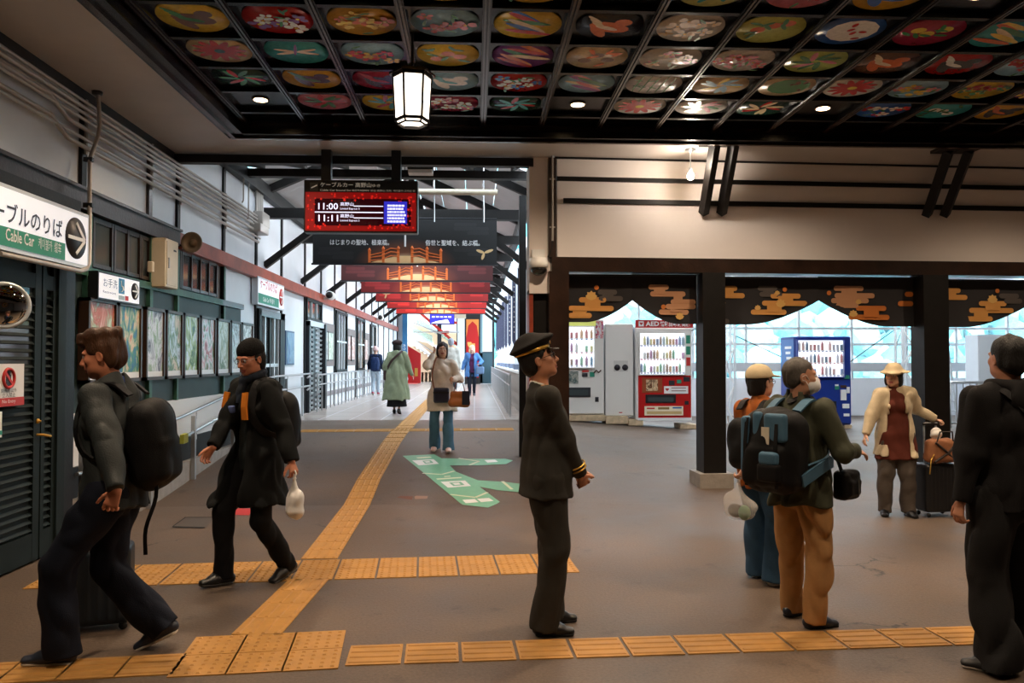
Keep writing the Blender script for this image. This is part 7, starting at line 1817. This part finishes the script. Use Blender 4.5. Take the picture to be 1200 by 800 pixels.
v = Vol(mm.hc-.2, mm.hc+.2, .0055); v.ell(mm.hp(0, .040, -.055), (.066, .072, .060), R=mm.HR); v.cap(mm.hp(0, .092, -.03), mm.hp(0, .098, -.07), .018, .016, .03); v.cut(mm.hp(0, .024, 0), -mm.HR[:, 1]); v.folds(.002, 60, 2); mm.add(v, 'face_mask', M('white_mask', (226, 226, 228), .7))
for sg in (-1, 1):
    for z0_, z1_ in ((-.035, .012), (-.085, -.03)): mb = MB(); mb.tube([Vector(mm.hp(sg*.058, .045, z0_)), Vector(mm.hp(sg*.080, .012, z1_)), Vector(mm.hp(sg*.084, -.012, .0 if z0_ > -.05 else -.02))], .0018, white_paint, 5); mm.mbadd(mb, 'mask_loop')
steel_b = fabric('steel_blue_nylon', (70, 104, 128), .55)
bp, of, c, R, H2 = backpack(mm, 'backpack', 'large black and steel blue hiking backpack on the man with the mask', pack_blk, w=.175, dp=.135, h0=-.36, h1=.13, off=.265, mat2=steel_b, seed=7,
    parts=((-.66, .15, .17, .70, steel_b), (-.22, .25, .15, .72, steel_b), (.45, .60, .40, .34, steel_b), (.35, -.12, .34, .16, steel_b), (.35, -.45, .40, .22, pack_blk)))
q = c-np.array(of)-mm.fwd*.152+mm.upv*.10+mm.side*.03
mb = MB(); mb.bar(Vector(q-mm.upv*.05), Vector(q+mm.upv*.05), .05, .006, M('cream_card', (212, 204, 186), .6), up=tuple(-mm.fwd)); mb.build('tucked_card', bp)
for sg in (-1, 1): mm.ribbon([(c-np.array(of)+mm.side*sg*.10-mm.fwd*(.158 if abs(z) < .12 else .14)+mm.upv*z, -mm.fwd) for z in (.20, .05, -.1, -.2)], .022, pack_blk, 'compression_strap', .006, parent=bp)
mm.ribbon([(q_-np.array(of), n_) for q_, n_ in ((c-mm.upv*.16+mm.side*.17, mm.side), (mm.J['waist']+mm.side*.19-mm.fwd*.02, mm.side), (mm.J['waist']+mm.side*.15+mm.fwd*.11, mm.side+mm.fwd), (mm.J['waist']+mm.fwd*.165, mm.fwd))], .07, steel_b, 'hip_belt', .014, parent=bp)
# his shoulder bag
c2 = mm.J['pel']+mm.side*.20+mm.fwd*.20-V3(0, 0, .02); t = mm.carried('shoulder_bag', 'black camera bag at the hip of the man with the mask', 'bag', c2-V3(0, 0, .10)); of2 = tuple(c2-V3(0, 0, .10))
v = Vol(c2-.2, c2+.2, .008); Rb = np.stack([mm.side, mm.fwd, V3(0, 0, 1)], 1); v.rbox(c2, (.05, .095, .09), .03, R=Rb); v.rbox(c2+mm.side*.045-V3(0, 0, .015), (.02, .07, .05), .018, R=Rb); v.folds(.004, 40, 3); vput(v, 'bag_body', pack_blk, t, of2)
MB().tube([tuple(c2-np.array(of2)+mm.side*.068+V3(0, 0, z)+mm.fwd*.02) for z in (-.06, .0, .06)], .003, steel).build('zip', t)
mm.ribbon([(q_-np.array(of2), n_) for q_, n_ in zip(catmull([c2+V3(0, 0, .09)-mm.fwd*.07, mm.J['chest']+mm.side*.19*mm.s+mm.fwd*.02, mm.J['neck']+mm.side*.10*mm.s+V3(0, 0, .03), mm.J['neck']-mm.side*.02-mm.fwd*.09], 5), [mm.side]*6+[mm.side+mm.upv]*10)], .03, pack_blk, 'carry_strap', .006, parent=t)

# ---- 6 woman with the cream hat
hw = Person('woman in a cream bucket hat, cream jacket and rust tunic beside a suitcase', *on_floor(1050, 603).xy, (-.22, -1), H=1.56, female=True, skin=(204, 156, 128), hyaw=34, hpitch=-2, feet={'R': (.12, .03, 0, 14), 'L': (-.11, .05, 0, -10)}, hands={'L': HL(1095, 491, 8.25, on_floor(1050, 603), (-.22, -1)), 'R': HL(1008, 528, 8.05, on_floor(1050, 603), (-.22, -1)), 'Lh': (-.2, -.8, -.6), 'Rh': (.9, -.5, 0)}, curl=(30, 75), stocky=1.12, hand_dirs={'L': V3(-1, .1, -.25)})
hw.hair('bob', hair_blk); hw.body()
hw.top('tunic', fabric('rust_knit_tunic', (92, 44, 34), .9), t=.014, hem=.66, flare=.05, folds=.006, seed=51, arms=False, collar=.03)
hw.top('jacket', fabric('cream_jacket_cloth', (206, 190, 160), .75), t=.034, hem=.70, flare=.05, open_=(.075, .105), folds=.008, seed=52, collar=.02, cuff=.040)
hw.legs('trousers', fabric('grey_brown_trousers', (84, 76, 70)), t=.022, hemw=.070, zend=.03, wide=1.12, folds=.009, seed=53); hw.shoes(shoe_blk)
v = Vol(hw.hc-.26, hw.hc+.26, .0062); v.ell(hw.hp(0, -.012, .060), (.090, .106, .085), R=hw.HR)
v.cut(hw.hp(0, 0, .030), -hw.HR[:, 2]); v.ell(hw.hp(0, -.005, .042), (.128, .140, .020), .03, R=hw.HR @ rot('X', -4)); v.folds(.005, 20, 3); hw.add(v, 'bucket_hat', fabric('cream_hat_cloth', (212, 194, 160)))
# her suitcase
w_ = on_floor(1103, 606); cs = thing('suitcase', 'black wheeled suitcase with a raised handle beside the woman in the cream hat', 'suitcase', (w_.x, w_.y+.10, floor_z(w_.y, w_.x)), .12)
v = Vol((-.25, -.2, 0), (.25, .2, .6), .011); v.rbox((0, 0, .30), (.175, .11, .25), .035)
for k in range(-3, 4): v.cap((k*.045, -.113, .1), (k*.045, -.113, .5), .007, .007, .007)
vput(v, 'shell', M('black_case', (20, 22, 26), .35), cs)
for x in (-.14, .14):
    for y in (-.08, .08): MB().lathe([(.02, -.012), (.024, 0), (.02, .012)], (x, y, .024), black_rubber, 14, 'X').build('wheel', cs)
hh = at_y(1103, 497, w_.y+.1).z-cs.location.z
for x in (-.07, .07): MB().tube([(x, .07, .54), (x, .07, hh)], .009, steel).build('handle_tube', cs)
MB().bbox((-.09, .055, hh-.015), (.09, .085, hh+.015), black_metal, .006).build('grip', cs)
MB().bbox((-.05, -.12, .54), (.05, -.09, .56), black_metal, .006).build('top_handle', cs)
tb_ = thing('travel_bag', 'brown soft travel bag strapped on top of the black suitcase', 'bag', (w_.x+.02, w_.y+.06, cs.location.z+.555), .12)
v = Vol((-.25, -.18, -.05), (.25, .18, .35), .009); v.rbox((.0, -.03, .13), (.16, .085, .125), .06); v.folds(.012, 26, 4); vput(v, 'bag_body', fabric('brown_bag_cloth', (150, 100, 70), .6), tb_)
MB().tube([(-.1, -.09, .2), (-.07, -.11, .33), (.07, -.11, .33), (.1, -.09, .2)], .008, M('dark_strap', (40, 30, 26), .6)).build('handle', tb_)
for q in (((-.14, -.12, .02), (.02, -.125, .12), (.15, -.10, .24)), ((-.12, -.11, .22), (.0, -.125, .12), (.13, -.11, .0))): MB().tube(q, .012, M('dark_strap', (40, 30, 26), .6), 6).build('strap', tb_)
v = Vol((-.2, -.2, .2), (.2, .2, .5), .009); v.ell((-.03, .0, .30), (.06, .05, .07)); v.folds(.01, 40, 5); o = vput(v, 'white_wrap', M('white_wrap', (226, 224, 220), .6), tb_)
MB().tube([(-.2, -.12, -.1), (-.18, -.12, .05), (-.13, -.1, .1)], .006, gold, 6).build('tag_cord', tb_)

# ---- 7 man in black on the right, from behind
rm = Person('man in a black hooded jacket seen from behind at the right edge', *on_floor(1186, 784).xy, (-.16, 1), H=1.745, skin=(186, 130, 102), hyaw=8, hpitch=2, feet={'R': (.13, .10, 0, 16), 'L': (-.10, -.02, 0, -48)}, hands={'L': HL(1126, 588, 4.05, on_floor(1186, 784), (-.16, 1)), 'R': (.28, .06, .84), 'Lh': (-.5, -1, .2)}, curl=(40, 40), stocky=1.12)
rm.hair('nape', hair_blk); rm.body()
rm.top('hooded_jacket', fabric('black_jersey', (24, 23, 24)), t=.040, hem=.84, flare=.01, folds=.009, seed=61, collar=.02, cuff=.046)
v = Vol(rm.J['neck']-.24, rm.J['neck']+.2, .009)
for k in range(12):
    a = PI+PI*k/11; b = PI+PI*(k+1)/11; q = lambda a: rm.J['neck']+rm.side*.105*math.cos(a)+rm.fwd*(.10*math.sin(a)+.02)+rm.upv*(.035+.01*math.sin(a))
    if k < 11: v.cap(q(a), q(b), .030, .030, .02)
v.ell(rm.J['neck']-rm.fwd*.115-rm.upv*.04, (.10, .035, .08), .04); v.folds(.006, 30, 8); rm.add(v, 'hood', fabric('black_jersey', (24, 23, 24)))
rm.legs('trousers', fabric('charcoal_cargo', (33, 33, 34)), t=.026, hemw=.092, zend=.01, wide=1.14, folds=.011, seed=62); rm.shoes(M('black_trainer', (28, 28, 30), .6), M('grey_white_sole', (170, 160, 148), .6))
c2 = rm.J['waist']+rm.side*.12-rm.fwd*.17-V3(0, 0, .05); t = rm.carried('crossbody_bag', 'black crossbody bag on the back of the man in black', 'bag', c2-V3(0, 0, .14)); of2 = tuple(c2-V3(0, 0, .14))
v = Vol(c2-.25, c2+.25, .009); v.rbox(c2, (.13, .05, .14), .04, R=np.stack([rm.side, rm.fwd, V3(0, 0, 1)], 1)); v.folds(.006, 30, 3); vput(v, 'bag_body', pack_blk, t, of2)
rm.ribbon([(q_-np.array(of2), -rm.fwd+rm.upv*.2) for q_ in catmull([c2+V3(0, 0, .12)+rm.side*.04, rm.J['chest']-rm.fwd*.165+rm.side*.03, rm.J['neck']-rm.side*.09-rm.fwd*.105-rm.upv*.03, rm.J['neck']-rm.side*.13+rm.upv*.028-rm.fwd*.01], 5)], .04, pack_blk, 'strap', .008, parent=t)

# ---- 8 woman coming out of the passage
pw_ = Person('woman in a cream jacket and wide jeans raising a hand to her hair', *on_floor(518, 528).xy, (-.02, -1), H=1.60, female=True, skin=(210, 160, 134), hyaw=-6, hpitch=6, feet={'R': (.11, -.06, 0, 8, 10), 'L': (-.10, .12, 0, -4)}, hands={'R': (.125, .13, 1.43), 'L': (-.14, .26, 1.06), 'Rh': (.5, .7, -1), 'Lh': (-.7, -.8, -.4)}, curl=(45, 60), stocky=1.08, hand_dirs={'R': V3(-.45, .0, .9), 'L': V3(.0, 1, .1)})
pw_.hair('bob', M('dark_brown_hair', (52, 30, 24), .5, bump=.5, bscale=150)); pw_.body(.0065)
pw_.top('jacket', fabric('cream_parka', (228, 212, 198), .7), t=.026, hem=.66, flare=.05, folds=.010, seed=71, collar=.025, cuff=.042); 
pw_.legs('jeans', fabric('mid_blue_jeans', (76, 112, 136)), t=.012, hemw=.090, zend=.01, wide=1.06, folds=.004, seed=72); pw_.shoes(M('pink_white_shoe', (220, 190, 184), .6), sole_w)
nv = M('navy_leather', (28, 30, 52), .4); brl = M('brown_leather', (120, 66, 40), .45)
t = pw_.carried('crossbody_bag', 'dark navy crossbody bag on the woman in the cream jacket', 'bag', (.0, .20, .72)); v = Vol((-.16, -.08, -.02), (.16, .08, .26), .008); v.rbox((0, 0, .11), (.115, .045, .11), .03); vput(v, 'bag_body', nv, t)
MB().box((-.115, .044, .14), (.115, .052, .16), black_metal).build('zip_line', t)
off = np.array((.0, .20, .72)); pw_.ribbon([(q_-off, pw_.fwd) for q_ in catmull([(.10, .20, .90), (.135, .185, 1.10), (.115, .165, 1.26), (.075, .08, 1.385), (.04, -.08, 1.37)], 5)], .022, brl, 'strap', .006, parent=t)
t = pw_.carried('handbag', 'tan brown leather handbag held by the woman in the cream jacket', 'handbag', (-.27, .36, .66)); v = Vol((-.2, -.1, -.02), (.2, .1, .3), .008); v.cap((-.11, 0, .07), (.11, 0, .07), (.05, .065), (.05, .065), .02, V3(0, 1, 0)); v.cap((-.10, 0, .2), (.10, 0, .2), .035, .035, .08); v.folds(.004, 30, 2); vput(v, 'bag_body', M('tan_leather', (176, 98, 46), .4), t)
MB().box((-.15, .058, .04), (-.04, .066, .24), nv).build('side_panel', t)
for y in (-.03, .03): MB().tube([Vector(q) for q in catmull([(-.08, y, .22), (-.05, y*.7, .34), (.0, y*.4, .385), (.05, y*.7, .34), (.08, y, .22)], 4)], .006, brl, 6).build('handle', t)

# ---- 9 person in the long green coat, walking away
gc = Person('person in a long sage green coat and black skirt walking away', *on_floor(465, 485).xy, (.05, 1), H=1.565, female=True, skin=(190, 150, 130), far=True, lean=2, feet={'R': (.06, -.14, 0, 4, 14), 'L': (-.07, .12, 0, -4)}, hands={'R': (.34, .0, .80), 'L': (-.22, .08, .85)}, stocky=1.15)
gc.hair('bob', hair_blk); gc.body()
gc.top('coat', fabric('sage_green_coat', (134, 146, 120)), t=.045, hem=.34, flare=.10, folds=.014, seed=81, fs=(1, 1, .25)); gc.skirt('skirt', blk, .60, .16, .15, .21, 9); gc.shoes(shoe_blk)
v = Vol(gc.hc-.2, gc.hc+.22, .009); v.ell(gc.hp(0, -.02, .06), (.112, .118, .07), R=gc.HR); gc.add(v, 'beret', fabric('dark_brown_beret', (50, 36, 38)))
t = gc.carried('shoulder_bag', 'dark brown shoulder bag of the person in the green coat', 'bag', (-.24, .0, .72)); v = Vol((-.1, -.14, -.02), (.1, .14, .26), .012); v.rbox((0, 0, .11), (.04, .11, .11), .03); vput(v, 'bag_body', M('dark_brown_leather', (54, 34, 34), .5), t)
off = np.array((-.24, .0, .72)); gc.ribbon([(q_-off, V3(0, -1, 0)) for q_ in catmull([(-.21, -.08, .93), (-.10, -.165, 1.12), (.06, -.15, 1.28), (.12, -.05, 1.345)], 4)], .045, M('dark_brown_leather', (54, 34, 34), .5), 'strap', .008, parent=t)

# ---- 10 child-like figure with the pink hat
ph = Person('person in a pale pink hat with a navy backpack walking away down the passage', *on_floor(440, 462.5).xy, (.02, 1), H=1.58, far=True, female=True, skin=(200, 160, 140), feet={'R': (.07, .14, 0, 4), 'L': (-.07, -.12, 0, -4, 16)})
ph.body(); ph.top('jacket', fabric('navy_jacket', (30, 42, 66)), t=.035, hem=.86, folds=.008, seed=91); ph.legs('jeans', fabric('pale_jeans', (160, 176, 190)), t=.012, hemw=.055, seed=92); ph.shoes(M('crimson_shoe', (150, 30, 60), .5), sole_w)
v = Vol(ph.hc-.2, ph.hc+.22, .009); v.ell(ph.hp(0, -.015, .045), (.095, .108, .095), R=ph.HR); v.cut(ph.hp(0, 0, -.02), -ph.HR[:, 2]); ph.add(v, 'knitted_hat', fabric('pale_pink_knit', (224, 192, 192)))
backpack(ph, 'backpack', 'navy backpack on the person in the pale pink hat', fabric('navy_nylon', (22, 44, 84), .6), w=.15, dp=.09, h0=-.36, h1=.08, off=.2, straps=True, hh=.014)

# ---- 11 blonde woman
bl = Person('blonde woman in a blue coat and purple top walking toward the hall', *on_floor(553, 463.5).xy, (.0, -1), H=1.62, far=True, female=True, skin=(220, 176, 156), feet={'R': (.07, .10, 0, 4), 'L': (-.07, -.08, 0, -4)}, hands={'R': (.30, .02, .84), 'L': (-.22, .22, 1.02), 'Lh': (-.8, -.6, -.3)}, stocky=1.1)
bl.body(); bl.hair('long', hair_bl); bl.top('top', fabric('purple_knit', (74, 34, 70)), t=.012, hem=.80, arms=False, folds=.004, collar=.01); bl.top('coat', fabric('blue_coat', (76, 120, 176)), t=.036, hem=.66, flare=.05, open_=(.055, .08), folds=.009, seed=95); bl.legs('trousers', fabric('black_trousers', (30, 34, 46)), t=.010, hemw=.05, zend=.06, seed=96); bl.shoes(shoe_navy, sole_w)
t = bl.carried('handbag', 'slate blue handbag on the arm of the blonde woman', 'handbag', (-.26, .20, .70)); v = Vol((-.17, -.1, -.02), (.17, .1, .28), .012); v.rbox((0, 0, .12), (.13, .05, .12), .04); vput(v, 'bag_body', M('slate_blue_leather', (92, 120, 156), .5), t)
MB().tube([(-.08, 0, .22), (-.05, 0, .33), (.05, 0, .33), (.08, 0, .22)], .008, M('slate_blue_leather', (92, 120, 156), .5)).build('handle', t)

# ---- 12 grey haired man behind
gm = Person('grey haired man in a pale shirt walking away behind the woman in cream', -.66, 22.5, (.05, 1), H=1.76, far=True, skin=(190, 150, 130), feet={'R': (.07, .12, 0, 4), 'L': (-.07, -.10, 0, -4)}, stocky=1.1)
gm.body(); gm.hair('short', hair_w); gm.top('jacket', fabric('pale_grey_jacket', (184, 184, 178)), t=.032, hem=.82, folds=.008, seed=97); gm.legs('trousers', fabric('slate_trousers', (60, 66, 76)), seed=98); gm.shoes(shoe_blk)
